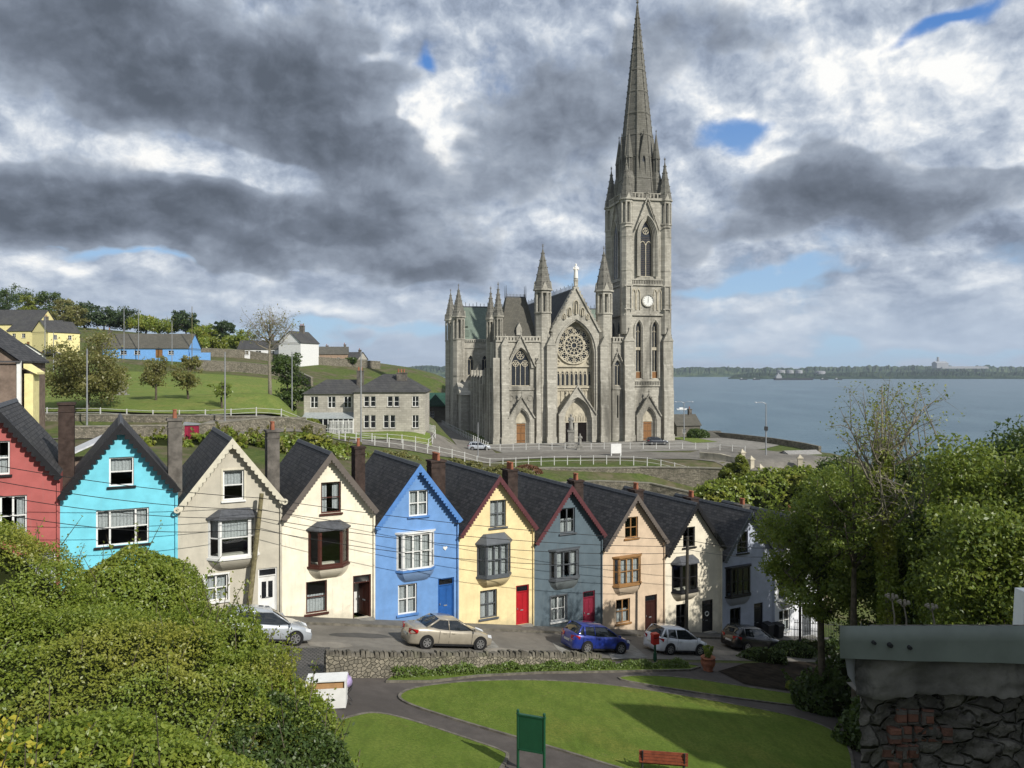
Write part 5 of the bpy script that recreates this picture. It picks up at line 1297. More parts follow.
for ang, ln in ((1.52, .8), (-1.62, .55)):
    c4 = MB(); c, s_ = math.cos(ang), math.sin(ang); c4.band([(15.6-.05*s_-c*.15, 28.9+.05*c-s_*.15), (15.6+c*ln-.025*s_, 28.9+s_*ln+.025*c)], [(15.6+.05*s_-c*.15, 28.9-.05*c-s_*.15), (15.6+c*ln+.025*s_, 28.9+s_*ln-.025*c)], y0-.21, y0-.185); c4.build('clock_hand', M['trim'], clk)
for (a, c) in ((10.2, 12.3), (18.7, 20.8)):
    buttress(tw, a, c, -.9, .4, 0, 20.5, ((.5, .25), (.75, .2)))
for yy in (.9, 8.6):
    for xa, xb in ((9.5, 10.6), (20.1, 21.1)): b = MB(); b.box(xa, xb, yy, yy+2, 0, 22); b.build('buttress', ST, tw)
for (cx, cy) in ((11.15, 1.0), (19.6, 1.0), (11.15, 10.3), (19.6, 10.3)):
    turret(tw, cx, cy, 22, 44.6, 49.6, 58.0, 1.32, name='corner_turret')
nn = MB()
for cx in (11.15, 19.6):
    for dx in (-.55, .55): nn.box(cx+dx-.08, cx+dx+.08, -.42, -.3, 26.6, 31.8)
    for zz in (27, 31.8, 44): nn.box(cx-.9, cx+.9, -.45, -.25, zz, zz+.2)
nn.build('shaft_ring', ST, tw)
pp = MB()
for s_ in range(4):
    T = Matrix.Translation((TX, 5.65, 0)) @ Matrix.Rotation(s_*PI/2, 4, 'Z'); pp.T = T
    for k in range(9): xx = -3.3+k*.82; pp.box(xx-.12, xx+.12, -5.2, -4.95, 50.1, 51.0)
    pp.box(-3.4, 3.4, -5.22, -4.93, 51.0, 51.2)
pp.T = None; pp.build('parapet', ST, tw)
sp = MB(); R0 = 4.6; ZT = 93.2; Z0 = 50.
lev = [Z0+(ZT-.8-Z0)*k/9 for k in range(10)]
rad_ = lambda z: R0*(1-(z-Z0)/(ZT-Z0))
for a_, b_ in zip(lev, lev[1:]):
    octo_r = (rad_(a_), rad_(b_)); sp.frus(TX, 5.65, a_, b_, octo_r[0], octo_r[1], 8, PI/8, cap=False)
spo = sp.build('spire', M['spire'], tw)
sb = MB()
for z in lev[1:-1]: sb.frus(TX, 5.65, z-.12, z+.12, rad_(z-.12)+.1, rad_(z+.12)+.1, 8, PI/8)
for i in range(8):
    t = PI/8+i*PI/4; sb.tube([(TX+(rad_(z)+.02)*math.cos(t), 5.65+(rad_(z)+.02)*math.sin(t), z) for z in (Z0, ZT-.9)], [.14, .07], 5)
    for z in np.arange(66, 90, 1.3): r = rad_(z)+.12; sb.box(TX+r*math.cos(t)-.07, TX+r*math.cos(t)+.07, 5.65+r*math.sin(t)-.07, 5.65+r*math.sin(t)+.07, z, z+.25)
finial(sb, TX, 5.65, ZT-1.0, 1.3); sb.build('spire_rib', M['spire'], spo)
for s_ in range(4):
    T = Matrix.Translation((TX, 5.65, 0)) @ Matrix.Rotation(s_*PI/2, 4, 'Z'); l = MB(T=T)
    pierced(l, -.85, .85, 50.5, lambda x: 59.5+4.6*(1-abs(x)/.85), [opn(0, .36, 53, 58.4, 59.4, 4)], -3.75, -3.3, xs_extra=(0,)); l.box(-.84, -.5, -3.3, -1.2, 50.5, 59.4); l.box(.5, .84, -3.3, -1.2, 50.5, 59.4); l.prism([(-.84, 59.4), (.84, 59.4), (0, 63.9)], -3.29, -1.2); finial(l, 0, -3.5, 64, .8)
    lo = l.build('lucarne', M['spire'], spo); l = MB(T=T); l.box(-.36, .36, -3.45, -3.4, 53, 59.2); l.build('louvre', M['lead_glass'], lo)
    T = Matrix.Translation((TX, 5.65, 0)) @ Matrix.Rotation(s_*PI/2+PI/4, 4, 'Z')
    v = T @ Vector((0, -4.25, 0)); pn = MB(); octo(pn, v.x, v.y, 50, 54.5, 1.15); pn.frus(v.x, v.y, 54.5, 56, 1.15, .75, 8, PI/8); octo(pn, v.x, v.y, 56, 58.8, .62); octo(pn, v.x, v.y, 58.8, 59.1, .85)
    pn.frus(v.x, v.y, 59.1, 64.4, .8, .05, 8, PI/8); finial(pn, v.x, v.y, 64.3, .7)
    for i in range(8): t = i*PI/4+PI/8; pn.frus(v.x+.68*math.cos(t), v.y+.68*math.sin(t), 56, 58.8, .1, .1, 5)
    pn.build('spire_pinnacle', M['spire'], spo)
# statue on a tall pedestal in front, and a smaller one
z = PLAZA
def monument(name, label, x, y, ph, sh, mat, r=.5):
    t = thing(name, label, 'statue', (x, y, H1(x, y)))
    mb = MB(); mb.box(-r*1.5, r*1.5, -r*1.5, r*1.5, 0, .4); mb.box(-r, r, -r, r, .4, ph-.3); mb.box(-r*1.25, r*1.25, -r*1.25, r*1.25, ph-.3, ph); mb.build('pedestal', M['pale'], t)
    mb = MB(); statue(mb, 0, 0, ph, sh); mb.build('figure', mat, t, True); return t
monument('statue', 'grey statue on a tall pedestal before the main doors of the cathedral', *W(571, 449, 145)[:2], 3.3, 3.0, M['pale'], .55)
monument('statue', 'small grey statue beside the taller one before the cathedral doors', *W(580, 452, 141)[:2], .9, 2.1, M['pale'], .4)
# ------------------------------------------------------------------ roads, field and walls behind the houses
def PD(px, py, D): x, y, _ = W(px, py, D); return x, y
strip('upper_road', [PD(60,440,78), PD(200,440,88), PD(340,441,107), PD(400,445,112), PD(440,449,118), PD(480,450,128), PD(540,452,133), PD(620,455,132), PD(700,456,131), PD(760,460,122), PD(815,466,108), PD(850,482,98)], 10, M['asphalt'], .1)
strip('hill_road', [PD(478,449,131), PD(468,437,150), PD(450,421,172), PD(434,406,200), PD(428,400,225)], 7., M['asphalt'], .13)
c, s_ = math.cos(CROT), math.sin(CROT)
cl = lambda lx, ly: (CATH[0]+lx*c-ly*s_, CATH[1]+lx*s_+ly*c)
pl = [cl(-22, -1), cl(-22, -20), cl(30, -18), cl(34, -4), cl(32, 30), cl(22.5, 30), cl(22.5, -1)]
mbz = MB(); mbz.add([(x, y, PLAZA+.06) for x, y in [cl(-20, -2), cl(-18, -19), cl(30, -20), cl(37, -14), cl(36, 4), cl(31, 40), cl(23, 40), cl(23, -.2), cl(-19, -.2)]], [tuple(range(8))]); mbz.build('forecourt', mk_asphalt('forecourt_paving', (.17, .16, .14)), kind='structure')
mbz = MB(); mbz.add([(x, y, PLAZA+.1) for x, y in [cl(22.5, -7), cl(28, -6), cl(27.5, 6), cl(23, 5)]], [(0,1,2,3)]); mbz.build('verge_grass', M['field'], kind='structure')

def grid_patch(name, corners, mat, off, n=30):
    """bilinear patch between four ground points, draped on the land"""
    A, B, C_, D_ = [np.array(q) for q in corners]; P = []
    for i in range(n+1):
        for j in range(n+1):
            u, v = i/n, j/n; P.append((A*(1-u)+B*u)*(1-v)+(D_*(1-u)+C_*u)*v)
    hs = H(P); k = n+1; mb = MB(); mb.add([(p[0], p[1], float(h)+off) for p, h in zip(P, hs)], [(i*k+j, (i+1)*k+j, (i+1)*k+j+1, i*k+j+1) for i in range(n) for j in range(n)])
    return mb.build(name, mat, None, True, kind='structure')
grid_patch('car_park', [PD(690,456,136), PD(815,465,112), PD(850,455,126), PD(722,447,148)], M['asphalt'], .09, 16)
grid_patch('field', [PD(-60,416,93), PD(306,420,99.5), PD(292,384,182), PD(-40,384,165)], M['field'], .3)
grid_patch('presbytery_lawn', [PD(318,440,108), PD(432,441,115.5), PD(430,434,120), PD(308,434,116)], M['field'], .2, 16)

def ground_wall(name, label, line, h, th, mat, capm=None, base=-1.2, seg=3., cat='wall', hh=None, group=None):
    P = [Vector(p) for p in line]; pts = []
    for a, b in zip(P, P[1:]):
        k = max(1, int((b-a).length/seg)); pts += [a.lerp(b, i/k) for i in range(k)]
    pts.append(P[-1]); n = len(pts); hs = H([(p.x, p.y) for p in pts]); x, y, z0 = pts[0].x, pts[0].y, float(hs[0])
    root = thing(name, label, cat, (x, y, z0), group=group); V = []; Vc = []
    for i, p in enumerate(pts):
        d = (pts[min(i+1, n-1)]-pts[max(i-1, 0)]).normalized(); nn = Vector((-d.y, d.x))*th/2; g = float(hs[i])-z0
        top = (hh[i*(len(hh)-1)//max(n-1, 1)] - z0) if hh is not None else g+h
        if hh is not None: t_ = i/(n-1)*(len(hh)-1); k0 = min(int(t_), len(hh)-2); top = hh[k0]+(hh[k0+1]-hh[k0])*(t_-k0)-z0
        bot = min(g, top-.3)+base
        for q, zz in ((p-nn, bot), (p-nn, top), (p+nn, top), (p+nn, bot)): V.append((q.x-x, q.y-y, zz))
        for q, zz in ((p-nn*1.25, top), (p-nn*1.25, top+.14), (p+nn*1.25, top+.14), (p+nn*1.25, top)): Vc.append((q.x-x, q.y-y, zz+.003))
    Fs = [(4*i+j, 4*i+4+j, 4*i+5+j, 4*i+1+j) for i in range(n-1) for j in range(3)]+[(3, 2, 1, 0), (4*n-4, 4*n-3, 4*n-2, 4*n-1)]
    mb = MB(); mb.add(V, Fs); mb.build('wall_body', mat, root)
    if capm: mb = MB(); mb.add(Vc, Fs+[(4*i+3, 4*i, 4*i+4, 4*i+7) for i in range(n-1)]); mb.build('coping', capm, root)
    return root
M['rail'] = mk('weathered_white_rail', (.55, .55, .52), .6, .3, var=.1)
def railing(name, label, line, h=1.2, gap=1.9, mat=None, post=.055, rails=(.5, .95), base_h=None, group='white railings along the roads', rr=.026):
    P = [Vector(p) for p in line]; L = [0]
    for a, b in zip(P, P[1:]): L.append(L[-1]+(b-a).length)
    n = max(2, int(L[-1]/gap)); pts = []
    for i in range(n+1):
        s = L[-1]*i/n
        for k in range(len(P)-1):
            if s <= L[k+1]+1e-6: break
        pts.append(P[k]+(P[k+1]-P[k]).normalized()*(s-L[k]))
    hs = H([(p.x, p.y) for p in pts]) if base_h is None else np.array([base_h]*len(pts))
    x, y, z0 = pts[0].x, pts[0].y, float(hs[0]); root = thing(name, label, 'railing', (x, y, z0), group=group); mat = mat or M['rail']
    pm = None
    for p, g in zip(pts, hs):
        if pm is None:
            mb = MB(); mb.box(-post, post, -post, post, -.3, h-.05); mb.frus(0, 0, h-.05, h+.08, post*1.6, post*.4, 6); pm = mb.build('post', mat, root); o = pm
        else: o = pm.copy(); COL.objects.link(o)
        o.location = (p.x-x, p.y-y, float(g)-z0)
    for r in rails:
        mb = MB(); mb.tube([(p.x-x, p.y-y, float(g)-z0+h*r) for p, g in zip(pts, hs)], rr, 5); mb.build('rail', mat, root)
    return root
cop = mk('wall_coping', (.24, .225, .18), .9, .1, var=.2, scale=2.)
ground_wall('stone_wall', 'long low stone retaining wall at the foot of the sloping green field', [PD(-60,416,90), PD(100,417,92.5), PD(306,420,98)], 1.9, .5, M['rubble'], cop, base=-2., hh=[CAMZ-5.3, CAMZ-5.6, CAMZ-5.9, CAMZ-6.4])
railing('railing', 'white railing with stepped rails at the foot of the green field with the small trees', [PD(20,413,92.6), PD(150,416,94.6), PD(306,418,98.6)], 1.15, 3.0, base_h=None)
railing('railing', 'white railing curving round the lawn of the grey stone presbytery', [PD(322,441,107.5), PD(360,443,108), PD(400,444,111.5), PD(430,441,115), PD(436,434,120), PD(430,425,131)], 1.25, 2.2)
railing('railing', 'long white railing along the near edge of the road below the cathedral', [PD(330,450,102), PD(400,452,107), PD(440,455,111.5), PD(480,459,115), PD(540,463,118.4), PD(600,465,120), PD(690,467.5,118.2), PD(745,470,116)], 1.35, 2.05, post=.06)
railing('railing', 'white railing at the edge of the cathedral forecourt above the road', [PD(487,448,139), PD(540,449,141), PD(620,450,142), PD(700,450,142), PD(745,452,136)], 1.2, 2.3)
railing('railing', 'white railing climbing beside the hill road along the dark north side of the cathedral', [PD(488,446,141), PD(476,436,152), PD(458,420,174), PD(442,406,200)], 1.4, 2.0, post=.065)
# retaining wall under the road
def hz(L): return [CAMZ+z for z in L]
ground_wall('retaining_wall', 'tall mossy stone retaining wall behind the roofs of the houses, holding up the cathedral road', [PD(470,475,109), PD(500,477,109.5), PD(560,480,114.5), PD(640,482,117.2), PD(700,480,116.2), PD(760,478,113.5), PD(815,476,110)], 1, .8, M['rubble'], cop, base=-5., hh=hz([-14.3, -14.6, -15.0, -15.15, -15.1, -15.1, -15.3]))
ground_wall('garden_wall', 'lower rough stone garden wall sloping down behind the yellow house chimney', [PD(552,478,104), PD(600,476,104), PD(650,478,104), PD(700,482,101)], 1, .5, M['rubble'], cop, base=-4., hh=hz([-15.6, -15.3, -15.6, -16.6]))
ground_wall('stone_wall', 'grey field wall beyond the trees on the hillside', [PD(196,374,186), PD(240,375,190), PD(290,377,192), PD(312,384,178)], 2.4, .5, M['rubble'], cop)
ground_wall('stone_wall', 'second grey wall higher up the hillside below the white houses', [PD(190,358,212), PD(245,362,226), PD(300,366,226), PD(380,370,240)], 2.2, .5, M['rubble'], cop)
ground_wall('stone_wall', 'tall dark stone wall between the upper road and the backs of the gardens', [PD(60,436,81), PD(150,437,85), PD(250,438,91), PD(325,442,98)], 1.3, .5, M['rubble'], cop)
ground_wall('stone_wall', 'low ragged stone wall at the outer edge of the terrace, with the water behind it', [cl(26.5, 16), cl(31, 10), cl(35, 0), cl(37.5, -10), cl(38, -20), cl(37, -27)], 1.1, .5, M['rubble'], None)
# white stone posts beside the road where it turns down
piers = []
k = 0
for (px, py, D) in [(742,466,122),(751,465,121),(760,464,120),(769,464,119),(778,465,118),(787,466,117),(796,467,115),(804,468,113),(811,470,111),(817,472,109),(822,475,107),(800,458,123),(808,460,121),(816,463,118),(824,466,115),(830,470,112)]:
    x, y = PD(px, py, D); g = H1(x, y)
    if k == 0:
        pr = thing('stone_pier', 'squared pale stone pier of the row where the road turns down to the sea', 'pier', (x, y, g), .3, 'pale stone piers along the bend of the road')
        mb = MB(); mb.box(-.36, .36, -.36, .36, -1.5, 2.1); mb.build('shaft', M['trac'], pr); mb = MB(); mb.box(-.46, .46, -.46, .46, 2.1, 2.3); mb.frus(0, 0, 2.3, 2.75, .5, .05, 4); mb.build('cap', M['trac'], pr)
    else: o = copy_tree(pr, None, (x, y, g), .3+.1*k)
    k += 1
ground_wall('balustrade', 'pale stone parapet wall running between the piers at the bend of the road', [PD(700,464,127), PD(742,466,122), PD(778,465,118), PD(804,468,113), PD(822,475,107)], 1.0, .3, M['trac'], M['trac'])

# ------------------------------------------------------------------ small buildings
def gabled(name, label, loc, rz, w, d, h, rise, wallm, roofm, wins=(), chim=(), hip=0., cat='house', group=None, doors=(), left=(), frame=None, axis='x', eave=.25, gabwins=()):
    """w along x (front faces -y), ridge along x (or along y: front is a gable), hip: how far the ridge ends draw in"""
    root = thing(name, label, cat, loc, rz, group); mb = MB(); hw, hd = w/2, d/2
    ops = sorted([(a, b, c, e) for a, b, c, e in wins]+[(a, b, 0, e) for a, b, e in doors])
    if axis == 'x':
        pierced(mb, -hw, hw, -2.5, h, ops, -hd, -hd+.25)
        for s in (-1, 1):
            xa, xb = (s*hw, s*(hw-.25)) if s > 0 else (-hw, -hw+.25)
            pf = [(-hd+.25, -2.5), (hd, -2.5), (hd, h)]+([(0, h+rise-.05)] if not hip else [])+[(-hd+.25, h+(rise*.25/hd if not hip else 0))]
            mb.prism_x(pf, min(xa, xb)+.002*0, max(xa, xb))
        mb.box(-hw+.25, hw-.25, hd-.25, hd-.003, -2.5, h)
        A = [(-hw-eave, -hd-eave, h-.1), (hw+eave, -hd-eave, h-.1), (hw+eave, hd+eave, h-.1), (-hw-eave, hd+eave, h-.1), (-hw-eave+hip, 0, h+rise), (hw+eave-hip, 0, h+rise)]
    else:
        pierced(mb, -hw, hw, -2.5, lambda x: h+rise*(1-abs(x)/hw)-.05, ops+sorted([g for g in gabwins]), -hd, -hd+.25, xs_extra=(0,))
        for s in (-1, 1): mb.box(min(s*hw, s*(hw-.25)), max(s*hw, s*(hw-.25)), -hd+.25, hd-.25, -2.5, h)
        mb.prism([(-hw, -2.5), (hw, -2.5), (hw, h), (0, h+rise-.05), (-hw, h)], hd-.25, hd)
        A = [(-hw-eave, -hd-eave, h-.1), (-hw-eave, hd+eave, h-.1), (hw+eave, hd+eave, h-.1), (hw+eave, -hd-eave, h-.1), (0, -hd-eave+hip, h+rise), (0, hd+eave-hip, h+rise)]
    mb.build('wall', wallm, root)
    rf = MB(); lo = [(p[0], p[1], p[2]-.12) for p in A[:4]]+[(A[4][0], A[4][1], A[4][2]-.12), (A[5][0], A[5][1], A[5][2]-.12)]
    if axis == 'x': Fs = [(0,1,5,4),(2,3,4,5),(1,2,5),(3,0,4)]
    else: Fs = [(3,0,4),(1,2,5),(0,1,5,4),(2,3,4,5)]
    if hip: Fl = [f for f in Fs]
    else: Fl = [f for f in Fs if len(f) == 4]
    rf.add(A+lo, Fl+[tuple(i+6 for i in reversed(f)) for f in Fl]+[(0,6,7,1),(1,7,8,2),(2,8,9,3),(3,9,6,0)]+([] if hip else [(1,7,11,5),(5,11,8,2),(3,9,10,4),(4,10,6,0)] if axis == 'x' else []))
    ro = rf.build('roof', roofm, root)
    for (a, b, c, e) in list(wins)+[(g[0], g[1], g[2], g[3]) for g in gabwins]:
        fr, gl = MB(), MB(); T = Matrix.Translation((a, -hd+.08, c)); sash(fr, gl, T, b-a, e-c, 2 if b-a > .9 else 1, 2, edge=.08, mull=.09)
        fo = fr.build('window', frame or wh, root); gl.build('pane', M['darkglass'], fo); s = MB(); s.box(a-.1, b+.1, -hd-.08, -hd+.07, c-.12, c-.003); s.build('sill', M['pale'], fo)
    for (a, b, e) in doors:
        dm = MB(); dm.box(a+.02, b-.02, -hd+.1, -hd+.16, 0, e-.02); do = dm.build('door', M['oak'], root); hm = MB(); hm.frus(b-.25, -hd+.06, 1, 1.12, .05, .05, 6); hm.build('handle', M['metal_grey'], do)
    for (cx, cy, cw_, top) in chim:
        cm = MB(); cm.box(cx-cw_/2, cx+cw_/2, cy-.4, cy+.4, h-.5, top); cm.box(cx-cw_/2-.08, cx+cw_/2+.08, cy-.48, cy+.48, top, top+.15); co = cm.build('chimney', CH1 if wallm != M['stone'] else M['stone'], ro)
        for q in range(max(1, int(cw_/.45))): pm = MB(); pm.frus(cx-cw_/2+.25+q*.45, cy, top+.15, top+.7, .13, .1, 8); pm.build('chimney_pot', M['pot'], co)
    return root
pstone = mk_stone('presbytery_stone', (.5, .47, .4), (.38, .355, .3), .35)
M['roof_dk'] = mk_masonry('slate_far', (.075, .074, .074), (.055, .055, .056), (.03, .03, .03), .6, .35, .02, .85, 'xz', stain=(.1, .1, .085), stain_amt=.5)
def at(px, py, D): x, y, z = W(px, py, D); return (x, y, z)
# presbytery: right block and set-back left block
w3 = lambda xs, z0, z1, w=.95: [(x-w/2, x+w/2, z0, z1) for x in xs]
def presb():
    root = gabled('presbytery', 'two-storey grey stone presbytery with hipped slate roof and white conservatory', at(393,431.5,123), .03, 10.9, 9, 6.6, 2.6, pstone, M['roof_dk'],
        wins=[(-3.9,-3.1,.9,2.9),(-2.9,-2.1,.9,2.9),(-.9,-.1,.9,2.9),(.1,.9,.9,2.9),(3.5,4.5,.9,2.9),(-3.9,-3.1,4.2,5.8),(-2.9,-2.1,4.2,5.8),(-.3,.5,4.2,5.8),(.7,1.5,4.2,5.8),(3.5,4.5,4.2,5.8)], chim=[(1.6,-1.5,1.6,9.3),(-5.2,0,1.0,9.6)], hip=4.2, cat='building')
    # left block, as further parts of the same building
    mb = MB(); pierced(mb, -13.6, -5.46, -2.5, 6.2, [(-12.6,-11.4,3.9,5.7),(-9.9,-8.7,3.9,5.7),(-7.4,-6.2,3.9,5.7)], -2.2, -1.95); mb.box(-13.6, -13.35, -1.95, 4.5, -2.5, 6.2); mb.box(-13.35, -5.5, 4.2, 4.5, -2.5, 6.2); mb.build('wing_wall', pstone, root)
    rf = MB(); A = [(-13.9,-2.5,6.1),(-5.3,-2.5,6.1),(-5.3,4.8,6.1),(-13.9,4.8,6.1),(-10.8,1.1,8.3),(-5.3,1.1,8.3)]; rf.add(A, [(0,1,5,4),(2,3,4,5),(3,0,4),(0,3,2,1)]); rf.build('wing_roof', M['roof_dk'], root)
    for a, b, c, e in [(-12.6,-11.4,3.9,5.7),(-9.9,-8.7,3.9,5.7),(-7.4,-6.2,3.9,5.7)]:
        fr, gl = MB(), MB(); sash(fr, gl, Matrix.Translation((a, -2.1, c)), b-a, e-c, 2, 2, mull=.12); fo = fr.build('window', wh, root); gl.build('pane', M['darkglass'], fo)
    fr = MB(); 
    for k in range(11):
        x = -13.2+k*.77; fr.box(x-.06, x+.06, -4.6, -4.5, -.3, 2.3)
    for z in (-.3, .75, 2.3): fr.box(-13.26, -5.44, -4.62, -4.48, z, z+.13)
    for k in range(17): x = -8.9+k*.21; fr.box(x-.04, x+.04, -5.3, -5.25, -.4, 2.0)
    fr.box(-9.0, -5.4, -5.33, -5.22, 2.0, 2.1); fr.box(-9.0, -5.4, -5.33, -5.22, -.1, .0)
    co = fr.build('conservatory', wh, root)
    g = MB(); g.box(-13.2, -5.46, -4.54, -4.52, -.3, 2.3); g.build('pane', M['darkglass'], co); g = MB(); g.prism_x([(-4.7, 2.43), (-2.21, 3.2), (-2.21, 3.1), (-4.7, 2.35)], -13.4, -5.46); g.build('glass_roof', mk('glass_roof_panes', (.35, .38, .38), .2, .5), co)
presb()
yl = mk('pale_yellow_render', s2l(232, 220, 160), .9, .1, var=.08); bl = mk('sky_blue_render', s2l(120, 170, 225), .9, .1, var=.08); wr = mk('white_render', (.7, .7, .68), .9, .1, var=.06)
tn = mk('tan_pebbledash', s2l(160, 138, 118), .95, .1, var=.15)
zY = H1(*PD(45,345,192)[:2])
gabled('yellow_house', 'pale yellow house with dark roof high on the hill, nearest the skyline trees', (W(45,0,196)[0], 196, zY-.5), -.12, 15, 9, 5.6, 3.4, yl, M['roof_dk'], wins=[(-5.8,-4.6,3.4,4.7),(-2.6,-1.4,3.4,4.7),(1.6,2.9,3.4,4.7),(-5.8,-4.6,.8,2.2),(1.6,2.9,.8,2.2)], doors=[(-1,0,2.2)], chim=[(2,0,1.1,10)])
gabled('yellow_house', 'pale yellow house wing with a steep gable beside the taller dark roof', (W(66,0,190)[0], 188, zY-1.0), 1.15, 10, 7, 5.4, 3.4, yl, M['roof_dk'], wins=[(-3.4,-2.2,3.2,4.5),(1.2,2.4,3.2,4.5)], axis='x')
gabled('dark_roofed_house', 'long dark-roofed pale yellow house at the edge of the photo on the hill', (W(2,0,200)[0], 203, zY+.3), 0, 20, 9, 5.8, 4.0, yl, M['roof_dk'], wins=[(5.5,6.9,3.4,4.9),(8,9.2,3.4,4.9),(-2,-.7,3.4,4.9)], chim=[(-6,0,1.2,11)])
gabled('white_outbuilding', 'small white gabled outbuilding in front of the yellow houses', (W(27,0,172)[0], 172, H1(W(27,0,172)[0], 172)), .5, 6.5, 7, 3.0, 2.4, wr, M['roof_dk'], wins=[], axis='y', gabwins=[(1.2,2.2,1,2)])
for o_ in COL.objects:
    if o_.name.startswith('yellow_house') and o_.parent is None and o_.type == 'EMPTY' and o_.location.y > 150: o_.scale = (.82, .82, .82); o_.location.x -= 1.2
zB = H1(*PD(150,358,200)); 
b_ = gabled('blue_hall', 'long low sky-blue hall with a grey-brown slate roof beyond the field', (W(150,0,200)[0], 201, zB+.2), .04, 22, 9, 2.6, 3.8, bl, M['lowered_slate'], wins=[(-6,-4.4,.9,1.9),(-2.5,-1,.9,1.9),(6,7.4,.9,1.9)], doors=[(2.8,4.6,2.2)], chim=[(-10.7,0,.8,7.2)], cat='hall')
m_ = MB(); m_.box(10.8, 16.5, -4.2, -4.0, -1, 1.4); m_.build('yard_wall', bl, b_)
zW = H1(*PD(290,362,228))
gabled('white_house', 'bright white gabled house with dark roof and white chimney beyond the bare tree', (W(299,0,226)[0], 226, zW+.6), -.35, 7.5, 9, 5.0, 3.4, wr, M['roof_dk'], axis='y', wins=[], gabwins=[(1.6,2.5,1.0,2.2)], chim=[(0,1.5,1.4,10)])
gabled('white_bungalow', 'low white bungalow beside the taller white gabled house', (W(262,0,230)[0], 230, zW+1.2), .1, 12, 8, 2.7, 2.6, wr, M['roof_dk'], wins=[(-4.6,-3,1,2.1),(-1,.6,1,2.1),(3,4.4,1,2.1)], chim=[(3,0,.9,6.4)])
k = 0
for (px, D, w, h, rz, wm, lab) in [(334,252,9,3.4,.2,tn,'small tan house with brown roof descending the far hillside beside the white one'),(352,262,8,3.2,-.3,pstone,'small grey far house between two brown-roofed ones'),(372,300,10,3.5,.3,wr,'small pale far house just above the presbytery roof'),(404,285,9,3.2,-.1,tn,'far tan cottage seen over the presbytery chimney'),(320,265,7,3.4,.5,pstone,'far grey cottage touching the white gabled house')]:
    x = W(px, 0, D)[0]; gabled('hillside_house', lab, (x, D, H1(x, D)-.3), rz, w, 7, h, 2.4, wm, [M['lowered_slate'], M['roof_dk']][k % 2], wins=[(-2,-1,1,2.2),(1,2,1,2.2)], chim=[(w/2-1,0,.8,h+3)]); k += 1
# green copper roofed building left of the cathedral
gc = mk('copper_green_roof', (.2, .42, .26), .7, .2, var=.12, scale=1.); gcd = mk('old_copper', (.05, .1, .075), .7, .2, var=.2)
x = W(434,0,215)[0]; r_ = gabled('green_roofed_building', 'building with a bright green copper roof tucked behind the left end of the cathedral', (x, 215, H1(x, 215)-.5), .1, 13, 8, 5.2, 3.4, M['stone_dk'], gc, wins=[(-4,-3,2,3.6),(-1,0,2,3.6)], cat='building')
mb = MB(); mb.prism([(-2.5, 5.2), (3.2, 5.2), (.4, 8.3)], -5.6, -1); mb.build('porch_roof', gcd, r_)
# side-on house at the photo edge and things between the terrace and the field
brn2 = mk('brown_pebbledash', s2l(132, 116, 104), .95, .1, var=.2, scale=2., dirt=(.08, .07, .06), bmp=.6)
x, y = PD(-2, 0, 56); z = H1(x, y)
r_ = gabled('brown_house', 'brown pebbledashed house seen gable-on behind the red house, with a stout chimney', (-39.3, 55.5, CAMZ-5.9), .32, 8.2, 7.5, 6.5, 3.3, brn2, M['slate'], axis='y', wins=[], chim=[(-2.4,2,1.9,11.2)])
m_ = MB(); m_.box(4.11, 4.35, -3.85, -3.6, -2, 6.4); m_.build('white_downpipe', wh, r_)
m_ = MB(); m_.box(4.36, 4.9, -3.0, -1.4, -3, 5.5); m_.prism([(4.36, 6.2), (4.36, 5.9), (5.2, 5.45), (5.2, 5.6)], -3.2, -1.2); m_.build('yellow_annexe', yl, r_)
t = thing('shed', 'small crimson garden shed behind the pale grey house', 'shed', (*PD(192,440,72), H1(*PD(192,440,72))), .3)
t.scale = (.65, .65, .8); m_ = MB(); m_.box(-.9, .9, -.9, .9, -.5, 1.9); m_.build('shed_wall', mk('crimson_boards', (.28, .02, .05), .7, .2), t); m_ = MB(); m_.prism([(-1.05, 1.9), (1.05, 1.9), (1.05, 2.0), (-1.05, 2.2)], -1.1, 1.1); m_.build('shed_roof', M['metal_grey'], t); m_ = MB(); m_.box(-.35, .35, -.95, -.905, -.3, 1.7); m_.build('door', mk('crimson_door', (.2, .015, .035), .6, .2), t)
x, y = PD(92,440,52); t = thing('lean_to', 'low outhouse with a sloping white sheet roof behind the turquoise house', 'outhouse', (x, y, H1(x, y)-.9), ROT)
m_ = MB(); m_.box(-2, 2, -2, 2, -1.5, 2.3); m_.build('wall', brn2, t); m_ = MB(); m_.prism([(-2.2, 2.3), (2.2, 4.4), (2.2, 4.5), (-2.2, 2.42)], -2.3, 2.3); m_.build('sheet_roof', mk('white_sheeting', (.62, .63, .65), .5, .3), t)
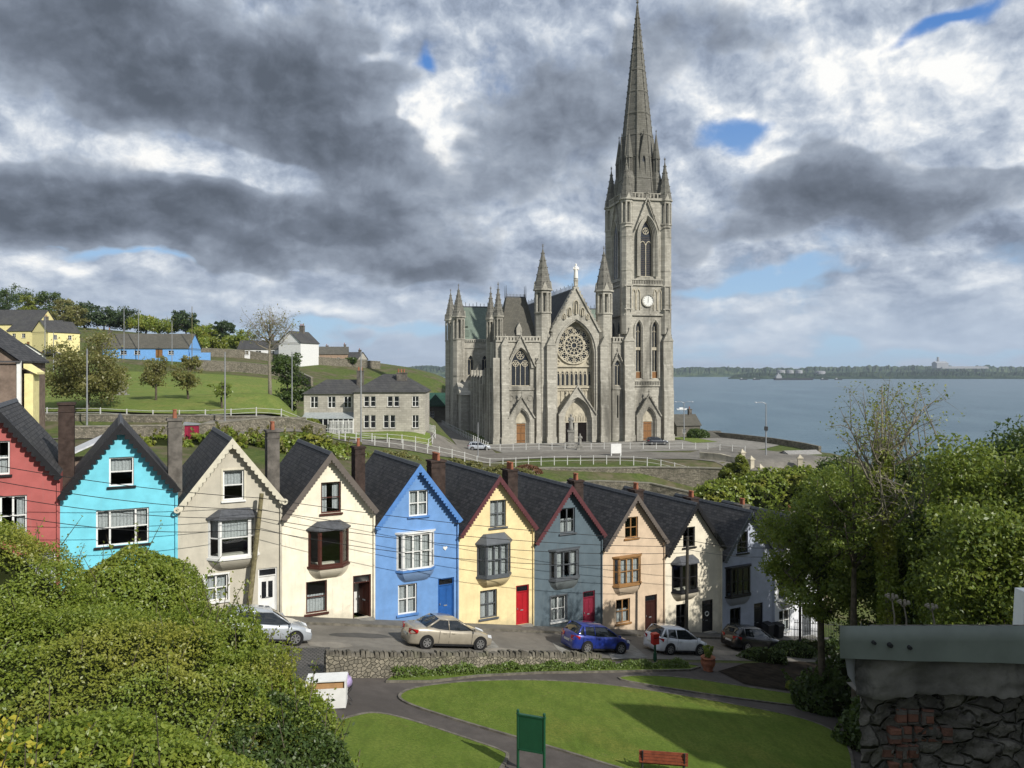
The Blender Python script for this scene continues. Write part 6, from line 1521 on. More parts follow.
# stone lodge beyond the right corner of the cathedral
x, y = PD(683, 440, 172); gabled('stone_lodge', 'small brown stone lodge beyond the tower, above the water', (x, y, PLAZA-.3), .2, 5.5, 6, 2.8, 2.2, M['stone_dk'], M['lowered_slate'], wins=[(-1.4,-.6,1,2),(.8,1.6,1,2)], cat='lodge', chim=[(1.6,0,.7,6)])
x, y = PD(800, 450, 135); gabled('quayside_hut', 'pale flat-looking roof of a building just below the bend of the road', (x, y, CAMZ-18.6), .25, 6, 6, 3.2, 1.0, wr, mk('pale_roof', (.3, .29, .27), .7, .2, var=.15), wins=[(-3,-2,1,2),(1,2,1,2)], cat='building')
k = 0
for (px, py, D, w, lab) in [(708,434,168,5,'small brown hut on the terrace edge between the lodge and the street lamp')]:
    x, y = PD(px, py, D); gabled('hut', lab, (x, y, CAMZ+(-(py+4-HY)/F*D)-1), .1, w, 5, 1.6, 1.0, [M['stone_dk'], tn][k], M['lowered_slate'], cat='hut', wins=[(-1,0,.5,1.2)]); k += 1

# ------------------------------------------------------------------ posts, lamps, signs
def pole(name, label, px, py, D, h, r=.12, mat=None, group=None, lean=(0, 0), arms=0, z=None):
    x, y = PD(px, py, D) if D else G(px, py); g = H1(x, y) if z is None else z
    t = thing(name, label, 'pole', (x, y, g), 0, group); mb = MB(); mb.tube([(0, 0, -.3), (lean[0], lean[1], h)], [r, r*.72], 10); mb.build('shaft', mat or M['wood_pole'], t)
    if arms:
        mb = MB(); mb.box(-.6, .6, -.05, .05, h-.5, h-.4)
        for q in (-.5, 0, .5): mb.frus(q, 0, h-.4, h-.25, .04, .03, 6)
        mb.build('crossarm', M['wood_pole'], t)
    return t
pole('utility_pole', 'leaning wooden utility pole with greenish top before the pale grey house', 247, 619, None, 6.4, .15, lean=(.72, .1))
pole('utility_pole', 'dark slender utility pole before the ivory house', 686, 648, None, 7.0, .12, mat=gloss('tarred_wood', (.05, .045, .035), .9), lean=(.1, 0))
pole('utility_pole', 'dark pole beside the iron railings at the low end of the street', 800, 650, None, 7.4, .1, mat=gloss('tarred_wood_dark', (.035, .03, .028), .9))
for (px, py, D, h, lab) in [(124,357,195,13.4,'slim pale lamp pole standing before the blue hall, nearest its chimney'),(138.5,357,195,13.0,'slim pale lamp pole before the middle of the blue hall'),(172,362,190,11,'slim pale pole before the orange door of the blue hall'),(192,358,196,14.5,'tall brown pole at the far corner of the blue hall'),(87,422,90,9.2,'grey pole rising through the broad olive tree'),(225,426,93,9.0,'pale pole between the small trees at the railing of the field'),(292,400,120,9.6,'pale pole beside the dark evergreen near the presbytery'),(45,352,176,11,'pale pole by the white outbuilding'),(53.5,352,168,9,'white lamp pole on the road before the yellow houses'),(478,448,126,6,'short pole at the foot of the hill road'),(361,446,104,12.5,'thin pole standing before the middle of the presbytery')]:
    pole('street_pole', lab, px, py, D, h, .1, M['metal_grey'] if 'brown' not in lab else M['wood_pole'], 'poles on the hillside')
def lamp(label, px, py, D, h, double=False):
    x, y = PD(px, py, D); t = thing('street_lamp', label, 'street lamp', (x, y, CAMZ-(py-HY)/F*D)); mb = MB(); mb.tube([(0, 0, -3), (0, 0, h*.5), (0, 0, h)], [.14, .11, .07], 8); mb.build('post', M['metal_grey'], t)
    for s in ((-1, 1) if double else (-1,)):
        mb = MB(); mb.tube([(0, 0, h-.05), (s*.6, 0, h+.25), (s*1.5, 0, h+.2)], .05, 6); mb.build('arm', M['metal_grey'], t); mb = MB(); mb.lathe([(.05, h+.12), (.2, h+.15), (.22, h+.24), (.08, h+.3)], 10, s*1.75, 0); mb.build('lamp_head', M['lamp_clear'], t)
    return t
l1 = lamp('tall single-armed street lamp standing against the water beside the road', 766, 448, 132, 7.6)
mb = MB(); mb.box(-.25, .25, -.3, .2, 3.0, 3.7); mb.build('junction_box', M['metal_dark'], l1)
lamp('double-armed street lamp just right of the cathedral tower', 684, 436, 160, 6.9, True)
# white sign box before the cathedral
x, y = PD(616, 459, 131); t = thing('notice_board', 'white boxy notice board standing before the right side of the cathedral front', 'notice board', (x, y, H1(x, y)), .15)
mb = MB(); mb.box(-.9, .9, -.15, .15, .5, 2.1); mb.build('panel', wh, t); mb = MB(); mb.box(-.9, -.75, -.1, .1, -.3, .5); mb.build('leg', wh, t); mb = MB(); mb.box(.75, .9, -.1, .1, -.3, .5); mb.build('leg', wh, t)
# distant cars
def far_car(name, label, px, py, D, col, rz):
    x, y = PD(px, py, D); c_ = make_car(name, label, (x, y), carpaint(name+'_paint', col), 4.2, 1.75, 1.47, 'hatch'); c_.location = (x, y, H1(x, y)+.13); c_.rotation_euler = (0, 0, rz); c_['group'] = 'cars near the cathedral'
    return c_
far_car('silver_car', 'silver car on the road at the left corner of the cathedral', 479, 447, 140, (.45, .48, .52), .1)
far_car('dark_car', 'dark car parked before the tower of the cathedral', 657, 449, 150, (.03, .035, .045), .1)
far_car('dark_car', 'dark car standing before the yellow houses on the hill', 52, 348, 182, (.03, .03, .035), .1)
# small white statue in the field
x, y = PD(122, 397, 124); monument('statue', 'white statue on a plinth in the field beside the broad olive tree', x, y, 1.6, 2.9, M['gold_white'], .55)

# ------------------------------------------------------------------ sea, far shore, ship
m, t, p = principled('sea_water', .28, .5); c_ = ocoord(t)
n1 = t.noise(t.vm('MULTIPLY', c_, (.012, .004, 1.)), 1., 6, .6, .5); n2 = t.noise(c_, .35, 5, .65)
t.put(p.inputs['Base Color'], t.mix(t.mr(t.m('ADD', t.m('MULTIPLY', n1, .6), t.m('MULTIPLY', t.noise(t.vm('MULTIPLY', c_, (.03, .09, 1.)), 1., 6, .7), .4)), .38, .62), (.035, .085, .115), (.075, .135, .165)))
bump(t, p, t.m('ADD', n2, t.m('MULTIPLY', t.noise(t.vm('MULTIPLY', c_, (.05, .16, 1.)), 1., 5, .7), 1.6)), .8, 1.2); p.inputs['Specular IOR Level'].default_value = .35
mb = MB(); xs = np.linspace(-9000, 9000, 29); ys = np.concatenate([[150], np.linspace(500, 9000, 20)]); V = [(float(x), float(y), 0.) for y in ys for x in xs]; k = len(xs)
mb.add(V, [(i*k+j, i*k+j+1, (i+1)*k+j+1, (i+1)*k+j) for i in range(len(ys)-1) for j in range(k-1)]); mb.build('sea', m, kind='structure')
def shore(name, D, pts, mat, wob, seed, depth=500, kind='structure'):
    """wooded land across the water; pts: (px, height above the water)"""
    rng = np.random.default_rng(seed); px = np.arange(pts[0][0], pts[-1][0]+.1, 1.2); base = np.interp(px, [q[0] for q in pts], [q[1] for q in pts])
    nz = sum(np.convolve(rng.normal(size=len(px)+40), np.ones(w)/w, 'same')[20:-20]*a for w, a in ((2, .5), (5, .8), (15, 1.5)))*wob
    edge = np.minimum(1, np.minimum((px-px[0])/6, (px[-1]-px)/6)+.02); h = np.maximum(1, base+nz*np.sqrt(base/40))*edge
    V = []; prof = [(0, 0), (.02, .35), (.12, .5), (.3, .8), (.55, 1.), (1., .6)]
    for i, q in enumerate(px):
        for (dd, f) in prof:
            Y = D+dd*depth; wv = 1+.12*rng.normal() if 0 < f < 1 else 1; V.append(((q-512)/F*D*(1+dd*depth/D), Y, h[i]*f*wv-(.5 if f == 0 else 0)))
    k = len(prof); mb = MB(); mb.add(V, [(i*k+j, (i+1)*k+j, (i+1)*k+j+1, i*k+j+1) for i in range(len(px)-1) for j in range(k-1)]); return mb.build(name, mat, kind=kind)
m, t, p = principled('far_woods', 1., .05); c_ = ocoord(t); n = t.noise(t.vm('MULTIPLY', c_, (.012, .008, .05)), 1., 6, .7)
t.put(p.inputs['Base Color'], t.mix(t.mr(n, .42, .62), (.028, .05, .03), (.075, .1, .05)))
shore('far_hills', 3900, [(200,40),(320,50),(420,56),(480,48),(640,46),(700,50),(770,46),(840,52),(900,58),(960,56),(1010,52),(1100,50),(1300,40)], m, 5, 3, 900)
m2, t, p = principled('near_woods', 1., .05); c_ = ocoord(t); n = t.noise(t.vm('MULTIPLY', c_, (.02, .01, .08)), 1., 6, .7)
t.put(p.inputs['Base Color'], t.mix(t.mr(n, .42, .62), (.018, .032, .02), (.04, .06, .032)))
shore('far_headland', 3150, [(728,6),(742,22),(780,26),(830,22),(870,28),(930,30),(1000,27),(1060,30),(1200,25)], m2, 3.5, 9, 350)
fw = mk('far_white', (.34, .35, .36), .8, .1)
def far_block(name, label, px, D, z0, w, h, d=20, cat='building', cyl=False, group=None):
    x = (px-512)/F*D; t = thing(name, label, cat, (x, D, z0), 0, group); mb = MB()
    if cyl: mb.frus(0, 0, 0, h, w/2, w/2, 16); mb.frus(0, 0, h, h+h*.15, w/2, w*.1, 16)
    else:
        mb.box(-w/2, w/2, -d/2, d/2, 0, h); mb.prism_x([(-d/2-.5, h), (d/2+.5, h), (0, h+h*.35)], -w/2-.5, w/2+.5)
    mb.build('tank_shell' if cyl else 'block_walls', fw, t); return t
for (px, w, lab) in [(781,34,'leftmost white storage tank across the water'),(790,30,'second white storage tank across the water'),(799,30,'third white storage tank across the water'),(820,44,'low white tank by itself on the far shore')]: far_block('storage_tank', lab, px, 3300, 22 if px < 810 else 18, w, 13, cat='tank', cyl=True, group='white tanks on the far shore')
far_block('power_station', 'long pale industrial building on the far hill', 962, 4000, 42, 240, 9, 60); far_block('power_station', 'taller pale block beside the far chimney', 940, 4000, 44, 60, 26, 50)
x = (938-512)/F*4010; t = thing('far_chimney', 'slim tall chimney on the far hill', 'chimney', (x, 4010, 40)); mb = MB(); mb.frus(0, 0, 0, 62, 8, 6, 14); mb.build('stack', fw, t)
t = thing('cargo_ship', 'dark low ship with a white bridge lying off the far shore', 'ship', ((793-512)/F*2900, 2900, -.5), .03)
mb = MB(); mb.add([(-70,-9,0),(58,-9,0),(75,0,0),(58,9,0),(-70,9,0),(-72,-9.5,7),(60,-9.5,7),(82,0,9.5),(60,9.5,7),(-72,9.5,7)], [(0,1,6,5),(1,2,7,6),(2,3,8,7),(3,4,9,8),(4,0,5,9),(5,6,7,8,9)]); mb.build('hull', M['metal_dark'], t)
mb = MB(); mb.box(-66, -46, -8, 8, 7, 17); mb.box(-62, -50, -7, 7, 17, 22); mb.frus(-56, 0, 22, 28, 2.5, 2, 8); mb.build('bridge', fw, t)
for k in range(3): mb = MB(); mb.frus(-20+k*32, 0, 7, 20, 1, .7, 6); mb.build('mast', M['metal_dark'], t)
for (px, lab) in [(743,'small dark barge nearest the headland tip'),(756,'small dark barge left of the ship'),(824,'small dark boat just right of the ship'),(838,'small dark boat furthest from the ship')]:
    t = thing('boat', lab, 'boat', ((px-512)/F*2920, 2920, -.2), 0, 'small craft on the far water'); mb = MB(); mb.add([(-12,-3,0),(9,-3,0),(15,0,0),(9,3,0),(-12,3,0),(-13,-3.4,3.4),(10,-3.4,3.4),(18,0,4.4),(10,3.4,3.4),(-13,3.4,3.4)], [(0,1,6,5),(1,2,7,6),(2,3,8,7),(3,4,9,8),(4,0,5,9),(5,6,7,8,9)]); mb.build('hull', M['metal_dark'], t); mb = MB(); mb.box(-9, -3, -2, 2, 3.4, 7.5); mb.build('wheelhouse', fw, t)
t = thing('motor_boat', 'small white motor boat with a wake close behind the cathedral tower', 'boat', ((681-512)/F*830, 830, -.1), .1)
mb = MB(); mb.add([(-5,-1.4,0),(3,-1.4,0),(6,0,0),(3,1.4,0),(-5,1.4,0),(-5,-1.6,1.3),(3.4,-1.6,1.3),(7,0,1.8),(3.4,1.6,1.3),(-5,1.6,1.3)], [(0,1,6,5),(1,2,7,6),(2,3,8,7),(3,4,9,8),(4,0,5,9),(5,6,7,8,9)]); mb.build('hull', wh, t); mb = MB(); mb.box(-2, 2, -1, 1, 1.3, 2.6); mb.build('cabin', wh, t)
from mathutils import noise as mnoise
# ------------------------------------------------------------------ trees and shrubs
def nz3(P, s=1., seed=0):
    """cheap smooth noise in numpy, roughly -1..1"""
    r = np.random.default_rng(seed); out = np.zeros(len(P)); a = 1.
    for k in range(3):
        for j in range(3):
            d = r.normal(size=3)*s*(1.9**k); out += a*np.sin(P@d+r.uniform(0, 6.28))
        a *= .55
    return out/4.
def tree(name, label, loc, h, r, rx, rz, cz, nleaf, leaf, mat, bark=None, limbs=7, subs=5, seed=0, clump=.55, group=None, bare=False, ivy=0, cat='tree', twig=True, fork=.25, ry=None, low=-.6):
    """trunk with limbs and twigs, leaves in clumps round the twig ends; rx/rz crown half sizes, cz crown centre height"""
    rnd = random.Random(seed); rg = np.random.default_rng(seed); ry = ry or rx
    root = thing(name, label, cat, loc, 0, group); mb = MB()
    top = Vector((rnd.uniform(-.1, .1)*rx, rnd.uniform(-.1, .1)*rx, cz+rz*.75))
    tr = [Vector((0, 0, -.6)), Vector((0, 0, h*.1)), Vector((rnd.uniform(-.15, .15), rnd.uniform(-.15, .15), h*.35)), top*.5+Vector((rnd.uniform(-.2, .2), 0, cz*.25)), top]
    tr[3].z = (tr[2].z+top.z)/2
    mb.tube(tr, [r*1.25, r, r*.8, r*.45, r*.1], 8)
    def tp(z):
        for a, b in zip(tr, tr[1:]):
            if z <= b.z: t = max(0, (z-a.z)/max(b.z-a.z, 1e-3)); return a.lerp(b, t)
        return tr[-1]
    tips = []
    for i in range(limbs):
        an = i*2.4+rnd.uniform(-.4, .4); el = rnd.uniform(low, .95)
        e = Vector((math.cos(an)*math.cos(el)*rx*.72, math.sin(an)*math.cos(el)*ry*.72, cz+math.sin(el)*rz*.8))
        z0 = max(h*fork, min(e.z-rx*.35, cz+rz*.3)-rnd.uniform(0, .15)*h); s = tp(z0); mid = s.lerp(e, .5)+Vector((0, 0, (-.06 if not bare else -.1)*rx+rnd.uniform(-.05, .05)*rx))
        lr = r*rnd.uniform(.3, .45)
        mb.tube([s, s.lerp(mid, .5), mid, e], [lr, lr*.8, lr*.6, lr*.25], 6)
        for j in range(subs):
            t = rnd.uniform(.3, 1.); b0 = s.lerp(e, t) if t > .5 else s.lerp(mid, t*2)
            b0 = mid.lerp(e, (t-.5)*2) if t > .5 else s.lerp(mid, t*2)
            dv = Vector((rnd.gauss(0, 1), rnd.gauss(0, 1), rnd.gauss(.45, .8))).normalized()
            b1 = b0+Vector((dv.x*rx, dv.y*ry, dv.z*rz))*rnd.uniform(.22, .48)
            q = Vector((b1.x/rx, b1.y/ry, (b1.z-cz)/rz)); L_ = q.length
            if L_ > 1.: q /= L_; b1 = Vector((q.x*rx, q.y*ry, cz+q.z*rz))
            mb.tube([b0, (b0+b1)/2+Vector((0, 0, rnd.uniform(-.03, .06)*rx)), b1], [lr*.32, lr*.22, lr*.08], 5, False); tips.append(b1)
            if twig:
                for k in range(3 if not bare else 6):
                    dv = Vector((rnd.gauss(0, 1), rnd.gauss(0, 1), rnd.gauss(.5, .7))).normalized(); c0 = b0.lerp(b1, rnd.uniform(.4, 1)); c1 = c0+dv*rx*rnd.uniform(.1, .24 if not bare else .3)
                    mb.tube([c0, c0.lerp(c1, .6)+Vector((0, 0, .02)), c1], [lr*.12, lr*.08, lr*.03], 3, False); tips.append(c1)
    mb.build('trunk', bark or M['bark'], root, True)
    if nleaf:
        T_ = np.array([tuple(t) for t in tips]); k = rg.integers(0, len(T_), nleaf); w = rg.uniform(.35, 1., len(T_))
        off = rg.normal(size=(nleaf, 3)); off /= np.linalg.norm(off, axis=1, keepdims=True); off *= (rg.uniform(0, 1, (nleaf, 1))**.5)*clump*w[k][:, None]*rx*.62
        off[:, 2] *= .7; c = T_[k]+off
        nrm = off/(np.linalg.norm(off, axis=1, keepdims=True)+1e-6)+np.array([0, 0, .3])
        global RNG
        quads_mesh('crown', leafcloud(nleaf, lambda n: (c, nrm), leaf, .35), mat, root)
    if ivy:
        zz = rg.uniform(.2, cz+rz*.35, ivy); an = rg.uniform(0, 2*PI, ivy); rr = r*1.0+rg.uniform(0, .35, ivy)*(1-.5*zz/h); cc = np.array([tuple(tp(z)) for z in zz]); c = cc+np.stack([np.cos(an)*rr, np.sin(an)*rr, 0*an], 1)
        quads_mesh('ivy', leafcloud(ivy, lambda n: (c, np.stack([np.cos(an), np.sin(an), 0*an+.4], 1)), leaf*1.1, .4), M['leaf_ivy'], root)
    return root
def heap(name, label, blobs, n, leaf, mat, cat='shrub', seed=0, shag=.12, core=True, spikes=0, spike_mat=None, group=None, asp=1.6):
    """a mounded shrub: leaves over the outside of merged ellipsoids (x,y,z rel. eye, rx,ry,rz) with a twiggy inside"""
    rg = np.random.default_rng(seed); B = np.array(blobs, float); B[:, 2] += CAMZ; o = B[0, :3].copy(); o[2] = B[0, 2]-B[0, 5]
    root = thing(name, label, cat, tuple(o), 0, group); area = np.array([b[3]*b[4]+b[3]*b[5]+b[4]*b[5] for b in B]); cnt = (n*area/area.sum()).astype(int); C_ = []; N_ = []
    for b, k in zip(B, cnt):
        d = rg.normal(size=(k, 3)); d /= np.linalg.norm(d, axis=1, keepdims=True); d[:, 2] = np.where(d[:, 2] < -.35, -d[:, 2], d[:, 2])
        P = b[:3]+d*b[3:6]; s = 1+shag*nz3(P, 1.1, seed)+shag*.9*nz3(P, 3.2, seed+1)-np.abs(rg.normal(size=k))*.045; P = b[:3]+d*b[3:6]*s[:, None]
        keep = np.ones(k, bool)
        for b2 in B:
            if b2 is b: continue
            keep &= (((P-b2[:3])/(b2[3:6]*.9))**2).sum(1) > 1
        C_.append(P[keep]); nn = d/b[3:6]; nn /= np.linalg.norm(nn, axis=1, keepdims=True); N_.append(nn[keep])
    C_ = np.concatenate(C_)-o; N_ = np.concatenate(N_)
    quads_mesh('foliage', leafcloud(len(C_), lambda q: (C_, N_+np.array([0, 0, .25])), leaf, .45, asp), mat, root)
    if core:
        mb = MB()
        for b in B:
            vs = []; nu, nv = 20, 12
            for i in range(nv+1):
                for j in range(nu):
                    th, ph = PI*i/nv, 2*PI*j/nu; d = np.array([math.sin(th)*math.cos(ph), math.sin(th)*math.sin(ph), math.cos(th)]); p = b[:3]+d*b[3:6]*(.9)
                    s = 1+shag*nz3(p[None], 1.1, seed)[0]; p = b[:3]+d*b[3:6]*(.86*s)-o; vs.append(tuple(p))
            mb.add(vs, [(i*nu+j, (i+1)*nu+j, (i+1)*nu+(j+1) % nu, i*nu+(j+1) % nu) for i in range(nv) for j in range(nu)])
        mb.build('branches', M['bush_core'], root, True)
    if spikes:
        k = rg.integers(0, len(C_), spikes); mb = MB(); LC = []; LN = []
        for q in k:
            p = C_[q]; 
            if N_[q][2] < .2: continue
            d = N_[q]*.5+np.array([rg.normal()*.3, rg.normal()*.3, .9]); L_ = rg.uniform(.25, .7); e = p+d*L_; mb.tube([tuple(p), tuple(e)], [.012, .005], 3, False)
            for t in rg.uniform(.15, 1, 14): LC.append(p+d*L_*t+rg.normal(size=3)*.05); LN.append(rg.normal(size=3))
        if core: mb.build('shoots', M['bark'], root, kind='stuff')
        else: mb.build('shoots', M['bark'], root, kind='stuff')
        LC = np.array(LC); LN = np.array(LN); quads_mesh('shoot_leaves', leafcloud(len(LC), lambda q: (LC, LN), leaf*1.1, .3), spike_mat or mat, root)
    return root
# the big ivy-grown bank in the near left corner
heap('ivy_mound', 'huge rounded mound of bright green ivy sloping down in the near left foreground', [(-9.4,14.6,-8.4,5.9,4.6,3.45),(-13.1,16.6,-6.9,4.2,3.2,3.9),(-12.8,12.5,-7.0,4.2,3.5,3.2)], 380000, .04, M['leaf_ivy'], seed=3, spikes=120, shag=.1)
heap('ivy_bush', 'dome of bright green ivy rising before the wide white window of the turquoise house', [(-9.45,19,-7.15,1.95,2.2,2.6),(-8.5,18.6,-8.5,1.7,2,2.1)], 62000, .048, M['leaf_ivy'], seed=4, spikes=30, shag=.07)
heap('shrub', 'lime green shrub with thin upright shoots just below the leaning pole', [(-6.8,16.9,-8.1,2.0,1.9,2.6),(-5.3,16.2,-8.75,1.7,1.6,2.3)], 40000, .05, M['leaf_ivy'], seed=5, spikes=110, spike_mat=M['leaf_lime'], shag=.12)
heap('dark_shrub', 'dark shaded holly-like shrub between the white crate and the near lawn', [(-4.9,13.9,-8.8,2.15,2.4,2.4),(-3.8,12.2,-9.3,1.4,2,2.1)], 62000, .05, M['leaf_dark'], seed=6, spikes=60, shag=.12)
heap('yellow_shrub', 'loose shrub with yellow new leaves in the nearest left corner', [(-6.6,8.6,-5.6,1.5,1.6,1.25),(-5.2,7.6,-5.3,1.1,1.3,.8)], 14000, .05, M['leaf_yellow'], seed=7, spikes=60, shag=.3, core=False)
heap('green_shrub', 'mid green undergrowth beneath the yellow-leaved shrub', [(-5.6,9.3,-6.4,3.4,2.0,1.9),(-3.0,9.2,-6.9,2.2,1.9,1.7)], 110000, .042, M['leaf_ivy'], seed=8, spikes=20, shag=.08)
# a single pointed sapling against the silver car
x, y = W(352, 0, 21)[:2]
def sapling(name, label, loc, h, n, leaf, mat, w=.25, seed=1, lean=.36):
    rg = np.random.default_rng(seed); t = thing(name, label, 'sapling', loc); mb = MB(); mb.tube([(-.1, 0, -.8), (0, 0, 0), (lean*.4, 0, h*.5), (lean, 0, h)], [.025, .022, .016, .005], 6); mb.build('stem', M['bark'], t)
    z = rg.uniform(.45, 1, n)*h; an = rg.uniform(0, 6.28, n); rr = w*(1.1-z/h)*rg.uniform(.2, 1, n); c = np.stack([np.cos(an)*rr+lean*(z/h)**1.3, np.sin(an)*rr, z], 1); quads_mesh('foliage', leafcloud(n, lambda q: (c, rg.normal(size=(n, 3))), leaf, .3, 2.4), mat, t); return t
# trees on the right
def T(px, D, ztop=None): x = (px-512)/F*D; return (x, D, H1(x, D))
def ctr(px, py, D, base): return CAMZ-(py-HY)/F*D-base
L1 = T(888, 34)
tree('bare_tree', 'tall half-bare tree with ivy-clad trunk reaching above the water line', L1, 17.2, .2, 3.1, 6.0, 11.4, 2600, .08, M['leaf_lime'], M['bark_pale'], 16, 8, 21, clump=.3, bare=True, ivy=12000, low=.1, fork=.3)
def big(name, label, px, D, pyc, rx, rz, n, leaf, mat, seed, **k):
    b = T(px, D); cz = ctr(px, pyc, D, b[2]); return tree(name, label, b, cz+rz, .2, rx, rz, cz, n, leaf, mat, seed=seed, **k)
big('leafy_tree', 'green leafy tree leaning over the low end of the terrace, hiding the white house', 822, 38, 536, 3.3, 3.9, 42000, .11, M['leaf_spring'], 31, limbs=12, subs=7, low=-1.)
big('leafy_tree', 'small airy tree between the leaning leafy tree and the bare one', 856, 35, 505, 2.6, 2.8, 9000, .085, M['leaf_spring'], 32, limbs=10, subs=6, low=-.6, clump=.4)
big('leafy_tree', 'broad bright green tree filling the right edge of the view above the metal-capped wall', 1005, 31, 540, 4.4, 4.6, 76000, .105, M['leaf_spring'], 33, limbs=14, subs=8, low=-1.)
big('leafy_tree', 'dense dark tree directly behind the trunk of the half-bare tree', 905, 38, 575, 4.2, 4.2, 45000, .12, M['leaf_dark'], 34, limbs=13, subs=7, low=-1.)
big('leafy_tree', 'green tree between the half-bare tree and the edge of the view', 950, 36, 560, 3.4, 4.5, 42000, .11, M['leaf_spring'], 35, limbs=11, subs=7, low=-1., clump=.5)
big('leafy_tree', 'darker tree at the right frame edge behind the broad bright one', 1075, 36, 530, 5.0, 5.3, 40000, .13, M['leaf_dark'], 36, limbs=12, subs=7, low=-1.)
big('leafy_tree', 'dark tree farther back, between the last pole and the water', 925, 47, 530, 3.8, 5.2, 26000, .17, M['leaf_dark'], 37, limbs=12, subs=7, low=-1.)
big('leafy_tree', 'dark tree farther back behind the broad bright one', 985, 44, 520, 4.0, 5.2, 26000, .17, M['leaf_dark'], 38, limbs=12, subs=7, low=-1.)
big('leafy_tree', 'dark tree standing before the lowest white house, behind the leaning leafy tree', 852, 49, 520, 3.3, 4.6, 26000, .15, M['leaf_dark'], 39, limbs=12, subs=7, low=-1.)
for (px, D, r, lab, sd) in [(822, 38, .9, 'dark shrub round the foot of the leaning leafy tree', 46), (856, 41, 1.5, 'dark undergrowth between the last pole and the half-bare tree', 45), (885, 33, 1.2, 'low dark undergrowth at the left foot of the half-bare tree', 41), (962, 30, 2.0, 'low dark undergrowth just above the metal capping', 42), (1010, 27, 2.6, 'low dark undergrowth at the foot of the broad bright tree', 43), (968, 33, 2.6, 'dark thicket between the two big right-hand trees', 44)]:
    x, y, z = T(px, D); heap('undergrowth', lab, [(x, y, z-CAMZ+r*.5, r*1.5, r, r*1.25)], int(7000*r/2), .13, M['leaf_dark'], seed=sd, spikes=60, shag=.2)
hp = [(772,668),(800,661),(845,660),(880,668)]
heap('shrub', 'long low dark hedge along the far edge of the bare soil bed', [((x_ := G(px, py))[0], x_[1], near_plane(*uv(*x_))-CAMZ+.1, 1.8, .7, .8) for px, py in [(765,661),(790,655),(815,652),(840,652),(866,655)]], 12000, .09, M['leaf_dark'], cat='hedge', seed=51, shag=.2)
x_ = G(744, 690); heap('shrub', 'tiny round green plant alone in the bare soil bed', [(G(792,690)[0], G(792,690)[1], near_plane(*uv(*G(792,690)))-CAMZ+.15, .3, .3, .35)], 700, .07, M['leaf_lime'], cat='plant', seed=52)
# greenery below the retaining wall
heap('ivy_clump', 'bright green bushy clump climbing the retaining wall', [(*PD(733,482,104), -(484-HY)/F*104, 2.0, 1.6, 2.6), (*PD(742,478,103), -(474-HY)/F*103, 1.0, 1.0, 2.6)], 7000, .22, M['leaf_lime'], seed=61, shag=.2)
heap('bramble_bank', 'green overgrown bank below the white road railings, right of the tall wall', [(*PD(720,500,92), -(508-HY)/F*92, 3.5, 3, 3.2), (*PD(765,498,95), -(500-HY)/F*95, 4.5, 3, 3.6), (*PD(800,490,96), -(492-HY)/F*96, 4, 3, 3.2), (*PD(835,500,92), -(500-HY)/F*92, 4.5, 3, 4)], 16000, .26, M['leaf_ivy'], seed=62, shag=.18)
heap('bramble_bank', 'tangled brambles between the field wall and the roofs of the pale grey and cream houses', [(*PD(215,447,70), -(452-HY)/F*70, 3, 2, 1.8), (*PD(300,447,72), -(453-HY)/F*72, 3.4, 2, 1.7), (*PD(255,447,74), -(450-HY)/F*74, 3.5, 2, 1.5), (*PD(340,455,78), -(462-HY)/F*78, 3.4, 2, 1.6), (*PD(150,445,68), -(452-HY)/F*68, 3.6, 2, 1.4)], 16000, .2, M['leaf_ivy'], seed=63, shag=.25, spikes=150, spike_mat=M['leaf_olive'])
heap('bramble_bank', 'low scrub along the road edge above the blue house roof', [(*PD(390,453,92), -(462-HY)/F*92, 4, 1.5, 1.3), (*PD(450,460,98), -(470-HY)/F*98, 4.5, 1.5, 1.3), (*PD(500,468,100), -(477-HY)/F*100, 4, 1.5, 1.3)], 9000, .2, M['leaf_olive'], seed=64, shag=.25)
heap('russet_bush', 'small russet-brown bush at the foot of the road railing', [(*PD(527,470,110), -(473-HY)/F*110, 2.2, 1.2, 1.2)], 2500, .18, mk_leaf('leaf_russet', (.13, .06, .03), (.2, .1, .05)), seed=65)
heap('round_bush', 'round green bush at the left foot of the conservatory', [(*PD(311,430,112), -(428-HY)/F*112, 1.5, 1.2, 1.4)], 2500, .2, M['leaf_lime'], seed=66)
heap('shrub', 'small dark shrub beside the stone lodge', [(*PD(698,437,165), -(436-HY)/F*165, 2.4, 1.4, 1.5)], 1500, .3, M['leaf_dark'], seed=67)
# field trees
def ft(name, label, px, py, D, hpx, wpx, n, leaf, mat, seed, bark=None, **k):
    x, y = PD(px, py, D); z = H1(x, y); hh = hpx/F*D; rx = wpx/F*D/2; rz = hh*k.pop('rzf', .36); cz = hh-rz
    return tree(name, label, (x, y, z), hh, k.pop('r', .16), rx, rz, cz, n, leaf, mat, bark or M['bark'], seed=seed, **k)
ft('broad_tree', 'broad olive-green tree hiding the left end of the field and the blue hall', 88, 411, 97, 84, 88, 15000, .2, M['leaf_olive'], 71, limbs=13, subs=7, low=-1.1, rzf=.45, clump=.55)
ft('small_tree', 'small round tree in the field, next to the white statue', 112, 412, 104, 40, 30, 2500, .2, M['leaf_olive'], 72, limbs=8)
ft('small_tree', 'small round tree with reddish leaves, middle of the field row', 156, 409, 106, 46, 38, 3300, .19, M['leaf_olive'], 73, limbs=9)
ft('small_tree', 'taller small tree beside the middle one of the field row', 188, 409, 108, 46, 34, 3000, .19, M['leaf_olive'], 74, limbs=9)
ft('small_tree', 'sparse sapling-like tree, last of the field row by the pale pole', 222, 410, 104, 34, 24, 1300, .17, M['leaf_spring'], 75, limbs=7)
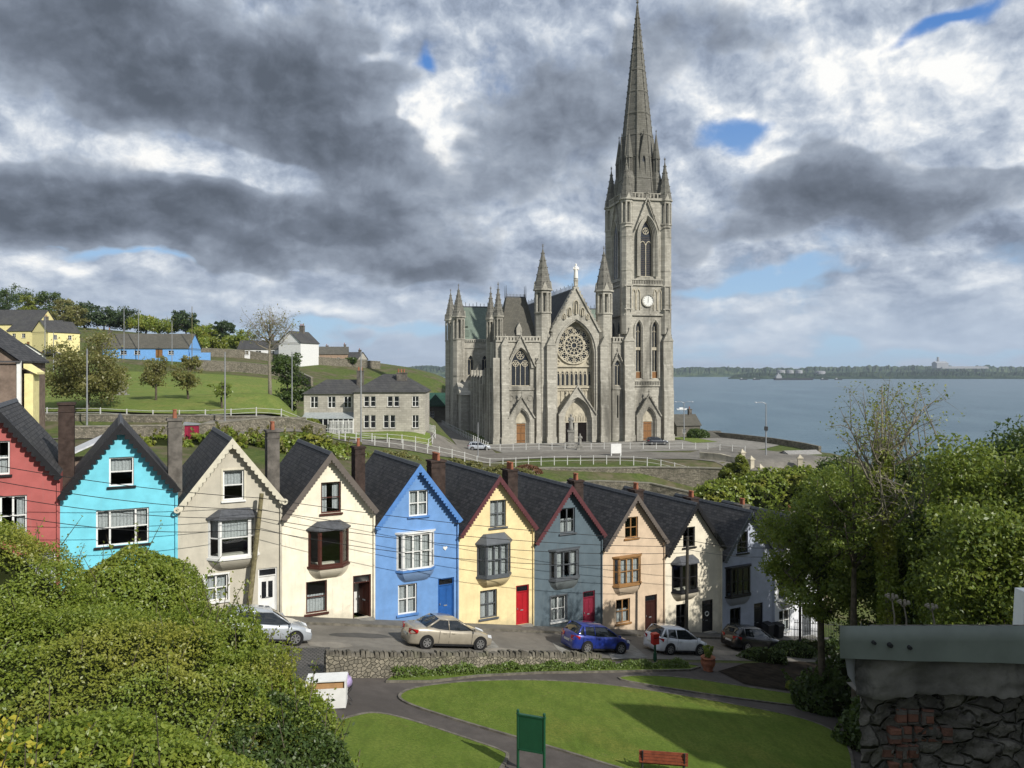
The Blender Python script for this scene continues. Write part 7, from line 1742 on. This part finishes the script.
ft('bare_tree', 'large bare grey tree before the white gabled house', 270, 414, 118, 96, 66, 500, .2, M['leaf_olive'], 76, M['bark_pale'], limbs=15, subs=9, bare=True, r=.28, rzf=.32, low=-.1)
ft('evergreen_tree', 'dark evergreen standing by the presbytery at the end of the field', 288, 412, 124, 64, 44, 9000, .24, M['leaf_dark'], 77, limbs=12, subs=6, low=-1.3, rzf=.46)
ft('tree', 'small round tree on the skyline beside the far roofs', 351, 366, 235, 13, 14, 900, .4, M['leaf_dark'], 78, limbs=6, group=None)
# skyline trees
sk = [(8,44,'leaf_dark',300,44,46,'dark rounded tree'),(30,40,'leaf_lime',285,34,26,'yellow-green tree'),(46,40,'leaf_dark',288,40,36,'dark bushy tree'),(66,36,'leaf_olive',275,40,34,'brownish thin tree'),(84,40,'leaf_conifer',276,38,40,'dark flat-topped pine'),
      (104,36,'leaf_conifer',270,40,34,'dense dark evergreen'),(124,38,'leaf_conifer',268,34,40,'broad dark evergreen'),(146,34,'leaf_ivy',264,34,42,'mid green rounded tree'),(168,30,'leaf_ivy',262,34,44,'bright green spreading tree'),(186,30,'leaf_conifer',262,36,28,'pointed dark tree'),
      (204,30,'leaf_ivy',255,28,36,'green low tree'),(222,28,'leaf_conifer',255,30,24,'small dark pointed tree'),(238,26,'leaf_ivy',250,24,30,'small green tree'),(72,34,'leaf_olive',262,26,30,'olive brown tree'),(-12,40,'leaf_conifer',290,50,40,'dark tree'),(215,24,'leaf_lime',235,20,34,'bright green hedge-like tree'),(190,24,'leaf_ivy',228,18,40,'dense green low tree')]
nb = ['at the photo edge above the dark-roofed house','behind the dark roof of the pale yellow house','above the gable of the yellow house','behind the yellow wing with the steep gable','above the left end of the blue hall roof','rising over the left end of the blue hall','behind the left half of the blue hall roof','behind the middle of the blue hall roof','behind the right half of the blue hall roof','above the tall brown pole','just right of the blue hall','between the blue hall and the white bungalow','nearest the white bungalow on the skyline','low beside the yellow wing','just outside the photo edge on the hill','in front of the skyline, right of the blue hall yard','directly right of the blue hall chimney end']
for k, ((px, hp_, mt, D, hgt, wd, lab), nn_) in enumerate(zip(sk, nb)):
    x = (px-512)/F*D; z = H1(x, D); topy = {0:284,1:293,2:290,3:296,4:300,5:304,6:306,7:313,8:313,9:308,10:322,11:318,12:330,13:305,14:286,15:336,16:340}[k]
    hh = max(4., CAMZ-(topy-HY)/F*D-z); rx = wd/F*D/2
    tree('skyline_tree', lab+' '+nn_, (x, D, z), hh, .25, rx, hh*.42, hh*.58, 4200, .42, M[mt], seed=80+k, limbs=10, subs=5, low=-1.2, group='trees along the skyline of the hill', twig=False, clump=.6)

# ------------------------------------------------------------------ foreground wall on the right
fwm = mk_rubble('old_rough_masonry', (.25, .23, .19), (.14, .13, .11), (.17, .16, .135), .15, 1.3, stain=(.03, .03, .026), stain_amt=.85, stain_scale=2.2)
brk = mk_masonry('old_brick', (.25, .115, .075), (.17, .09, .065), (.15, .135, .115), .22, .075, .014, .95, 'xz', stain=(.04, .035, .03), stain_amt=.6, stain_scale=2.5, bmp=1., rnd=.08)
green = mk('green_metal_sheet', (.23, .26, .22), .5, .4, var=.12, scale=2.5, dirt=(.06, .07, .055), dirt_amt=.6, bmp=.15, bscale=6.)
Z = lambda v: CAMZ+v
t = thing('metal_capped_wall', 'near rough stone and brick wall with a green metal sheet capping', 'wall', (4.2, 4.9, Z(-3.4)), 0.)
def rough_block(x0, x1, y0, y1, z0, z1, nx, nz_, amp, seed, mat, nm):
    r = np.random.default_rng(seed); mb = MB(); V = []
    X = np.linspace(x0, x1, nx+1); Zs = np.linspace(z0, z1, nz_+1)
    for j, z in enumerate(Zs):
        f_ = np.array([mnoise.fractal(Vector((x*6, z*8, seed)), .6, 2.1, 6) for x in X])*amp*1.3
        for i, x in enumerate(X):
            e = 0 if j == nz_ else 1; V.append((x-4.2, y0-4.9+float(f_[i]+r.normal()*amp*.12)*e, z+3.4))
    k = nx+1; Fs = [(j*k+i, j*k+i+1, (j+1)*k+i+1, (j+1)*k+i) for j in range(nz_) for i in range(nx)]
    mb.add(V, Fs)
    # left end, back and top
    L_ = []
    for j, z in enumerate(Zs):
        for i, y in enumerate(np.linspace(y0, y1, 5)):
            L_.append((V[j*k][0]+.24*(i/4)+(float(r.normal()*amp*.4) if 0 < i else 0), (V[j*k][1] if i == 0 else y-4.9), z+3.4))
    mb.add(L_, [(j*5+i, (j+1)*5+i, (j+1)*5+i+1, j*5+i+1) for j in range(nz_) for i in range(4)])
    mb.add([(x0-4.2, y0-4.9+.02, z1+3.4), (x1-4.2, y0-4.9+.02, z1+3.4), (x1-4.2, y1-4.9, z1+3.4), (x0+.24-4.2, y1-4.9, z1+3.4), (x0+.24-4.2, y1-4.9, z0+3.4), (x1-4.2, y1-4.9, z0+3.4)], [(0,1,2,3),(3,2,5,4)])
    return mb.build(nm, mat, t, True)
rough_block(2.2, 6.6, 4.86, 5.25, -5.2, -1.75, 200, 150, .03, 5, fwm, 'masonry')
conc = mk('stained_concrete', (.24, .225, .19), .95, .1, var=.3, scale=2.2, dirt=(.03, .03, .028), dirt_scale=2.5, dirt_amt=.9, bmp=1., bscale=12.)
rgc = np.random.default_rng(8); mb = MB(); V = []; NX, NZ = 150, 14; lowz = 1.36+np.cumsum(rgc.normal(size=NX+1)*.007); lowz -= (lowz.mean()-1.36)
Pn = np.array([(x, z) for x in np.linspace(2.14, 6.5, NX+1) for z in np.linspace(0, 1, NZ+1)]); bmp_ = np.array([mnoise.fractal(Vector((x*5, f_*3, 1.)), .7, 2.1, 6) for x, f_ in Pn])*.022+rgc.normal(size=len(Pn))*.002
for k, (x, f_) in enumerate(Pn):
    i = k//(NZ+1); V.append((x-4.2, -.1+float(bmp_[k])*(1 if f_ < 1 else 0)-.01*(f_ < .12), float(lowz[i]+(1.69-lowz[i])*f_)))
kk = NZ+1; Fs = [(i*kk+j, (i+1)*kk+j, (i+1)*kk+j+1, i*kk+j+1) for i in range(NX) for j in range(NZ)]; mb.add(V, Fs)
mb.add([V[0], V[NZ], (2.36-4.2, .3, 1.69), (2.36-4.2, .3, 1.27)], [(0,1,2,3)]); mb.add([V[j*kk] for j in range(NX+1)]+[(V[j*kk][0]+(.22 if j == 0 else 0), .1, V[j*kk][2]) for j in range(NX+1)], [(j, NX+1+j, NX+2+j, j+1) for j in range(NX)])
mb.build('concrete_band', conc, t, True)
mb = MB(); rr = np.random.default_rng(3)
for r_ in range(8):
    for q in range(6):
        bx = 2.37+q*.083+(.04 if r_ % 2 else 0)+rr.uniform(-.006, .006); bz = -2.2-r_*.112+rr.uniform(-.006, .006)
        if q > 3+1.6*math.sin(r_*1.7) or (q == 0 and r_ in (0, 4)): continue
        w_ = .036+rr.uniform(-.004, .003); h_ = .05+rr.uniform(-.005, .003); f_ = 4.842+rr.uniform(-.014, .012)-4.9; e_ = .008
        mb.add([(bx-w_-4.2, f_+e_*1.5, bz-h_+3.4), (bx+w_-4.2, f_+e_*1.5, bz-h_+3.4), (bx+w_-4.2, f_+e_*1.5, bz+h_+3.4), (bx-w_-4.2, f_+e_*1.5, bz+h_+3.4), (bx-w_+e_-4.2, f_, bz-h_+e_+3.4), (bx+w_-e_-4.2, f_+rr.uniform(-.004, .004), bz-h_+e_+3.4), (bx+w_-e_-4.2, f_, bz+h_-e_+3.4), (bx-w_+e_-4.2, f_+rr.uniform(-.004, .004), bz+h_-e_+3.4),
                (bx-w_-4.2, .05, bz-h_+3.4), (bx+w_-4.2, .05, bz-h_+3.4), (bx+w_-4.2, .05, bz+h_+3.4), (bx-w_-4.2, .05, bz+h_+3.4)], [(4,5,6,7),(0,1,5,4),(1,2,6,5),(2,3,7,6),(3,0,4,7),(8,9,1,0),(9,10,2,1),(10,11,3,2),(11,8,0,3)])
mb.build('exposed_brick', brk, t)
mb = MB(); cx0, cx1, xm = 2.035, 6.4, 3.36
def capz(x): return -.19-.016*(x-cx0)*1.6
cols = 40; V = []; 
for i in range(cols+1):
    x = cx0+(cx1-cx0)*i/cols; b = .006*math.sin(x*7)+.004*math.sin(x*17)
    V += [(x-4.2, 4.77-4.9+b, -1.6+3.4-.2-.03*(x-cx0)), (x-4.2, 4.78-4.9+b*.6, -1.6+3.4-.1), (x-4.2, 4.78-4.9, -1.6+3.4), (max(x, 2.3)-4.2, 5.2-4.9, -1.6+3.4-.17), (max(x, 2.36)-4.2, 5.3-4.9, -1.6+3.4-.3)]
mb.add(V, [(5*i+j, 5*i+5+j, 5*i+6+j, 5*i+1+j) for i in range(cols) for j in range(4)]+[(4, 3, 2, 1, 0)]); cp_ = mb.build('metal_capping', green, t, True)
mb = MB(); mb.box(4.3-4.2, 4.9-4.2, 4.735-4.9, 4.76-4.9, -1.88+3.4, -1.585+3.4); mb.box(4.3-4.2, 5.9-4.2, 4.74-4.9, 4.765-4.9, -1.86+3.4, -1.59+3.4); mb.build('overlap_sheet', green, cp_)
for (bx, bz, br) in ((2.24, -1.70, .012), (2.34, -1.715, .016), (2.46, -1.73, .014)): mb = MB(T=Matrix.Translation((bx-4.2, 4.765-4.9, bz+3.4)) @ Matrix.Rotation(PI/2, 4, 'X')); mb.frus(0, 0, -.01, .016, br, br*.8, 10); mb.build('bolt', M['metal_dark'], cp_)
mb = MB(); mb.add([(2.09-4.2, 4.84-4.9, 3.4-1.8), (2.17-4.2, 4.83-4.9, 3.4-1.8), (2.17-4.2, 4.83-4.9, 3.4-2.02), (2.11-4.2, 4.84-4.9, 3.4-1.93), (2.3-4.2, 5.2-4.9, 3.4-1.8), (2.3-4.2, 5.2-4.9, 3.4-1.93)], [(0,1,2,3),(0,3,5,4)]); mb.build('pale_end_board', mk('pale_board', (.3, .3, .29), .7, .2, var=.15), t)
# dry flower heads standing behind the capping
for (px, hpx, lab) in [(893, 24, 'taller dried flower head behind the metal capping'), (905, 18, 'shorter dried flower head beside the taller one'), (933, 14, 'single dry stalk behind the metal capping')]:
    D = 5.6; x = (px-512)/F*D; ht = hpx/F*D; t2 = thing('dry_stalk', lab, 'plant', (x, D, Z(-2.0))); mb = MB(); zt = .4-.2+ht-.05
    mb.tube([(0, 0, -1), (.01, 0, zt*.6), (0, .02, zt)], [.008, .006, .004], 5); mb.build('stem', M['bark_pale'], t2); mb = MB()
    for q in range(7): an = q*.9; mb.tube([(0, .02, zt-.03), (.035*math.cos(an), .02+.035*math.sin(an), zt+.01)], .0022, 3, False); mb.frus(.035*math.cos(an), .02+.035*math.sin(an), zt+.005, zt+.02, .012, .009, 6)
    mb.build('flower_head', M['bark_pale'], t2)
# white corner post at the right edge of the view
t = thing('white_post', 'white tapered post top cut by the right edge of the view', 'post', (3.505, 5.3, Z(-2.3))); mb = MB(); mb.add([(-.05,-.05,-1),(.14,-.05,-1),(.14,.14,-1),(-.05,.14,-1),(.02,0,.76),(.1,0,.76),(.1,.1,.76),(.02,.1,.76)], [(0,3,2,1),(4,5,6,7),(0,1,5,4),(1,2,6,5),(2,3,7,6),(3,0,4,7)]); mb.build('shaft', wh, t)

# ------------------------------------------------------------------ park furniture
grn = gloss('park_green_paint', (.012, .07, .035), .4)
x, y = G(531, 778); gz = near_plane(*uv(x, y)); D = y; s_ = D/F
t = thing('notice_board', 'dark green notice board on two finialled posts in the park', 'sign', (x, y, gz), -.35)
hh = (CAMZ-(714-HY)*s_)-gz; wd = 26*s_/math.cos(.35)
for sx in (-1, 1): mb = MB(); X = sx*wd/2; mb.frus(X, 0, -.3, hh-.06, .045, .045, 10); mb.frus(X, 0, hh-.06, hh-.03, .06, .06, 10); mb.lathe([(.02, hh-.03), (.05, hh+.03), (.045, hh+.07), (.01, hh+.1)], 10, X, 0); mb.frus(X, 0, 0, .25, .07, .06, 10); mb.build('post', grn, t)
mb = MB(); zb_, zt_ = (CAMZ-(750-HY)*s_)-gz, (CAMZ-(717-HY)*s_)-gz; mb.box(-wd/2+.05, wd/2-.05, -.03, .03, zb_, zt_); mb.box(-wd/2+.03, wd/2-.03, -.05, .05, zt_, zt_+.05); mb.box(-wd/2+.03, wd/2-.03, -.05, .05, zb_-.05, zb_); bo_ = mb.build('board', grn, t)
# bench
bx0, bx1 = G(639, 773), G(688, 783); a = Vector(bx0); b_ = Vector(bx1); an = math.atan2(b_.y-a.y, b_.x-a.x); c = (a+b_)/2; gz = near_plane(*uv(c.x, c.y)); ln = (b_-a).length
wood = mk('red_brown_bench_wood', (.26, .07, .035), .6, .3, var=.2, scale=6.)
t = thing('park_bench', 'red-brown slatted park bench with its back to the view', 'bench', (c.x, c.y, gz), an)
for k in range(4): mb = MB(); z = .5+k*.115; mb.box(-ln/2, ln/2, -.03-.02*k, .0-.02*k, z, z+.095); (mb.build('backrest_slat', wood, t))
for k in range(4): mb = MB(); mb.box(-ln/2, ln/2, .05+k*.11, .145+k*.11, .42, .455); mb.build('seat_slat', wood, t)
for sx in (-1, 1):
    X = sx*(ln/2-.12); mb = MB(); mb.tube([(X, -.14, .95), (X, .03, .42), (X, -.08, 0)], .028, 6); mb.tube([(X, .02, .43), (X, .46, .43), (X, .5, 0)], .028, 6); mb.tube([(X, -.06, .66), (X, .45, .66), (X, .47, .43)], .022, 6); mb.build('bench_end', M['metal_dark'], t)
# white crate, bag and trestle
x, y = G(327, 705); gz = near_plane(*uv(x, y)); t = thing('white_cabinet', 'white box cabinet with an open top edge lying beside the dark shrub', 'cabinet', (x, y, gz), .12)
mb = MB(); w_, d_, h_ = .72, .38, 1.0
mb.box(-w_, w_, -d_, -d_+.04, .02, h_-.26); mb.box(-w_, -w_+.04, -d_+.04, d_, .02, h_); mb.box(w_-.04, w_, -d_+.04, d_, .02, h_); mb.box(-w_+.04, w_-.04, d_-.04, d_, .02, h_); mb.box(-w_+.04, w_-.04, -d_+.04, d_-.04, .02, .06); mb.box(-w_-.01, w_+.01, -d_-.01, d_+.01, h_, h_+.05); mb.box(-w_+.001, -w_+.05, -d_+.001, -d_+.039, h_-.26, h_); mb.box(w_-.05, w_-.001, -d_+.001, -d_+.039, h_-.26, h_); mb.build('cabinet_case', wh, t)
mb = MB(); mb.box(-w_+.06, w_-.06, -d_+.08, -d_+.1, h_-.3, h_-.06); mb.build('cardboard', mk('cardboard', (.42, .25, .12), .9, .1), t)
x, y = G(346, 703); gz = near_plane(*uv(x, y)); t = thing('trestle', 'small dark folding trestle beside the white cabinet', 'trestle', (x, y, gz), .1); mb = MB()
for yy in (-.2, .2): mb.tube([(-.22, yy, 0), (.22, yy, .62)], .02, 6); mb.tube([(.22, yy, 0), (-.22, yy, .62)], .02, 6)
mb.tube([(-.22, -.2, .62), (-.22, .2, .62)], .02, 6); mb.tube([(.22, -.2, .62), (.22, .2, .62)], .02, 6); mb.build('frame', M['metal_dark'], t)
t = thing('bag', 'pale purple bag resting on the dark trestle', 'bag', (x, y, gz+.64), .1); mb = MB(); mb.lathe([(.12, 0), (.22, .04), (.24, .18), (.2, .32), (.08, .42), (.1, .47)], 12); mb.build('sack', mk('purple_bag', (.38, .3, .52), .5, .3, var=.2, scale=9.), t, True)
# red waste bin on a green post
x, y = G(655, 661.5); gz = near_plane(*uv(x, y)); t = thing('red_bin', 'small red box on a green post at the kerb before the white hatchback', 'bin', (x, y, gz), .35); rd = mk('red_paint', (.5, .03, .02), .4, .4, var=.1)
mb = MB(); mb.frus(0, 0, -.2, 1.1, .07, .06, 10); mb.frus(0, 0, .1, .5, .11, .1, 10); mb.build('post', grn, t); mb = MB(); mb.box(-.19, .19, -.15, .15, 1.0, 1.5); mb.prism([(-.22, 1.5), (.22, 1.5), (.17, 1.6), (-.17, 1.6)], -.17, .17); mb.build('box', rd, t); mb = MB(); mb.box(-.13, .13, -.17, -.151, 1.35, 1.4); mb.build('slot', M['trim'], t)
# planter
x, y = G(708, 671); gz = near_plane(*uv(x, y)); t = thing('terracotta_planter', 'large terracotta urn with upright green leaves at the corner of the verge', 'planter', (x, y, gz)); t.scale = (.8, .8, .75)
mb = MB(); mb.lathe([(.3, 0), (.36, .06), (.3, .12), (.48, .5), (.52, .75), (.44, .95), (.52, 1.0), (.5, 1.06), (.4, 1.04)], 20); mb.build('urn', M['pot'], t, True)
rg = np.random.default_rng(5); n = 160; an = rg.uniform(0, 6.28, n); z = rg.uniform(0, 1, n); c = np.stack([np.cos(an)*.25*(.4+z), np.sin(an)*.25*(.4+z), 1.05+z*.75], 1); quads_mesh('leaves', leafcloud(n, lambda q: (c, np.stack([np.cos(an), np.sin(an), 0*an], 1)), .16, .7, 2.4), M['leaf_spring'], t)
# iron railings and gate at the low end
pts = [xy(46.6, .9), xy(51.5, 1.1), xy(53, 3.6)]
def iron(name, label, pts, h=1.5, gap=.16):
    P = [Vector(p) for p in pts]; x, y = P[0]; z0 = near_plane(*uv(x, y)); t = thing(name, label, 'railings', (x, y, z0)); bar = None; mb = MB()
    for a, b in zip(P, P[1:]):
        n = int((b-a).length/gap)
        for r_ in (.15, h-.15): q = [(p.x-x, p.y-y, near_plane(*uv(p.x, p.y))-z0+r_) for p in (a, b)]; mb.tube(q, .025, 5)
        for i in range(n):
            p = a.lerp(b, i/n); zz = near_plane(*uv(p.x, p.y))-z0
            if bar is None: m2 = MB(); m2.frus(0, 0, 0, h, .02, .02, 5); m2.frus(0, 0, h, h+.12, .035, .002, 5); bar = m2.build('bar', M['metal_dark'], t); bar.location = (p.x-x, p.y-y, zz)
            else: o = bar.copy(); COL.objects.link(o); o.location = (p.x-x, p.y-y, zz)
    mb.build('rail', M['metal_dark'], t); return t
iron('iron_railings', 'black iron spiked railings before the white house at the low end', pts)
for (u, lab) in [(44.2, 'dark wheelie bin nearest the grey door at the low end'), (45.2, 'dark wheelie bin nearest the iron railings')]:
    x, y = xy(u, .7); t = thing('wheelie_bin', lab, 'bin', (x, y, near_plane(*uv(x, y))+.13), ROT); mb = MB(); mb.add([(-.22,-.25,.05),(.22,-.25,.05),(.22,.25,.05),(-.22,.25,.05),(-.29,-.34,.95),(.29,-.34,.95),(.29,.34,.95),(-.29,.34,.95)], [(0,3,2,1),(4,5,6,7),(0,1,5,4),(1,2,6,5),(2,3,7,6),(3,0,4,7)]); mb.build('body', M['metal_dark'], t); mb = MB(); mb.prism_x([(-.38, .96), (.34, .96), (.34, 1.06), (-.3, 1.02)], -.31, .31); mb.build('lid', M['trim'], t)
# overhead wires
def wire(a, b, sag, label, r=.016):
    a, b = Vector(a), Vector(b); t = thing('overhead_wire', label, 'wire', tuple(a), 0, 'overhead wires along the street'); n = 24; mb = MB()
    mb.tube([tuple((b-a)*(i/n)-Vector((0, 0, 4*sag*(i/n)*(1-i/n)))) for i in range(n+1)], r, 4); mb.build('cable', M['wire'], t)
def wp(px, py, D): return W(px, py, D)
x1, y1 = G(247, 619); P1 = Vector((x1+.7, y1+.1, 0)); g1 = H1(x1, y1)
x2, y2 = G(686, 648); P2 = Vector((x2+.1, y2, 0)); g2 = H1(x2, y2)
labs = ['topmost overhead wire crossing the left houses to the leaning pole', 'second overhead wire from the top across the left houses', 'third overhead wire from the top across the left houses', 'lowest overhead wire across the left houses']
for k, (pyl, zz) in enumerate([(455, 6.2), (470, 5.6), (484, 5.2), (502, 4.6)]):
    wire(wp(-60, pyl, 31), (P1.x-.05*k, P1.y-.14, g1+zz), .25+.1*k, labs[k])
labs = ['topmost overhead wire from the leaning pole over the blue and yellow houses', 'second overhead wire from the leaning pole towards the ivory house', 'third overhead wire from the leaning pole towards the ivory house', 'lowest overhead wire from the leaning pole towards the ivory house']
for k, (z1_, z2_) in enumerate([(6.2, 6.8), (5.6, 6.4), (5.2, 6.0), (4.6, 5.4)]): wire((P1.x-.05*k, P1.y-.14, g1+z1_), (P2.x, P2.y-.12, g2+z2_), .35+.15*k, labs[k])
x3, y3 = G(800, 650); wire((P2.x, P2.y-.12, g2+6.8), (x3, y3, H1(x3, y3)+7.2), .3, 'upper wire from the ivory house pole to the last pole'); wire((P2.x, P2.y-.12, g2+6.2), (x3, y3, H1(x3, y3)+6.6), .3, 'lower wire from the ivory house pole to the last pole')

# ------------------------------------------------------------------ unseen buildings added behind and beside the viewer to shade the near right
strip('viewpoint_road', [(-40, -6), (-10, -3), (10, -3), (40, -6)], 5.5, M['asphalt'], .05)
gabled('shade_cottage', 'unseen stone cottage added just behind the viewpoint to shade the near wall and shrubs', (9.2, -3.2, CAMZ-1.9), .05, 8.6, 7.5, 5.2, 2.6, M['stone_dk'], M['slate'], wins=[(-2.5,-1.3,1,2.2),(1.3,2.5,1,2.2)], chim=[(3.2,0,.9,9)])
gabled('shade_block', 'unseen rendered house right of the viewpoint, shaped to cast the shadow on the lawn', (33.2, 11.5, CAMZ-12), -.0, 14, 5, 16.8, 2.3, wr, M['slate'], wins=[(-4,-3,1,2.2),(2,3,1,2.2)], axis='x')
gabled('tall_shade_house', 'unseen taller rendered house right of the viewpoint, added to shade the right-hand trees', (52, -2, CAMZ-12), 0, 22, 16, 21, 4.5, wr, M['slate'], wins=[(-4,-3,1,2.2),(2,3,1,2.2)], axis='x')

# ------------------------------------------------------------------ the air between here and the far shore
mb = MB(); mb.box(-11000, 11000, -800, 9600, -62, 150); hz_m = bpy.data.materials.new('haze'); hz_m.use_nodes = True; nt = hz_m.node_tree; nt.nodes.clear(); ho = nt.nodes.new('ShaderNodeOutputMaterial'); hv = nt.nodes.new('ShaderNodeVolumePrincipled')
hv.inputs['Color'].default_value = (.75, .85, 1, 1); hv.inputs['Density'].default_value = .00007; hv.inputs['Anisotropy'].default_value = .2; nt.links.new(hv.outputs[0], ho.inputs['Volume'])
mb.build('haze', hz_m, kind='stuff')
